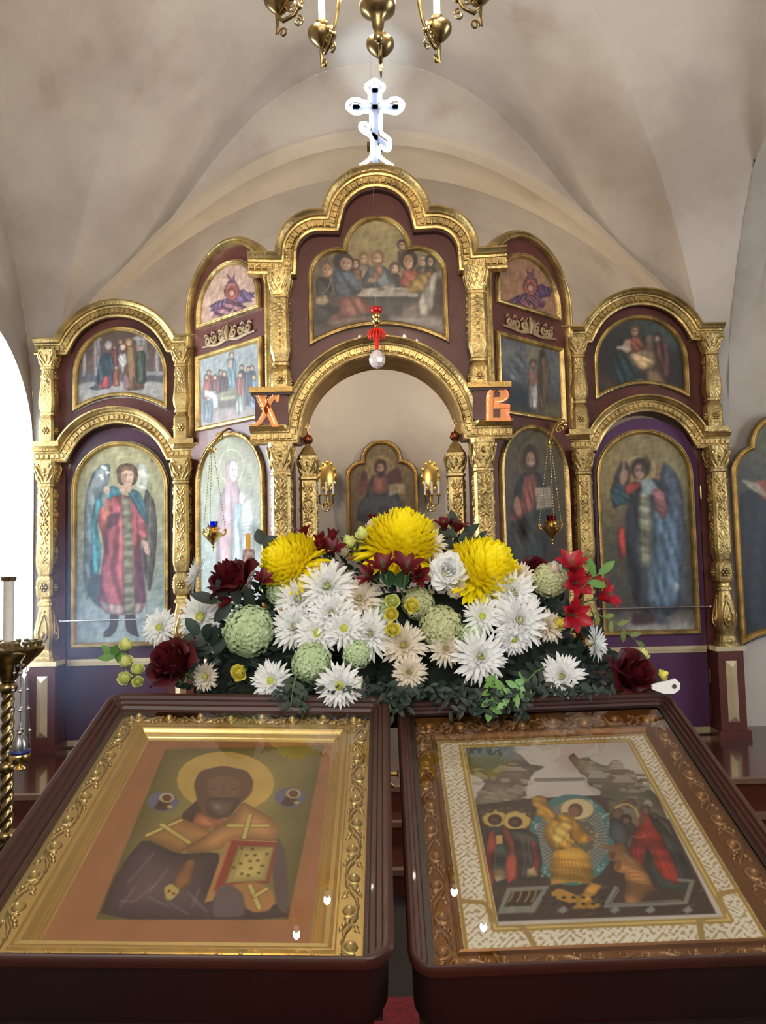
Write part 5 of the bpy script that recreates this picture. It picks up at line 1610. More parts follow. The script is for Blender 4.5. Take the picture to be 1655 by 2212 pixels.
# stepped rocks
c.poly([(60, 100), (200, 100), (300, 150), (420, 205), (470, 260), (560, 272), (500, 320), (470, 345), (500, 380), (440, 400), (450, 455), (380, 470), (300, 540), (120, 510), (150, 440), (200, 370), (150, 330), (100, 320)], '867b68', sm=0, tex=(60, 60, .2))
c.poly([(100, 118), (330, 108), (400, 190), (300, 270), (200, 300), (100, 250)], '5f7a80', soft=.012, alpha=.7)
c.poly([(700, 215), (740, 190), (770, 225), (830, 215), (860, 240), (905, 262), (950, 270), (980, 235), (1015, 232), (1045, 290), (1110, 300), (1130, 345), (1170, 390), (1205, 405), (1260, 460), (1320, 600), (1100, 560), (960, 480), (860, 440), (820, 400), (770, 300)], '867c69', sm=0, tex=(60, 60, .2))
rr = np.random.RandomState(9)
for k in range(95):
    if k % 5 < 2: x, y = rr.uniform(140, 500), rr.uniform(250, 500)
    else: x, y = rr.uniform(820, 1230), rr.uniform(240, 560)
    if k % 5 >= 2 and (x - 820) * .55 + 200 > y + 60: continue
    w, h = rr.uniform(16, 46), rr.uniform(8, 18)
    col = ('b4ad9c', 'a29a88', '6c6353')[k % 3]
    c.poly([(x - w, y + h * .3), (x - w * .5, y - h), (x + w * .4, y - h * .8), (x + w, y), (x + w * .7, y + h), (x - w * .6, y + h)], col, sm=0, alpha=.85); c.line([(x - w, y + h * .4), (x + w * .8, y + h)], 3, '54493c', alpha=.7)
for (x, y, w, h) in ((885, 345, 62, 44), (1008, 292, 52, 56), (1046, 372, 76, 34), (370, 300, 84, 24)):
    c.poly([(x - w, y), (x - w * .55, y - h), (x + w * .5, y - h), (x + w, y)], 'b6b1a6', sm=0)
    for q in (.25, .6): c.line([(x - w * (1 - .4 * q), y - h * q), (x + w * (1 - .4 * q), y - h * q)], 3, '746a5c', alpha=.8)
    c.poly([(x - w, y), (x + w, y), (x + w * .85, y + h * .6), (x - w * .85, y + h * .6)], '776d5f', sm=0)
c.poly([(455, 380), (500, 300), (560, 290), (640, 150), (700, 170), (730, 300), (820, 330), (830, 390), (910, 420), (900, 470), (700, 455), (500, 470), (450, 440)], 'ddd6d2', sm=1, alpha=.85)
c.poly([(500, 345), (805, 341), (812, 352), (802, 362), (505, 368), (494, 356)], '8f8883', sm=0)
c.poly([(120, 510), (300, 490), (480, 470), (900, 450), (1000, 480), (1330, 600), (1440, 820), (1620, 1180), (230, 1230), (150, 800)], '4b3c34', sm=0)
for k in range(40):
    x, y = rr.uniform(200, 1560), rr.uniform(980, 1190); c.poly([(x - 22, y + 6), (x, y - 8), (x + 24, y), (x + 6, y + 9)], ('6f6458', '3a2e28')[k % 2], sm=0, alpha=.7)
c.poly([(950, 480), (1150, 500), (1330, 640), (1380, 800), (1150, 700), (960, 560)], '756c5c', sm=0, tex=(60, 60, .14))
# disc
c.ell(728, 725, 268, 282, '4f8488'); c.ell(728, 720, 224, 232, '8a9490')
for k in range(60):
    a = k * 2 * PI / 60; c.line([(725 + 95 * math.cos(a), 715 + 95 * math.sin(a)), (725 + 225 * math.cos(a), 715 + 215 * math.sin(a))], 5, '4a3c40', sm=0, alpha=.85)
c.ell(728, 715, 150, 140, '6b6458')
rr = np.random.RandomState(4)
for k in range(70):
    a = rr.rand() * 6.28; r = rr.rand() ** .5 * 125; c.ell(790 + r * .9 * math.cos(a), 720 + r * math.sin(a), 6, 5, 'b8a878')
for a in (-160, -140, -60, -35, -20, 20, 45, 130, 160, 110, 75):
    for j in range(6): c.ell(728 + 246 * math.cos(math.radians(a)) + rr.randn() * 16, 722 + 258 * math.sin(math.radians(a)) + rr.randn() * 13, 8, 6, 'a6c6ca', sm=0) if False else c.ell(728 + 246 * math.cos(math.radians(a)) + rr.randn() * 16, 722 + 258 * math.sin(math.radians(a)) + rr.randn() * 13, 8, 6, 'a6c6ca')
# central figure
c.ell(762, 535, 102, 64, 'e2d2a2'); c.ring(762, 535, 102, 64, 6, 'c49a52')
G1, G2 = 'cf9f42', 'e6bf62'
c.poly([(478, 462), (520, 452), (562, 456), (580, 500), (640, 580), (600, 640), (545, 585), (505, 570), (515, 530), (486, 510)], G1, sm=0, tex=(40, 200, .2))
for k in range(4): c.line([(500 + 16 * k, 470 + 8 * k), (560 + 14 * k, 560 + 12 * k)], 4, '8f6420', alpha=.5)
c.poly([(640, 765), (770, 762), (838, 815), (850, 880), (868, 960), (838, 992), (720, 985), (600, 1003), (592, 900), (612, 820)], G1, sm=0, tex=(80, 200, .2))
c.poly([(596, 606), (640, 572), (700, 552), (752, 590), (762, 690), (736, 770), (640, 792), (588, 760), (552, 700), (560, 650)], G1, sm=1, tex=(35, 190, .18))
c.poly([(738, 596), (775, 632), (815, 680), (852, 704), (836, 742), (770, 748), (716, 716), (712, 650)], 'c08f36', sm=0, tex=(140, 190, .2))
c.poly([(620, 640), (690, 600), (740, 640), (700, 700), (640, 780), (600, 720)], G2, sm=1, soft=.004, tex=(45, 180, .12))
for k in range(9): c.line([(640 + 14 * k, 790), (625 + 22 * k, 880), (612 + 27 * k, 975)], 4, '8f6420', alpha=.6)
for k in range(6): c.line([(600 + 5 * k, 860 + 22 * k), (720, 845 + 24 * k), (850, 880 + 20 * k)], 4, '7f5618', alpha=.45)
for k in range(5): c.line([(610 + 18 * k, 620 + 14 * k), (640 + 22 * k, 690 + 10 * k), (630 + 30 * k, 760)], 4, 'f0d890', alpha=.5)
c.ell(752, 542, 46, 42, '6f4c3e'); c.ell(742, 552, 30, 30, '8f6850', soft=.003)
c.poly([(820, 690), (860, 700), (862, 725), (825, 740)], 'a07650')
c.poly([(600, 1050), (650, 1020), (780, 1075), (920, 1130), (850, 1155), (700, 1110), (610, 1080)], 'c49244', sm=1)
c.poly([(842, 985), (918, 1005), (812, 1152), (728, 1150)], 'cf9c48', sm=0, tex=(60, 200, .12))
# left group
for (x, y, rx, ry) in ((252, 592, 76, 54), (390, 606, 88, 60)):
    c.ell(x, y, rx, ry, 'dcc070'); c.ring(x, y, rx - 6, ry - 5, 4, 'a8843c')
for (x, y) in ((255, 600), (380, 615)): c.ell(x, y, 44, 33, '3a271f'); c.poly([(x - 30, y - 6), (x - 6, y - 16), (x + 16, y - 8), (x + 18, y + 14), (x, y + 28), (x - 22, y + 22)], '70492f'); c.poly([(x - 24, y + 10), (x + 14, y + 10), (x + 4, y + 34), (x - 14, y + 32)], '4a352a')
c.poly([(205, 660), (250, 640), (300, 660), (330, 760), (350, 900), (330, 1000), (250, 1010), (200, 830)], '3d4648', sm=0, tex=(80, 90, .25))
c.poly([(215, 690), (250, 660), (262, 760), (240, 880), (252, 1005), (212, 1008), (190, 820)], '8c3a32', sm=0, tex=(80, 90, .2))
c.poly([(295, 655), (330, 650), (372, 720), (392, 860), (388, 960), (330, 998), (318, 880), (340, 790)], '9c473c', sm=0, tex=(80, 90, .2))
c.poly([(340, 660), (430, 655), (520, 700), (548, 860), (520, 968), (400, 972), (398, 840), (370, 720)], '44403f', sm=0, tex=(80, 90, .3))
c.poly([(470, 730), (510, 745), (530, 860), (525, 948), (480, 948), (490, 840)], '86392f', sm=0, tex=(80, 90, .2))
c.poly([(258, 700), (300, 694), (304, 748), (262, 754)], 'd6ac68', sm=0); c.line([(258, 702), (262, 752)], 4, '8a5c2c')
c.poly([(238, 905), (290, 895), (330, 925), (322, 965), (262, 985), (246, 950)], 'ab9672', sm=0, tex=(70, 120, .2)); c.poly([(452, 905), (500, 890), (522, 950), (446, 958)], 'a38f6c', sm=0, tex=(70, 120, .2))
for q in (((235, 720), (262, 800), (250, 900)), ((300, 760), (330, 860), (326, 960)), ((420, 700), (440, 820), (430, 950)), ((460, 720), (470, 840), (500, 930)), ((360, 740), (372, 850), (360, 950))): c.line(list(q), 4, 'a79a90', alpha=.5)
for hx, hy in ((180, 560), (225, 545), (290, 540), (340, 535), (420, 545), (468, 570)): c.ell(hx, hy, 24, 15, '5c4434'); c.ell(hx, hy - 4, 20, 10, '7b6a44', alpha=.6)
# right group
for (x, y, col) in ((1010, 560, '6a5040'), (1090, 500, '5c4a3c'), (1180, 540, '54504c'), (1062, 600, '3c302a'), (1230, 590, '4c4846')):
    c.ell(x, y, 38, 34, col); c.ell(x + 2, y + 8, 20, 20, '85624a'); c.line([(x - 8, y + 2), (x - 2, y + 2)], 2.5, '3a281e', sm=0); c.line([(x + 6, y + 2), (x + 12, y + 2)], 2.5, '3a281e', sm=0)
c.poly([(960, 600), (1000, 590), (1050, 625), (1075, 690), (1060, 770), (1000, 742), (955, 700)], '44484a', sm=0, tex=(70, 90, .3))
c.poly([(1050, 625), (1100, 618), (1135, 650), (1110, 720), (1098, 790), (1060, 770), (1075, 690)], '5b4c42', sm=0, tex=(70, 90, .3))
c.line([(998, 530), (1030, 508), (1075, 504), (1118, 528), (1140, 582)], 13, 'd8bc6c')
c.poly([(1200, 570), (1262, 600), (1310, 650), (1400, 790), (1450, 900), (1475, 1000), (1400, 1045), (1300, 1040), (1220, 960), (1185, 840), (1200, 700)], '3b4344', sm=0, tex=(70, 90, .25))
for q in (((1230, 640), (1300, 800), (1340, 1000)), ((1270, 640), (1360, 800), (1410, 960)), ((1220, 860), (1250, 940), (1290, 1020))): c.line(list(q), 4, '7f8c8c', alpha=.45)
c.poly([(1148, 575), (1176, 558), (1206, 580), (1235, 640), (1285, 705), (1330, 800), (1372, 900), (1398, 985), (1360, 1000), (1330, 975), (1290, 960), (1248, 900), (1212, 800), (1188, 772), (1175, 830), (1158, 892), (1120, 880), (1092, 836), (1100, 760), (1118, 690), (1138, 640)], 'a83529', sm=0, tex=(75, 120, .2))
for q in (((1170, 640), (1215, 740), (1290, 930)), ((1195, 640), (1265, 770), (1345, 950)), ((1150, 660), (1125, 760), (1130, 860)), ((1160, 690), (1150, 780), (1150, 860))): c.line(list(q), 5, '6c1c18', alpha=.6)
c.line([(1110, 705), (1150, 712), (1178, 702)], 6, 'd8a08a'); c.ell(1168, 604, 22, 24, '85583f'); c.line([(1158, 604), (1164, 604)], 3, '3a241a', sm=0); c.line([(1172, 604), (1178, 604)], 3, '3a241a', sm=0)
c.poly([(955, 775), (980, 750), (1030, 742), (1068, 772), (1090, 820), (1150, 870), (1200, 940), (1232, 1015), (1275, 1035), (1225, 1042), (1172, 1088), (1110, 1120), (1062, 1112), (1050, 1070), (1060, 1000), (1052, 935), (1010, 925), (985, 900), (1000, 860), (958, 850), (948, 810)], 'a9794a', sm=0, tex=(60, 130, .2))
for k in range(8): c.line([(1066 + 5 * k, 880 + 27 * k), (1115 + 6 * k, 872 + 26 * k), (1172 + 6 * k, 905 + 19 * k)], 4, '6b4828', alpha=.6)
for k in range(4): c.line([(1040 + 8 * k, 800 + 10 * k), (1080 + 10 * k, 830 + 12 * k), (1100 + 16 * k, 880 + 8 * k)], 4, 'd0a070', alpha=.5)
c.ell(985, 785, 30, 32, '94694a'); c.poly([(965, 800), (1000, 806), (990, 846), (966, 836)], '6a4a34'); c.poly([(1000, 855), (1036, 850), (1030, 905), (1000, 915)], '8f6442')
c.poly([(905, 742), (940, 752), (962, 775), (950, 790), (918, 765)], '9c7048')
# tombs
c.poly([(330, 1020), (592, 1005), (500, 1172), (268, 1182)], '8b8c84', sm=0); c.poly([(358, 1046), (545, 1034), (478, 1130), (312, 1140)], '3e2f28', sm=0)
for x in (370, 420, 470, 510): c.line([(x, 1040), (x - 10, 1075), (x - 30, 1105)], 12, 'b08c58', alpha=.85)
c.line([(1000, 1020), (935, 1135), (1430, 1112), (1472, 978), (1388, 972)], 26, '8b8c84', sm=0)
c.line([(1020, 1030), (970, 1118), (1400, 1095)], 4, 'b8b8b0', sm=0)
for x in (670, 990, 1210, 1440, 350): c.poly([(x - 30, 1160), (x + 10, 1130), (x + 36, 1160), (x, 1180)], '9a9a94', sm=0)
for k in range(14): c.ell(560 + 60 * (k % 7), 1080 + 40 * (k // 7), 14, 8, '2e2622')
m_ = (inside > .0)[:, None]; c.C = np.where(m_, keepC, c.C)
c.grain(3, fr=40)
c.build('painting', PAINTING_MATT, I)

# ================================================================== METALWORK, LAMPS, LETTERS
def P3(px, py, Y):
    return Vector(at(px, py, Y))


# lit cross on top of the screen
MX = wall_frame(0, 4.66)


def zl(M, pts, o, k, off=0.0):
    return [local_hit(M, o[0] + x / k, o[1] + y / k, 'xz', off) for x, y in pts]


CR = thing('illuminated_cross', 'glowing white eight-pointed cross standing on top of the gilded pediment', 'cross', MX)
raw = [(745, 955), (790, 925), (812, 895), (812, 790), (750, 752), (742, 730), (750, 710), (775, 712), (806, 742), (806, 645), (770, 640), (735, 652), (700, 650), (668, 622), (668, 596), (700, 572), (735, 574), (760, 590), (798, 590), (798, 535), (776, 512), (776, 492), (800, 478), (826, 458), (850, 476), (878, 492), (878, 514), (856, 535), (856, 590), (900, 590), (925, 570), (960, 568), (990, 592), (988, 624), (955, 652), (920, 648), (900, 640), (860, 640), (860, 765), (912, 800), (916, 850), (905, 866), (885, 862), (850, 836), (848, 895), (880, 925), (930, 957)]
Lp = smooth_poly(zl(MX, raw, (500, 0), 2.669), 1, False)
mb = MB(); mb.tube([(p[0], 0, p[1]) for p in Lp], .0125, 8); part('light_tube', mb, LED_WHITE, CR, smooth=60)
mb = MB()
q = zl(MX, [(812, 500), (845, 500), (845, 940), (812, 940)], (500, 0), 2.669); mb.prism(list(reversed(q)), .014, .024)
q = zl(MX, [(700, 596), (960, 596), (960, 622), (700, 622)], (500, 0), 2.669); mb.prism(list(reversed(q)), .014, .024)
q = zl(MX, [(755, 715), (905, 815), (905, 850), (755, 745)], (500, 0), 2.669); mb.prism(list(reversed(q)), .014, .024)
for xy in ((712, 609), (955, 609), (828, 500)):
    q = zl(MX, [(xy[0] + 30 * math.cos(a * PI / 3), xy[1] + 30 * math.sin(a * PI / 3)) for a in range(6)], (500, 0), 2.669); mb.prism(list(reversed(q)), .014, .024)
part('back_plate', mb, mat('grey cross plate', '6c7488', .4, .3), CR)
mb = MB(); mb.box(-.06, .06, -.02, .03, 4.005, 4.04); part('foot', mb, BRASS_DARK, CR)

# glowing letters
ML = wall_frame(0, 4.585)
LETTER = mat('orange lit plywood', 'd9904e', .5, emit='c8642c', estr=.12)
led_me = {}


def led(parent, p, col):
    k = col.name
    if k not in led_me:
        m_ = MB(); m_.ball((0, 0, 0), .0026, 6, 4); led_me[k] = m_.mesh('diode'); led_me[k].materials.append(col)
    o = bpy.data.objects.new('diode', led_me[k]); COL.objects.link(o); o.parent = parent
    o.matrix_local = T(p[0], -.006, p[1])


def along(pts, n):
    P_ = np.array(pts, float); L_ = np.concatenate([[0], np.cumsum(np.linalg.norm(np.diff(P_, axis=0), axis=1))])
    return [(np.interp(s_, L_, P_[:, 0]), np.interp(s_, L_, P_[:, 1])) for s_ in np.linspace(0, L_[-1], n)]


o5, k5 = (400, 700), 4.097
LX = thing('letter_sign', 'orange letter Х dotted with small lights, on the left capital of the central arch', 'letter', ML, 'lit letters beside the central arch')
mb = MB()
for q in ([(640, 650), (705, 650), (765, 745), (822, 880), (832, 908), (768, 908), (748, 860), (690, 755)], [(615, 610), (720, 610), (720, 636), (704, 654), (640, 654), (617, 630)],
          [(608, 892), (645, 858), (672, 800), (706, 730), (740, 665), (775, 622), (812, 608), (838, 626), (832, 682), (808, 696), (796, 664), (770, 690), (738, 765), (706, 838), (672, 884), (625, 908)]):
    mb.prism(list(reversed(zl(ML, q, o5, k5))), 0, .022)
part('letter_body', mb, LETTER, LX)
for seg_, n_ in (([(628, 640), (668, 740), (700, 780), (655, 850), (612, 885)], 17), ([(720, 640), (712, 690), (760, 640), (795, 618), (828, 622)], 11), ([(826, 636), (818, 655)], 2), ([(730, 735), (770, 820), (800, 888)], 13), ([(642, 625), (670, 690), (690, 730)], 9), ([(745, 770), (790, 885)], 9), ([(640, 672), (690, 762)], 7)):
    for p in along(zl(ML, seg_, o5, k5), n_): led(LX, p, LED_WARM)
o6, k6 = (1000, 680), 3.95
LB = thing('letter_sign', 'orange letter В outlined with small red lights, on the right capital of the central arch', 'letter', ML, 'lit letters beside the central arch')
mb = MB()
for q in ([(198, 905), (198, 700), (212, 650), (262, 660), (258, 905)], [(212, 655), (240, 628), (290, 612), (345, 618), (385, 648), (396, 690), (380, 725), (335, 745), (318, 700), (320, 665), (290, 640), (262, 660)],
          [(258, 705), (318, 700), (338, 745), (300, 752), (404, 764), (404, 800), (258, 800)], [(322, 795), (404, 795), (398, 850), (412, 905), (322, 905)], [(256, 878), (324, 878), (324, 905), (256, 905)]):
    mb.prism(list(reversed(zl(ML, q, o6, k6))), 0, .022)
part('letter_body', mb, LETTER, LB)
for p in along(zl(ML, [(206, 892), (206, 700), (222, 655), (262, 625), (330, 618), (380, 655), (384, 705), (340, 738), (280, 745)], o6, k6), 44): led(LB, p, LED_WARM if p[0] < .76 else LED_RED)
for p in along(zl(ML, [(280, 758), (390, 768), (384, 850), (404, 884)], o6, k6), 18): led(LB, p, LED_RED)
for p in along(zl(ML, [(216, 892), (216, 760), (222, 690)], o6, k6), 12): led(LB, p, LED_WARM)
for p in along(zl(ML, [(376, 785), (370, 850), (392, 890)], o6, k6), 9): led(LB, p, LED_RED)


# hanging lamps before the angled icons
def lampada(px, py, Y, label, glass, mount, hook, flip):
    C_ = P3(px, py, Y)
    Lm = thing('hanging_lamp', label, 'lamp', T(*C_), 'lamps hung before the standing figures')
    mb = MB(); mb.lathe([(.001, -.115), (.006, -.11), (.004, -.10), (.010, -.09), (.006, -.08), (.016, -.065), (.040, -.04), (.056, -.02), (.060, -.005), (.050, .002), (.036, .006), (.034, .014), (.045, .020), (.048, .028), (.040, .034), (.036, .034), (.034, .024), (.0, .024)], 20)
    part('bowl', mb, BRASS, Lm, smooth=50)
    mb = MB(); mb.lathe([(.020, .022), (.027, .030), (.031, .055), (.033, .068), (.030, .068), (.028, .055), (.022, .034)], 18); part('glass_cup', mb, glass, Lm, smooth=60)
    mb = MB()
    for k in range(3):
        a = k * 2 * PI / 3 + .5
        sp = [(math.cos(a) * r, math.sin(a) * r, z) for r, z in ((.045, -.015), (.062, -.02), (.078, -.01), (.085, .010), (.078, .022), (.070, .016), (.072, .006))]
        mb.tube(sp, [.006, .007, .007, .006, .005, .005, .004], 6)
        mb.ball((math.cos(a) * .083, math.sin(a) * .083, .014), .008, 8, 6)
    part('scroll_handle', mb, BRASS, Lm)
    H = P3(*hook, Y) - C_
    mb = MB()
    for k in range(3):
        a = k * 2 * PI / 3 + .5; A = Vector((math.cos(a) * .08, math.sin(a) * .08, .018)); B = H + Vector((math.cos(a) * .012, math.sin(a) * .012, -.03))
        n_ = 26
        for i in range(n_):
            q = A.lerp(B, (i + .5) / n_); mb.lathe([(.0005, -.007), (.0024, -.004), (.0024, .004), (.0005, .007)], 5, tuple(q))
    part('chain', mb, BRASS_DARK, Lm)
    # bracket on the screen
    Mt = P3(*mount, Y + .23) - C_
    mb = MB(); mid = Mt.lerp(H, .5) + Vector((0, 0, .05))
    mb.tube([tuple(Mt), tuple(Mt.lerp(mid, .5) + Vector((0, 0, .02))), tuple(mid), tuple(mid.lerp(H, .6) + Vector((0, 0, .01))), tuple(H), tuple(H + Vector((0, 0, -.03)))], [.010, .008, .009, .008, .006, .004], 8)
    for v in ((0, 0, .022), (.02, 0, 0), (-.02, 0, 0), (0, 0, -.02)): mb.ball(tuple(Mt + Vector(v)), .013, 8, 6)
    sp = spiral(0, 0, .030, .006, 180 if flip < 0 else 0, 1.2 * flip)
    mb.tube([(mid.x + p[0] * .9 + flip * .02, mid.y, mid.z + p[1] - .028) for p in sp], .0045, 6)
    mb.lathe([(.001, -.01), (.022, -.006), (.014, .004), (.004, .016)], 12, tuple(H + Vector((0, 0, -.025))))
    for v in (-1, 1): mb.ball(tuple(H + Vector((v * .022, 0, -.006))), .008, 7, 5)
    part('wall_bracket', mb, BRASS, Lm)


lampada(460, 1150, 4.80, 'brass hanging lamp with a blue glass cup, before the veiled woman in pink', BLUE_GLASS, (505, 932), (458, 968), -1)
lampada(1192, 1137, 4.80, 'brass hanging lamp with a red glass cup, before the bearded man with the book', RED_GLASS, (1214, 918), (1187, 955), 1)

# centre lamp with tassel and crystal egg
C_ = P3(813, 690, 4.35)
Lm = thing('hanging_lamp', 'small hanging red glass lamp with red tassel and faceted crystal drop, before the central arch', 'lamp', T(*C_))
mb = MB(); mb.lathe([(.012, .030), (.030, .040), (.036, .055), (.034, .068), (.030, .066), (.031, .055), (.020, .040), (.0, .036)], 20); part('glass_cup', mb, mat('ruby glass', 'b00c14', .08, coat=.5), Lm, smooth=60)
mb = MB(); mb.lathe([(.010, -.050), (.014, -.044), (.008, -.038), (.018, -.030), (.026, -.018), (.026, -.008), (.016, -.002), (.022, .006), (.028, .016), (.024, .028), (.014, .034), (.012, .036)], 18); part('brass_body', mb, BRASS, Lm, smooth=50)
mb = MB()
for k in range(16):
    a = k * 2 * PI / 16
    mb.tube([(0, 0, -.050), (math.cos(a) * .03, math.sin(a) * .018, -.062), (math.cos(a) * .052, math.sin(a) * .03, -.09), (math.cos(a) * .045, math.sin(a) * .03, -.112)], [.004, .006, .005, .003], 5)
for k in range(14):
    a = k * 2 * PI / 14; mb.tube([(math.cos(a) * .006, math.sin(a) * .006, -.052), (math.cos(a) * .012, math.sin(a) * .012, -.11), (math.cos(a) * .006, math.sin(a) * .006, -.175)], .0035, 5)
part('tassel', mb, TASSEL, Lm)
mb = MB(); mb.lathe([(.004, -.180), (.022, -.186), (.036, -.205), (.044, -.232), (.040, -.258), (.026, -.278), (.008, -.288), (.001, -.290)], 8, wave=(.08, 4)); part('crystal_drop', mb, CRYSTAL, Lm, smooth=0)
mb = MB(); mb.tube([(0, 0, .036), (0, 0, 5.16 - C_.z)], .0007, 4); part('wire', mb, STEEL, Lm)

# unseen shallow brass pendant, added to carry the fill light behind the camera
NLm = thing('added_fill_lamp', 'added brass pendant lamp, unseen behind the camera, brightening the two icon stands', 'lamp', T(-.25, -.55, 3.10))
mb = MB(); mb.lathe([(.012, .32), (.03, .30), (.16, .17), (.19, .13), (.185, .13), (.02, .29)], 28); part('lamp_shade', mb, BRASS, NLm, smooth=50)
mb = MB(); mb.tube([(0, 0, .30), (0, 0, 1.72)], .006, 6); part('rod', mb, BRASS_DARK, NLm)
FLm = thing('floodlight', 'small dark floodlight behind the glowing cross on the pediment', 'lamp', T(0, 4.86, 4.28))
mb = MB(); mb.M = Matrix.Rotation(math.radians(-30), 4, 'X'); mb.box(-.05, .05, -.02, .02, -.02, .03); mb.M = None; mb.box(-.008, .008, -.008, .008, -.23, -.01); mb.box(-.05, .05, -.10, .03, -.24, -.225); part('housing', mb, BRASS_DARK, FLm)

# chandelier
CYc = 2.30; cc = P3(817, 60, CYc); cz = P3(825, 92, CYc + .345).z
CH = thing('chandelier', 'brass ten-armed chandelier with white candle lamps hanging from the vault', 'chandelier', T(cc.x, CYc, cz))
mb = MB(); zb = P3(817, 92, CYc).z - cz
mb.lathe([(.001, zb), (.012, zb + .006), (.016, zb + .02), (.010, zb + .034), (.018, zb + .05), (.020, zb + .075), (.034, zb + .09), (.054, zb + .105), (.058, zb + .125), (.046, zb + .145), (.028, zb + .155), (.030, zb + .17), (.055, zb + .19), (.075, zb + .23), (.078, zb + .27), (.060, zb + .31), (.030, zb + .33), (.024, zb + .36), (.034, zb + .38), (.024, zb + .40), (.018, zb + .55), (.03, zb + .57), (.018, zb + .6), (.014, zb + .85), (.03, zb + .87), (.008, zb + .9)], 28)
part('body', mb, BRASS_DARK, CH, smooth=50)
mb = MB()
for k in range(40):
    z = zb + .9 + .045 * k
    if z + cz > 5.22: break
    mb.tube([(.012 * math.cos(a) * (1 if k % 2 else 0), .012 * math.cos(a) * (0 if k % 2 else 1), z + .022 + .03 * math.sin(a)) for a in np.linspace(0, 2 * PI, 9)], .003, 5)
part('chain', mb, BRASS_DARK, CH)
arm = MB(); arm.tube([(.05, 0, .16), (.10, 0, .20), (.16, 0, .18), (.21, 0, .09), (.25, 0, -.02), (.29, 0, -.075), (.33, 0, -.085), (.352, 0, -.06), (.345, 0, -.03)], [.009, .009, .008, .008, .007, .007, .007, .007, .008], 8)
for (x, z, r, a, t) in ((.19, .06, .03, 90, 1.3), (.225, .17, .022, 270, 1.2), (.33, -.125, .018, 0, 1.2), (.235, .10, .035, 180, -1.3), (.30, -.035, .030, 200, 1.3), (.14, .13, .035, 0, 1.3), (.275, -.10, .02, 90, 1.2)):
    arm.tube([(x + p[0], 0, z + p[1]) for p in spiral(0, 0, r, .006, a, t)], .0038, 6)
for (x, z) in ((.21, .09), (.27, -.05), (.16, .18)): arm.ball((x, 0, z), .011, 8, 6)
arm.tube([(.352, 0, -.06), (.350, 0, -.10), (.356, 0, -.125)], [.007, .006, .003], 6)
arm = arm.mesh('arm', 50)
cup = MB(); cup.lathe([(.004, -.058), (.018, -.050), (.034, -.036), (.048, -.018), (.051, -.006), (.050, .002), (.040, .006), (.020, .010), (.014, .016), (.020, .024), (.022, .034), (.016, .040), (.010, .042)], 22, (.345, 0, 0)); cup = cup.mesh('drip_cup', 50)
cd = MB(); cd.lathe([(.0115, .040), (.0115, .135), (.008, .138)], 14, (.345, 0, 0)); cd = cd.mesh('candle_sleeve', 50)
bl = MB(); bl.lathe([(.006, .136), (.014, .150), (.017, .168), (.012, .19), (.001, .212)], 14, (.345, 0, 0)); bl = bl.mesh('bulb', 80)
SLEEVE = mat('white candle lamp sleeve', 'f4efe6', .5, emit='fff2dd', estr=.6)
for k in range(10):
    Mk = WM[CH.name] @ Matrix.Rotation(math.radians(88.5 + 36 * k), 4, 'Z')
    a = link('arm', arm, BRASS_DARK, CH, Mk); link('drip_cup', cup, BRASS_DARK, a); link('candle_sleeve', cd, SLEEVE, a); link('bulb', bl, BULB, a)

# floor candle stand at the left
cs = P3(18, 1400, 2.8)
ST_ = thing('candle_stand', 'tall brass floor candle stand with twisted shaft and round dish at the left edge', 'candle stand', T(cs.x, 2.8, 0))
zt = cs.z
mb = MB(); mb.lathe([(.0, zt - .13), (.018, zt - .125), (.030, zt - .11), (.050, zt - .08), (.085, zt - .045), (.112, zt - .02), (.120, zt - .008), (.122, zt), (.116, zt + .004), (.05, zt - .002), (.036, zt + .010), (.030, zt + .018), (.022, zt + .024)], 32)
part('dish', mb, BRASS_DARK, ST_, smooth=50)
mb = MB()
for r_, n_ in ((.106, 22), (.078, 16)):
    for k in range(n_):
        a = 2 * PI * k / n_; mb.lathe([(.004, 0), (.004, .010), (.008, .014), (.008, .024), (.006, .024)], 7, (math.cos(a) * r_, math.sin(a) * r_, zt), wave=(.2, 3))
part('candle_socket', mb, BRASS_DARK, ST_)
mb = MB(); vs = []; fs = []; nz, na = 150, 20; z0, z1 = .30, zt - .13
for j in range(nz + 1):
    z = z0 + (z1 - z0) * j / nz
    for i in range(na):
        a = 2 * PI * i / na; r = .020 + .0042 * math.cos(a * 3 - z * 150); vs.append((r * math.cos(a), r * math.sin(a), z))
for j in range(nz):
    for i in range(na): fs.append((j * na + i, j * na + (i + 1) % na, (j + 1) * na + (i + 1) % na, (j + 1) * na + i))
mb.add(vs, fs)
for z in (.32, .62, .86, zt - .14): mb.lathe([(.022, z - .02), (.030, z - .012), (.034, z), (.030, z + .012), (.022, z + .02)], 20)
part('twisted_shaft', mb, BRASS_DARK, ST_, smooth=60)
mb = MB(); mb.lathe([(.15, 0), (.15, .02), (.13, .035), (.10, .05), (.06, .07), (.045, .12), (.055, .16), (.065, .19), (.05, .23), (.03, .26), (.024, .31)], 28); part('foot', mb, BRASS, ST_, smooth=50)
tag(link('tall_candle', MB().lathe([(.0175, zt + .022), (.0185, zt + .245), (.019, zt + .246)], 20).mesh('tall_candle', 50), WAX, None, T(cs.x, 2.8, 0)), 'tall white candle standing in the brass dish at the left edge', 'candle')
cndl = bpy.data.objects['tall_candle']
part('rim_cap', MB().lathe([(.018, zt + .240), (.023, zt + .243), (.026, zt + .256), (.020, zt + .252), (.012, zt + .248)], 20, wave=(.08, 5)), BRASS_DARK, cndl)
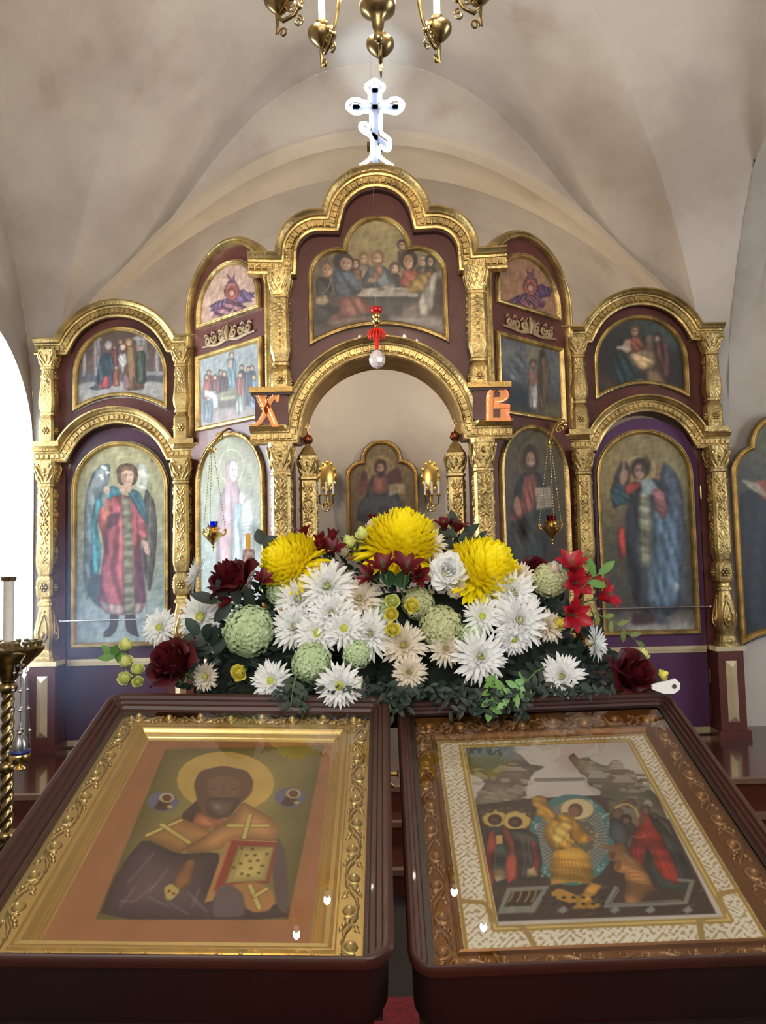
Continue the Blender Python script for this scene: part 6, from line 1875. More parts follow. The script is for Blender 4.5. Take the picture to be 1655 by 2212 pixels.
# censer hanging on its chains under the dish
ce = P3(43, 1640, 2.70)
CE = thing('censer', 'small brass censer with blue rim hanging on chains under the candle dish', 'censer', T(*ce))
mb = MB(); mb.lathe([(.012, -.038), (.020, -.032), (.012, -.022), (.026, -.01), (.034, .006), (.034, .018), (.028, .024)], 18); part('bowl', mb, BRASS, CE, smooth=50)
mb = MB(); mb.lathe([(.034, .020), (.037, .026), (.034, .032), (.026, .034)], 18); part('blue_rim', mb, mat('blue enamel', '2b3a78', .3, .3), CE)
mb = MB(); mb.lathe([(.026, .032), (.027, .055), (.016, .080), (.009, .09), (.013, .10), (.005, .11), (.003, .125)], 16); part('lid', mb, mat('silvered brass', (.35, .34, .34), .3, 1.0), CE, smooth=50)
mb = MB(); top_ = Vector((.012, .02, .325))
for k in range(4):
    a = k * PI / 2 + .4; A = Vector((math.cos(a) * .034, math.sin(a) * .034, .02)); B = Vector((math.cos(a) * .018, math.sin(a) * .018, .32))
    mb.tube([tuple(A), tuple(B)], .0011, 4)
    for q in (.25, .5, .72, .92): mb.ball(tuple(A.lerp(B, q)), .0075 if k % 2 else .006, 8, 6)
mb.tube([(0, 0, .33), (0, .03, .35), (-.01, .06, .37)], .003, 6); mb.lathe([(.001, .33), (.02, .322), (.012, .315)], 10)
part('chain', mb, STEEL, CE)

# wall sconces of the altar room
for s, px in ((-1, 706), (1, 932)):
    q = P3(px, 1060, 7.0)
    W_ = thing('wall_sconce', 'gilt wall sconce with white candles on the altar wall, %s of the brown icon' % ('left' if s < 0 else 'right'), 'sconce', T(q.x, 7.0, q.z))
    mb = MB(); mb.lathe([(.0, -.02), (.055, -.018), (.07, 0), (.055, .012), (.0, .02)], 20); mb2 = MB(); mb2.M = T(0, .10, .14) @ Matrix.Rotation(PI / 2, 4, 'X') @ Matrix.Diagonal((1, 1.7, 1, 1)); mb2.lathe([(0, .03), (.05, .03), (.075, .02), (.085, 0), (.08, -.02), (0, -.02)], 20)
    for k in range(12):
        a = k * PI / 6; mb2.ball((math.cos(a) * .078, math.sin(a) * .078, .02), .016, 8, 6)
    part('backplate', mb2, mat('bright gilt', (.95, .68, .2), .25, .9), W_)
    mb = MB()
    for k in (-1, 0, 1):
        mb.tube([(0, .06, -.09), (k * .03, 0, -.14), (k * .06, -.05, -.12), (k * .062, -.07, -.06)], [.008, .007, .006, .006], 8); mb.lathe([(.005, -.06), (.022, -.052), (.024, -.046), (.012, -.04), (.012, -.03)], 12, (k * .062, -.07, 0))
    mb.tube([(p[0], -.03, -.16 + p[1]) for p in spiral(0, 0, .05, .01, 90, 1.2)], .007, 6)
    mb.tube([(0, .12, .0), (0, .07, -.06), (0, .06, -.12)], .009, 8)
    part('branch', mb, BRASS, W_)
    mb = MB()
    for k in (-1, 0, 1): mb.lathe([(.010, -.03), (.010, .07), (.003, .075)], 10, (k * .062, -.07, 0))
    part('candle', mb, WHITE_PAINT, W_)
# tall altar candle
q = P3(967, 1090, 5.75)
A_ = thing('altar_candlestick', 'slim brass candlestick with a white candle beside the right door post', 'candlestick', T(q.x, 5.75, FLZ))
mb = MB(); h = q.z - FLZ; mb.lathe([(.10, 0), (.10, .02), (.03, .05), (.015, .2), (.02, .5), (.012, h - .14), (.02, h - .12), (.032, h - .10), (.012, h - .09), (.014, h - .07)], 16); part('stem', mb, BRASS, A_, smooth=50)
mb = MB(); mb.lathe([(.013, h - .08), (.013, h + .08), (.003, h + .085)], 12); part('candle', mb, WHITE_PAINT, A_)

# small white plastic clip on the right case corner
q = P3(1443, 1484, 1.70)
mb = MB(); mb.prism([(-.035, -.004), (-.01, -.014), (.012, -.014), (.024, -.006), (.026, .008), (.016, .018), (.004, .014), (-.010, .012), (-.035, .006)], -.004, .004)
cl = tag(link('plastic_clip', mb.mesh('plastic_clip'), WHITE_PAINT, None, T(*q)), 'small white plastic clip with a round hole behind the corner of the right icon stand', 'clip')
part('eyelet', MB().lathe([(.004, -.0), (.005, .001), (.0, .0012)], 12, (0, 0, 0)), mat('dark eyelet', '40383a', .5), cl, WM[cl.name] @ T(.012, -.005, .002) @ Matrix.Rotation(PI / 2, 4, 'X'))

# ================================================================== FLOWERS
rnd = random.Random(11)


def petal(mb, r0, az, elev, L, W, curl, n=5, tip=.5, cup=.25, twist=0.0, z0=0.0, wave=0.0, notch=0.0):
    """one petal leaving the axis at radius r0: elev is its rise, curl the change of rise along its length"""
    ca, sa = math.cos(az), math.sin(az); x, z = r0, z0; vs = []; fs = []; e = math.radians(elev); de = math.radians(curl) / n
    for i in range(n + 1):
        t = i / n
        w = W * .5 * min(1, (t + .12) * (1.3 + tip)) * (max(0, 1 - t ** 5) ** .6 * .9 + .1)
        for k in (-1, -.5, 0, .5, 1) if W > .25 else (-1, 0, 1):
            y = k * w; zz = z + (abs(k) ** 2) * w * cup + wave * math.sin(k * 7 + i * 2 + az * 3) * t; xx = x - (abs(k) ** 2) * w * .1 - notch * (1 - abs(k)) * (t > .95)
            xx2 = xx - math.sin(e) * (zz - z); zz2 = z + math.cos(e) * (zz - z)
            y += twist * t
            vs.append((xx2 * ca - y * sa, xx2 * sa + y * ca, zz2))
        x += math.cos(e) * L / n; z += math.sin(e) * L / n; e += de
    m = len(vs) // (n + 1)
    for i in range(n):
        for k in range(m - 1): fs.append((i * m + k, i * m + k + 1, (i + 1) * m + k + 1, (i + 1) * m + k))
    mb.add(vs, fs)


def mesh_mum(seed, full):
    r = random.Random(seed); a = MB()
    rows = [(22, 0, .96, -10), (21, 13, .92, 6), (18, 28, .78, 16), (13, 46, .60, 24)] + ([(9, 66, .44, 20), (7, 80, .34, 10)] if full else [])
    for j, (n, el, L, cu) in enumerate(rows):
        for k in range(n):
            petal(a, .06, 2 * PI * (k + .5 * (j % 2)) / n + r.uniform(-.1, .1), el + r.uniform(-7, 7), L * r.uniform(.86, 1.08), .17, cu + r.uniform(-14, 14), 5, 1.25, .35)
    c = MB(); c.ball((0, 0, .10), .19 if not full else .12, 12, 8, .7)
    for k in range(40):
        q = k * 2.4; rr = .17 * math.sqrt(k / 40); c.ball((rr * math.cos(q), rr * math.sin(q), .20 - rr * .4), .026, 5, 4)
    return a, c


def mesh_ball(seed):
    r = random.Random(seed); a = MB(); N_ = 360; a.ball((0, 0, 0), .55, 12, 8)
    for k in range(N_):
        t = k / N_; ph = math.asin(1 - 1.40 * t); az = k * 2.39996
        x = .52 * math.cos(ph); z = .50 * math.sin(ph) - .12; low = ph < -.12
        petal(a, x, az, math.degrees(ph) * .85 - 6 + r.uniform(-8, 8), (.62 if low else .44) * r.uniform(.85, 1.1), .15 if low else .20, (10 if low else 62) + r.uniform(-14, 18), 5, 1.2, .6, z0=z)
    return a


def mesh_rose(seed, small=False):
    r = random.Random(seed); a = MB(); n = 16 if small else 19
    for k in range(n):
        t = k / (n - 1); az0 = k * 2.39996 + r.uniform(-.2, .2); rad = .07 + .50 * t ** .85; half = math.radians(120 - 62 * t); h = 1.0 - .42 * t ** 1.5; vs = []; fs = []; nu_, nv_ = 8, 6
        flare = (.02 + .42 * t ** 1.6) * (.45 if small else 1)
        for j in range(nv_ + 1):
            v = j / nv_
            cl = (1 - .55 * v * v * (1 - t * .5)) if small else 1
            for i in range(nu_ + 1):
                u = -1 + 2 * i / nu_; edge = 1 - abs(u) ** 3 * .35
                R_ = cl * (rad + (.10 if small else 0)) * (.40 + .60 * math.sin(v * PI / 2 * 1.05)) + flare * max(0, v - .55) ** 1.5 * 2.6 + .04 * abs(u) ** 2 * t + r.uniform(-.006, .006)
                z = -.35 + h * v * edge - flare * max(0, v - .72) * 1.1 + (.05 * math.cos(u * 1.5) if v > .8 else 0)
                A = az0 + u * half * (.55 + .45 * math.sin(PI * min(1, v * .8 + .2)))
                vs.append((R_ * math.cos(A), R_ * math.sin(A), z))
        for j in range(nv_):
            for i in range(nu_): q = j * (nu_ + 1) + i; fs.append((q, q + 1, q + nu_ + 2, q + nu_ + 1))
        a.add(vs, fs)
    if small: a.ball((0, 0, .12), .26, 10, 7, 1.1)
    s = MB()
    for k in range(5): petal(s, .10, k * 2 * PI / 5, -5, .60, .22, 60, 4, 1.2, .2, z0=-.40)
    s.lathe([(.05, -.75), (.06, -.50), (.16, -.42), (.20, -.34), (.12, -.26)], 10)
    return a, s


def mesh_hydra(seed):
    r = random.Random(seed); a = MB(); N_ = 190; a.ball((0, 0, 0), .72, 14, 10)
    for k in range(N_):
        t = k / N_; z = 1 - 1.55 * t; q = k * 2.39996; rr = math.sqrt(max(0, 1 - z * z)); n_ = Vector((rr * math.cos(q), rr * math.sin(q), z))
        A = n_.to_track_quat('Z', 'X').to_matrix().to_4x4() @ Matrix.Rotation(r.uniform(0, 6), 4, 'Z'); a.M = Matrix.Translation(n_ * r.uniform(.80, .95)) @ A @ Matrix.Diagonal((.155, .155, .155, 1))
        for j in range(4): petal(a, .05, j * PI / 2, 12 + r.uniform(-12, 25), 1.0, .95, -20, 3, .9, .12)
        a.ball((0, 0, .06), .10, 5, 4)
    a.M = None; s = MB()
    s.tube([(0, 0, -.6), (0, 0, -1.3)], .07, 6)
    return a, s


def mesh_carn(seed):
    r = random.Random(seed); a = MB()
    for j, (n, el, L) in enumerate([(11, 8, .95), (10, 26, .85), (9, 44, .72), (7, 62, .6), (5, 80, .5)]):
        for k in range(n): petal(a, .04, 2 * PI * k / n + j * .7 + r.uniform(-.2, .2), el + r.uniform(-9, 9), L * r.uniform(.85, 1.1), .62, r.uniform(-30, 20), 6, .55, .1, wave=.055, notch=.06)
    s = MB(); s.lathe([(.06, -.6), (.10, -.3), (.16, -.1), (.12, .02)], 10)
    return a, s


def mesh_alstro(seed, open_):
    r = random.Random(seed); a = MB(); s = MB(); nf = 3
    heads = [(0, 0, 0, 0), (.55, 0, -.05, 32), (-.35, .45, -.1, 30), (-.35, -.45, -.12, 30)][:4 if open_ < 2 else 1]
    for hx, hy, hz, tl in heads:
        D = Vector((hx, hy, 0)); A = Matrix.Identity(4)
        if D.length > 0: A = Matrix.Rotation(math.radians(tl), 4, Vector((-hy, hx, 0)))
        k_ = 1.0 if open_ >= 2 else .78
        a.M = Matrix.Translation((hx, hy, hz)) @ A @ Matrix.Diagonal((k_, k_, k_, 1)); s.M = a.M
        for k in range(6):
            wd = .50 if k % 2 == 0 else .34
            petal(a, .05, k * PI / 3 + r.uniform(-.1, .1), 66 if open_ else 78, .95 * r.uniform(.9, 1.08), wd, -48 if open_ else -16, 6, .85, .25, z0=-.35)
        s.lathe([(.03, -1.1), (.035, -.7), (.06, -.42), (.03, -.3)], 7)
        for k in range(5): s.tube([(0, 0, -.3), (.08 * math.cos(k * 1.3), .08 * math.sin(k * 1.3), .25)], .012, 4)
    a.M = s.M = None
    return a, s


def leaf_mesh(mb, p, d, L, W, nrm, bend=.25, n=5):
    d = d.normalized(); b = nrm.cross(d)
    if b.length < 1e-4: b = d.orthogonal()
    b.normalize(); u = d.cross(b).normalized(); vs = []; fs = []
    for i in range(n + 1):
        t = i / n; w = W * .5 * math.sin(PI * (t * .93 + .07)) ** .75; c = p + d * L * t - u * bend * L * t * t
        vs += [c - b * w + u * w * .18, c, c + b * w + u * w * .18]
    for i in range(n): k = i * 3; fs += [(k, k + 1, k + 4, k + 3), (k + 1, k + 2, k + 5, k + 4)]
    mb.add([tuple(v) for v in vs], fs)


def fmat(name, col, col2, rough=.5, scale=6, sub=0.12):
    m = mat(name, col, rough, color2=col2, vscale=scale)
    b = m.node_tree.nodes['Principled BSDF']; b.inputs['Subsurface Weight'].default_value = sub; b.inputs['Subsurface Scale'].default_value = .01
    b.inputs['Subsurface Radius'].default_value = (1, .6, .4)
    nt = m.node_tree; o_ = nt.nodes['Material Output']; tr = nt.nodes.new('ShaderNodeBsdfTranslucent'); mx = nt.nodes.new('ShaderNodeMixShader'); mx.inputs[0].default_value = .38
    tr.inputs[0].default_value = (*hexc(col), 1)
    nt.links.new(b.outputs[0], mx.inputs[1]); nt.links.new(tr.outputs[0], mx.inputs[2]); nt.links.new(mx.outputs[0], o_.inputs[0])
    return m


def lmat(name, col, col2, rough=.6):
    return mat(name, col, rough, color2=col2, vscale=14)


PM = {'white': fmat('white petals', 'f6f8f8', 'eceeee', .5, 3, .0), 'cream': fmat('cream petals', 'efe8da', 'e2d6c2', .5, 3, .0), 'yellow': fmat('yellow petals', 'fff322', 'fbe612', .5, 1.2, 0), 'darkred': fmat('velvet dark red petals', '5c0a16', '3a0710', .55, 4, 0),
      'crimson': fmat('crimson petals', '74101c', '4f0a14', .45, 4, 0), 'red': fmat('bright red petals', 'bd2030', '9a1830', .42, 3, 0), 'lime': fmat('lime yellow petals', 'f2f5b0', 'dde690', .5, 3, 0), 'lemon': fmat('lemon petals', 'fbf58a', 'ece05a', .5, 3, 0),
      'palegreen': fmat('pale green florets', 'd8e6c4', 'b8d0a0', .55, 3, 0), 'greenish': fmat('ivory green florets', 'dde0b8', 'c4ca9c', .55, 3, 0)}
GREEN = lmat('dark green leaves', '172c1a', '0c1810'); GREEN2 = lmat('blue green leaves', '203a2f', '10241d'); GREENL = lmat('fresh green leaves', '5f8a3c', '41702c'); STEM = lmat('green stems', '5b7a44', '3f5a30'); DISC = mat('yellow green flower centre', 'b6b848', .7, color2='8f9a34', vscale=12)
FOAM = mat('dark wet flower foam', '16201a', .9)

protos = {}


def proto(kind, v):
    if (kind, v) in protos: return protos[(kind, v)]
    if kind == 'mum': a, c = mesh_mum(v, False); ps = [('petals', a), ('flower_centre', c)]
    elif kind == 'mumfull': a, c = mesh_mum(v + 20, True); ps = [('petals', a), ('flower_centre', c)]
    elif kind == 'ball': ps = [('petals', mesh_ball(v))]
    elif kind == 'rose': a, c = mesh_rose(v); ps = [('petals', a), ('sepals', c)]
    elif kind == 'srose': a, c = mesh_rose(v + 5, True); ps = [('petals', a), ('sepals', c)]
    elif kind == 'hydra': a, c = mesh_hydra(v); ps = [('florets', a), ('stem', c)]
    elif kind == 'carn': a, c = mesh_carn(v); ps = [('petals', a), ('calyx', c)]
    elif kind == 'alstro': a, c = mesh_alstro(v, v % 2); ps = [('petals', a), ('stem', c)]
    elif kind == 'alstro1': a, c = mesh_alstro(v, 2 + v % 2); ps = [('petals', a), ('stem', c)]
    r = [(n, m.mesh(n, 70)) for n, m in ps]
    protos[(kind, v)] = r
    return r


SECOND = {'flower_centre': DISC, 'sepals': STEM, 'stem': STEM, 'calyx': STEM}
_mc = {}


def with_mat(me, m):
    k = (me.name, m.name)
    if k not in _mc:
        c = me.copy() if me.materials else me
        c.materials.clear(); c.materials.append(m); _mc[k] = c
    return _mc[k]


HUB = Vector((.03, 2.05, 1.22))
NAMES = {'mum': ('white_chrysanthemum', 'chrysanthemum'), 'mumfull': ('white_chrysanthemum', 'chrysanthemum'), 'ball': ('yellow_chrysanthemum', 'chrysanthemum'), 'rose': ('red_rose', 'rose'), 'srose': ('spray_rose', 'rose'), 'hydra': ('green_hydrangea', 'hydrangea'), 'carn': ('white_carnation', 'carnation'), 'alstro': ('alstroemeria', 'alstroemeria'), 'alstro1': ('alstroemeria', 'alstroemeria')}
GROUPS = {'mum': 'white chrysanthemums of the arrangement', 'mumfull': 'white chrysanthemums of the arrangement', 'ball': 'large yellow chrysanthemums of the arrangement', 'rose': 'dark red roses of the arrangement', 'srose': 'small yellow roses and buds of the arrangement', 'hydra': 'green hydrangea heads of the arrangement', 'carn': 'white chrysanthemums of the arrangement', 'alstro': 'alstroemerias of the arrangement', 'alstro1': 'alstroemerias of the arrangement'}


def flower(kind, px, py, Y, rpx, col, label, face=None, v=None, flat=1.0):
    v = rnd.randint(0, 2) if v is None else v
    P_ = P3(px, py, Y); r = rpx * Y / F_PX
    out = (P_ - HUB).normalized(); tocam = (Vector(EYE) - P_).normalized()
    n_ = (out * .55 + tocam * .75) if face is None else Vector(face)
    q = n_.normalized().to_track_quat('Z', 'Y').to_matrix().to_4x4() @ Matrix.Rotation(rnd.uniform(0, 6.28), 4, 'Z')
    M = Matrix.Translation(P_ - n_.normalized() * r * .25) @ q @ Matrix.Diagonal((r, r, r * flat, 1))
    nm, cat = NAMES[kind]
    if kind == 'carn': grp = None
    else: grp = GROUPS[kind]
    if kind == 'alstro1' or kind == 'alstro': nm = 'red_alstroemeria'
    f_ = thing(nm, label, cat, M, grp)
    for n, me in proto(kind, v):
        m = PM[col] if n in ('petals', 'florets') else SECOND[n]
        link(n, with_mat(me, m), None, f_)
    return f_


FL = [
    # large yellow chrysanthemums
    ('ball', 612, 1208, 1.88, 78, 'yellow', 'large yellow ball chrysanthemum, leftmost of the three', (-.75, -.35, .55)),
    ('ball', 872, 1150, 1.90, 92, 'yellow', 'large yellow ball chrysanthemum at the very top of the arrangement', (.15, -.30, .90)),
    ('ball', 1058, 1218, 1.86, 92, 'yellow', 'large yellow ball chrysanthemum, rightmost of the three', (.55, -.30, .75)),
    # white chrysanthemums
    ('mum', 416, 1240, 1.90, 36, 'white', 'white daisy-like chrysanthemum seen from the side, highest at the far left before the gilded column', (-.9, -.25, .3)),
    ('mum', 428, 1330, 1.84, 50, 'white', 'white chrysanthemum left of the large pale green hydrangea', None),
    ('mum', 462, 1305, 1.88, 34, 'white', 'white chrysanthemum half hidden behind the one left of the hydrangea', None),
    ('mum', 340, 1354, 1.86, 37, 'white', 'white chrysanthemum just above the dark red rose at the left', None),
    ('mumfull', 703, 1262, 1.80, 58, 'white', 'white chrysanthemum highest in the central white cluster, under the left yellow bloom', None),
    ('mumfull', 640, 1290, 1.82, 52, 'white', 'white chrysanthemum in shade at the upper left of the central white cluster', None),
    ('mumfull', 632, 1352, 1.80, 50, 'white', 'white chrysanthemum at the lower left of the central white cluster beside the hydrangea', None),
    ('mumfull', 714, 1322, 1.77, 50, 'white', 'white chrysanthemum in the middle of the central white cluster', None),
    ('mum', 684, 1366, 1.76, 46, 'white', 'white chrysanthemum at the foot of the central white cluster', None),
    ('mum', 742, 1356, 1.75, 44, 'white', 'white chrysanthemum with open yellow-green eye at the right foot of the central cluster', None),
    ('mumfull', 776, 1290, 1.80, 46, 'cream', 'cream chrysanthemum in shade between the central white cluster and the small yellow roses', None),
    ('mumfull', 798, 1366, 1.76, 52, 'white', 'white chrysanthemum just left of the lowest small yellow rose', None),
    ('mumfull', 872, 1392, 1.75, 48, 'cream', 'cream white chrysanthemum right below the stacked small yellow roses', None),
    ('mumfull', 884, 1452, 1.72, 36, 'cream', 'small cream chrysanthemum low in the middle above the gap between the stands', None),
    ('mum', 582, 1470, 1.70, 42, 'white', 'white chrysanthemum with dark leaves over it, resting at the top of the left stand', (-.2, -.8, .2)),
    ('mum', 732, 1482, 1.66, 46, 'white', 'white chrysanthemum drooping over the top rim of the left stand', (-.1, -1, .1)),
    ('mum', 772, 1482, 1.67, 22, 'cream', 'small half open cream chrysanthemum beside the drooping white one', (.5, -.8, .1)),
    ('mumfull', 1112, 1276, 1.80, 52, 'white', 'white chrysanthemum under the right yellow bloom, highest of the right white pair', None),
    ('mumfull', 1128, 1338, 1.77, 60, 'white', 'big white chrysanthemum, lower of the right white pair', None),
    ('mum', 1044, 1330, 1.77, 38, 'white', 'small white chrysanthemum with yellow eye between the right pair and the ivory green hydrangea', None),
    ('mum', 1048, 1300, 1.80, 26, 'white', 'white chrysanthemum seen from the side, just above the small one with the yellow eye', (.1, -.5, .9)),
    ('mumfull', 1042, 1418, 1.73, 56, 'white', 'large white chrysanthemum low right of the middle, above the bright green sprig', None),
    ('mumfull', 965, 1400, 1.76, 36, 'cream', 'pinkish cream chrysanthemum below the ivory green hydrangea', None),
    ('mum', 1112, 1385, 1.76, 34, 'white', 'white chrysanthemum hanging below the big one of the right pair', (0, -.8, -.3)),
    ('mumfull', 1212, 1460, 1.73, 46, 'white', 'white chrysanthemum standing on the top rim of the right stand', (-.3, -.8, .2)),
    ('mum', 1296, 1388, 1.80, 36, 'white', 'white chrysanthemum seen from the side below the red alstroemerias', (.8, -.5, .1)),
    ('mumfull', 1188, 1352, 1.80, 34, 'cream', 'cream chrysanthemum at the right of the right white pair, beside the yellow rose', None),
    ('mum', 440, 1462, 1.80, 28, 'cream', 'shaded cream chrysanthemum low between the left red rose and the lone small yellow rose', None),
    ('mumfull', 925, 1170, 1.88, 40, 'cream', 'cream chrysanthemum peeking out under the topmost yellow bloom', None),
    ('mumfull', 1126, 1245, 1.86, 34, 'cream', 'cream chrysanthemum behind the right white pair', None),
    ('carn', 968, 1232, 1.80, 48, 'white', 'ruffled white carnation between the top and the right yellow blooms', None),
    ('carn', 985, 1272, 1.80, 26, 'cream', 'small ruffled cream carnation just below the white carnation', (0, -.8, -.4)),
    # hydrangeas
    ('hydra', 532, 1360, 1.80, 58, 'palegreen', 'large pale green hydrangea head left of the central white cluster', None),
    ('hydra', 670, 1430, 1.74, 46, 'palegreen', 'green hydrangea head low between the two white chrysanthemums on the left stand', None),
    ('hydra', 770, 1412, 1.75, 34, 'palegreen', 'small green hydrangea head low in the middle, right of the larger low one', None),
    ('hydra', 955, 1352, 1.79, 50, 'greenish', 'ivory green hydrangea head in the middle right, below the white carnation', None),
    ('hydra', 905, 1300, 1.83, 38, 'greenish', 'shaded ivory hydrangea head behind the small yellow rose on the right', None),
    ('hydra', 1192, 1250, 1.86, 40, 'greenish', 'yellowish green hydrangea head left of the bright red alstroemerias', None),
    ('hydra', 602, 1278, 1.86, 30, 'palegreen', 'pale green hydrangea head just under the left yellow bloom', None),
    ('hydra', 1022, 1372, 1.78, 30, 'palegreen', 'pale green hydrangea head above the large low white chrysanthemum', None),
    ('hydra', 828, 1318, 1.82, 30, 'palegreen', 'pale green hydrangea head behind the stacked small yellow roses', None),
    # dark red roses
    ('rose', 362, 1424, 1.80, 58, 'darkred', 'dark red rose at the far left end of the arrangement', (-.55, -.55, .62)),
    ('rose', 490, 1240, 1.86, 52, 'darkred', 'dark red rose at the upper left, beside the small blue-cupped lamp', (-.55, -.3, .8)),
    ('rose', 1376, 1452, 1.80, 56, 'darkred', 'dark red rose at the far right end above the corner of the right stand', (.5, -.75, .5)),
    ('rose', 1158, 1225, 1.96, 36, 'darkred', 'dark red rose in shade behind the yellowish hydrangea', (.1, -.6, .8)),
    # dark alstroemerias
    ('alstro', 690, 1160, 1.92, 40, 'crimson', 'crimson alstroemeria cluster between the left and the top yellow blooms', (-.2, -.3, 1)),
    ('alstro1', 718, 1178, 1.88, 34, 'crimson', 'single crimson alstroemeria just right of the left yellow bloom', (.1, -.6, .7)),
    ('alstro1', 655, 1140, 1.94, 24, 'crimson', 'crimson alstroemeria bud standing above the left yellow bloom', (-.3, -.1, 1)),
    ('alstro', 492, 1268, 1.82, 36, 'crimson', 'crimson alstroemeria cluster under the upper left red rose', (-.5, -.7, .3)),
    ('alstro1', 570, 1246, 1.82, 28, 'crimson', 'crimson alstroemeria at the lower left edge of the left yellow bloom', (.3, -.7, .6)),
    ('alstro1', 826, 1212, 1.76, 42, 'crimson', 'crimson alstroemeria below the top yellow bloom, left of a pair', (-.15, -.5, .8)),
    ('alstro1', 880, 1212, 1.76, 44, 'crimson', 'crimson alstroemeria below the top yellow bloom, right of a pair', (.1, -.5, .8)),
    ('alstro1', 790, 1240, 1.80, 32, 'crimson', 'crimson alstroemeria tilting left below the top yellow bloom', (-.6, -.6, .4)),
    ('alstro1', 908, 1243, 1.80, 30, 'crimson', 'crimson alstroemeria left of the white carnation', (.3, -.8, .1)),
    ('alstro1', 958, 1124, 1.94, 30, 'crimson', 'crimson alstroemeria right of the top yellow bloom, left of a pair', (-.1, -.3, 1)),
    ('alstro1', 992, 1128, 1.94, 30, 'crimson', 'crimson alstroemeria right of the top yellow bloom, right of a pair', (.3, -.3, 1)),
    ('alstro1', 803, 1112, 2.00, 16, 'crimson', 'tiny crimson bud above the cream buds at the top', (-.1, 0, 1)),
    ('alstro1', 842, 1106, 2.00, 18, 'crimson', 'tiny crimson bud behind the top yellow bloom', (0, 0, 1)),
    # bright alstroemerias
    ('alstro1', 1236, 1208, 1.84, 44, 'red', 'bright red alstroemeria, topmost of the red flowers at the right', (-.1, -.5, .8)),
    ('alstro1', 1250, 1258, 1.82, 40, 'red', 'bright red alstroemeria just below the topmost red one', (.1, -.9, .1)),
    ('alstro1', 1288, 1248, 1.86, 36, 'red', 'bright red alstroemeria behind a pointed green leaf', (.7, -.5, .4)),
    ('alstro1', 1322, 1282, 1.84, 42, 'red', 'bright red alstroemeria furthest right, over the dark icon', (.8, -.5, .3)),
    ('alstro1', 1246, 1330, 1.79, 44, 'red', 'bright red alstroemeria with a pink lower petal, lowest of the red ones', (.2, -1, .0)),
    # small yellow roses and buds
    ('srose', 848, 1296, 1.75, 24, 'lime', 'lime yellow spray rose, top of the stack of three in the middle', (.1, -.9, .3)),
    ('srose', 847, 1326, 1.74, 23, 'lemon', 'lemon spray rose, middle of the stack of three', (.1, -.9, .1)),
    ('srose', 850, 1360, 1.73, 24, 'lemon', 'lemon spray rose, lowest of the stack of three', (.1, -.95, .1)),
    ('srose', 892, 1306, 1.74, 25, 'lemon', 'lemon spray rose standing to the right of the stack of three', (.1, -.9, .3)),
    ('srose', 514, 1452, 1.74, 26, 'lemon', 'lone pale yellow spray rose above the top rim of the left stand', (-.1, -.9, .2)),
    ('srose', 271, 1388, 1.80, 23, 'lime', 'pale green-yellow rose bud at the far left, topmost of the bud cluster', (-.1, -.3, 1)),
    ('srose', 269, 1424, 1.80, 23, 'lime', 'pale green-yellow rose bud at the far left, second from the top', (-.2, -.5, 1)),
    ('srose', 266, 1462, 1.80, 23, 'lime', 'pale green-yellow rose bud at the far left, lowest on the left', (-.3, -.8, .5)),
    ('srose', 297, 1442, 1.79, 20, 'lime', 'pale green-yellow rose bud touching the left side of the far left red rose', (.2, -.6, .8)),
    ('srose', 298, 1472, 1.78, 18, 'lime', 'pale green-yellow rose bud tucked under the far left red rose', (.2, -.8, .2)),
    ('srose', 1436, 1456, 1.80, 17, 'lemon', 'yellow rose bud right of the far right red rose', (.8, -.3, .5)),
    ('srose', 1388, 1410, 1.86, 22, 'lime', 'pale yellow rose half hidden behind the far right red rose', (.1, -.2, 1)),
    ('srose', 1214, 1346, 1.80, 22, 'lemon', 'yellow rose bud left of the lowest bright red alstroemeria', (.5, -.8, .1)),
    ('srose', 782, 1148, 1.90, 24, 'lime', 'cream rose bud at the top left of the top yellow bloom', (-.3, -.3, 1)),
    ('srose', 752, 1166, 1.88, 24, 'lime', 'cream rose bud, second left of the top yellow bloom', (-.4, -.4, .9)),
    ('srose', 804, 1132, 1.93, 24, 'cream', 'cream rose bud touching the top yellow bloom', (-.1, -.3, 1)),
    ('srose', 738, 1188, 1.87, 22, 'cream', 'cream rose bud lowest in the row left of the top yellow bloom', (-.5, -.6, .5)),
    ('srose', 1198, 1222, 1.84, 22, 'cream', 'cream rose bud on the yellowish hydrangea beside the red alstroemeria', (-.1, -.4, 1)),
]
for f_ in FL:
    if f_[0].startswith('alstro'): f_ = f_[:3] + (f_[3] - .03,) + f_[4:]
    if f_[0] == 'rose': f_ = f_[:3] + (f_[3] - .04,) + f_[4:]
    flower(f_[0], f_[1], f_[2], f_[3], f_[4] * ({'mum': 1.16, 'mumfull': 1.14, 'rose': 1.4, 'ball': 1.06, 'alstro': 1.3, 'alstro1': 1.3, 'srose': 1.15}.get(f_[0], 1.0)), f_[5], f_[6], f_[7])

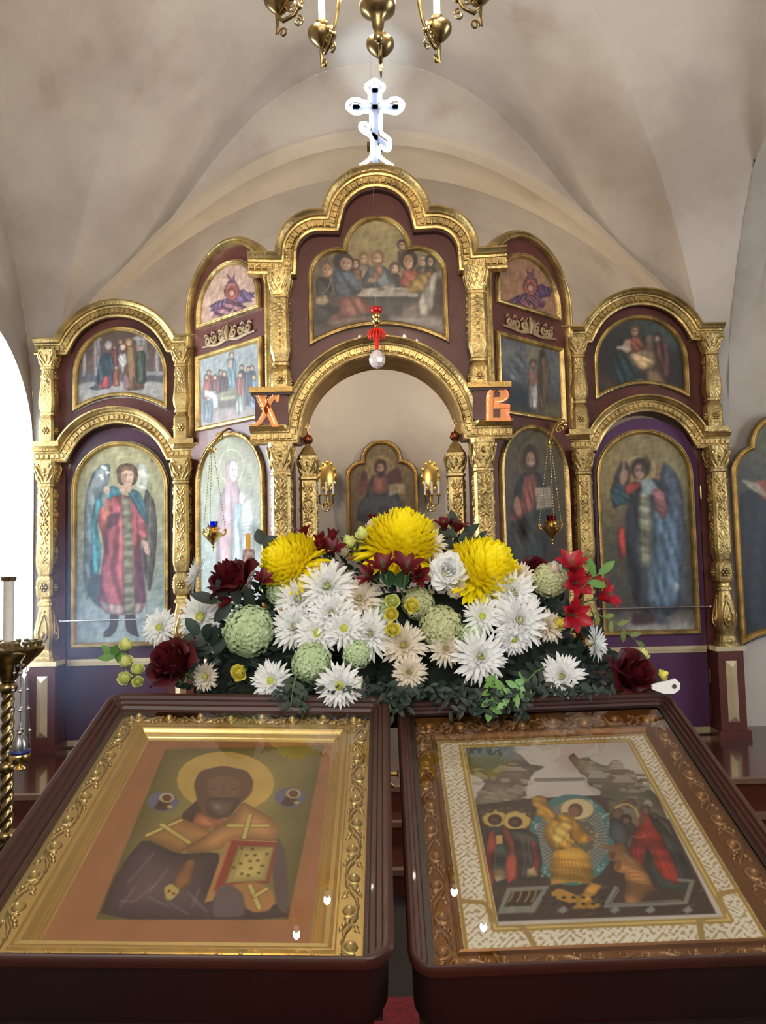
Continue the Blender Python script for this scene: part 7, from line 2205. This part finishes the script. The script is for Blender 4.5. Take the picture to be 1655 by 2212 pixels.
# separate leafy pieces
def sprig(label, px, py, Y, tip, n, L, W, m, nm='leafy_sprig', spread=1.0):
    A = P3(px, py, Y); B = P3(*tip); S = thing(nm, label, 'foliage', T(*A), 'leafy sprigs of the arrangement')
    st_ = MB(); d = B - A; st_.tube([(0, 0, 0), tuple(d * .5 + Vector((0, -.01, .01))), tuple(d)], .0016, 5); part('stem', st_, STEM, S)
    lf = MB()
    for i in range(n):
        t = (i + 1) / n; p = d * t + Vector((0, -.01, .01)) * (1 - abs(2 * t - 1)); sd = 1 if i % 2 else -1
        perp = Vector((-d.z, 0, d.x)).normalized() * sd * spread + d.normalized() * .6 + Vector((0, rnd.uniform(-.5, .1), rnd.uniform(-.2, .2)))
        if i == n - 1: perp = d
        leaf_mesh(lf, p, perp, L * rnd.uniform(.8, 1.1), W, Vector((rnd.uniform(-.4, .4), -1, .4)), .15)
    part('leaves', lf, m, S, smooth=80)


sprig('bright green leafy sprig hanging over the top rim of the right stand', 1070, 1455, 1.70, (1058, 1535, 1.66), 9, .030, .015, GREENL)
sprig('pale green budding sprig lying on the top rim of the right stand', 1150, 1470, 1.72, (1100, 1510, 1.67), 8, .038, .016, lmat('pale sprig leaves', '86b070', '5f9050'))
sprig('pointed green leaves below the crimson pair under the top yellow bloom', 872, 1290, 1.80, (850, 1262, 1.775), 2, .050, .034, lmat('broad leaves', '2f5a3c', '1f4028'))
sprig('pointed green leaves under the upper left red rose', 560, 1330, 1.84, (470, 1300, 1.80), 6, .07, .028, GREEN)
sprig('pointed green leaf crossing the bright red alstroemerias', 1255, 1275, 1.80, (1295, 1240, 1.79), 3, .048, .020, GREENL)
sprig('light green leaves at the far left beside the rose buds', 262, 1440, 1.81, (240, 1415, 1.80), 4, .036, .018, GREENL)
sprig('dark pointed leaves between the top and the right yellow blooms', 1000, 1215, 1.92, (985, 1150, 1.92), 5, .065, .026, GREEN)
sprig('dark leaf standing left of the left yellow bloom', 575, 1205, 1.92, (566, 1175, 1.92), 2, .045, .030, GREEN)
sprig('blue-green leaves left of the large pale green hydrangea', 470, 1420, 1.84, (430, 1370, 1.82), 7, .05, .030, GREEN2)
sprig('dark leaves hanging over the left stand beside the drooping chrysanthemum', 640, 1460, 1.70, (628, 1530, 1.665), 8, .030, .013, GREEN)
sprig('long stem with buds reaching right from the red alstroemerias', 1275, 1320, 1.82, (1375, 1385, 1.80), 7, .03, .012, lmat('olive buds', '6a7a34', '4b5a28'))
sprig('dark leaves beside the white chrysanthemum on the right stand', 1180, 1440, 1.74, (1130, 1480, 1.69), 7, .034, .014, GREEN)
sprig('dark leaves drooping in the gap between the two icon stands', 880, 1480, 1.71, (850, 1545, 1.68), 8, .030, .012, GREEN)

# the mass of cut greenery filling the arrangement
g = MB(); g2 = MB(); rg = np.random.RandomState(8)
outl = np.array([(330, 1475), (400, 1410), (440, 1380), (470, 1310), (570, 1250), (640, 1200), (740, 1180), (900, 1150), (1030, 1160), (1150, 1240), (1250, 1320), (1300, 1390), (1340, 1440), (1340, 1485), (1150, 1510), (960, 1525), (820, 1520), (640, 1515), (420, 1490)], float)
cnt = 0
while cnt < 2100:
    p = np.array([rg.uniform(240, 1420), rg.uniform(1130, 1525)])
    if sdf(p[None], outl)[0] > 0: continue
    edge = -sdf(p[None], outl)[0]
    low = p[1] > 1470
    Y = rg.uniform(1.72, 1.78) if low and 560 < p[0] < 1200 else 1.90 + rg.uniform(-.02, .14) - (0.06 if p[1] > 1350 and 440 < p[0] < 1300 else 0)
    P_ = P3(p[0], p[1], Y); o_ = (P_ - HUB).normalized()
    d = o_ * .8 + Vector((rg.uniform(-.8, .8), rg.uniform(-.9, .2), rg.uniform(-.7, .6)))
    L = rg.uniform(.016, .034) * (1.0 if cnt % 6 else 1.4)
    leaf_mesh(g if cnt % 3 else g2, P_, d, L, L * rg.uniform(.34, .5), Vector((rg.uniform(-.6, .6), -1, rg.uniform(-.2, .9))), .2, 4); cnt += 1
for (xa, xb, ya, yb, n_) in ((955, 1135, 1488, 1540, 170), (590, 665, 1488, 1555, 60), (820, 900, 1488, 1530, 50), (700, 955, 1478, 1500, 90), (1135, 1320, 1478, 1498, 60)):
    for k in range(n_):
        px_, py_ = rg.uniform(xa, xb), ya + (yb - ya) * rg.rand() ** 1.6
        P_ = P3(px_, py_, rg.uniform(1.655, 1.69)); d = Vector((rg.uniform(-.7, .7), rg.uniform(-.5, 0), rg.uniform(-.9, .3))); L = rg.uniform(.012, .026)
        leaf_mesh(g if k % 3 else g2, P_, d, L, L * .42, Vector((rg.uniform(-.5, .5), -1, rg.uniform(0, .9))), .2, 4)
GR = thing('greenery', 'dense dark green cut foliage filling the flower arrangement between the blooms', 'foliage', T(*HUB)); 
M0 = Matrix.Identity(4)
part('dark_leaves', g, GREEN, GR, M0, 80); part('blue_green_leaves', g2, GREEN2, GR, M0, 80)
GR['kind'] = 'stuff'
for ch in GR.children: ch['kind'] = 'stuff'

# flower foam block on its small table
mb = MB(); prof = [(.001, -.02)] + [(math.sin(a) * 1.0, -math.cos(a) * 1.0) for a in np.linspace(PI * .42, PI * .98, 10)] + [(.001, 1.0)]
mb.M = T(.03, 1.93, 1.26) @ Matrix.Diagonal((.50, .10, .22, 1)); mb.lathe([(1.0, -.25), (1.0, 0), (.95, .3), (.8, .6), (.55, .85), (.25, .97), (.001, 1.0)], 28)
tag(link('flower_foam', mb.mesh('flower_foam', 60), FOAM), 'dark foam holding the flower stems, hidden among the leaves on the small table', 'flower foam')
TB = thing('side_table', 'narrow dark wooden table behind the icon stands carrying the flowers', 'table', T(.02, 1.95, 0))
mb = MB(); mb.box(-.66, .66, -.13, .13, 1.17, 1.205); part('tabletop', mb, MAHOG_DARK, TB)
for sx in (-1, 1):
    for sy in (-1, 1):
        mb = MB(); mb.lathe([(.022, .012), (.022, 1.17)], 10, (sx * .60, sy * .09, 0)); part('leg', mb, MAHOG_DARK, TB)
mb = MB(); mb.box(-.60, .60, -.09, .09, .30, .32); part('shelf', mb, MAHOG_DARK, TB)

# thin yellow candle in a decorated white holder behind the left blooms
q = P3(537, 1222, 2.02)
K = thing('yellow_candle', 'thin yellow candle in a patterned white and red holder behind the upper left red rose', 'candle', T(q.x, 2.02, 1.205))
h = q.z - 1.205
mb = MB(); mb.lathe([(.022, 0), (.022, .01), (.008, .03), (.007, h - .03), (.016, h - .02), (.017, h + .04), (.008, h + .045)], 16); part('holder', mb, mat('white glazed holder', 'd8d4d0', .3, color2='8a3038', vscale=60), K, smooth=50)
mb = MB(); mb.lathe([(.006, h + .02), (.006, h + .082), (.001, h + .086)], 10); part('wax', mb, mat('yellow wax', 'd9a520', .5), K)

try:
    SC.cycles.sample_clamp_indirect = 6.0
    SC.cycles.caustics_reflective = False; SC.cycles.caustics_refractive = False
    SC.cycles.max_bounces = 10; SC.cycles.transparent_max_bounces = 12
except Exception:
    pass
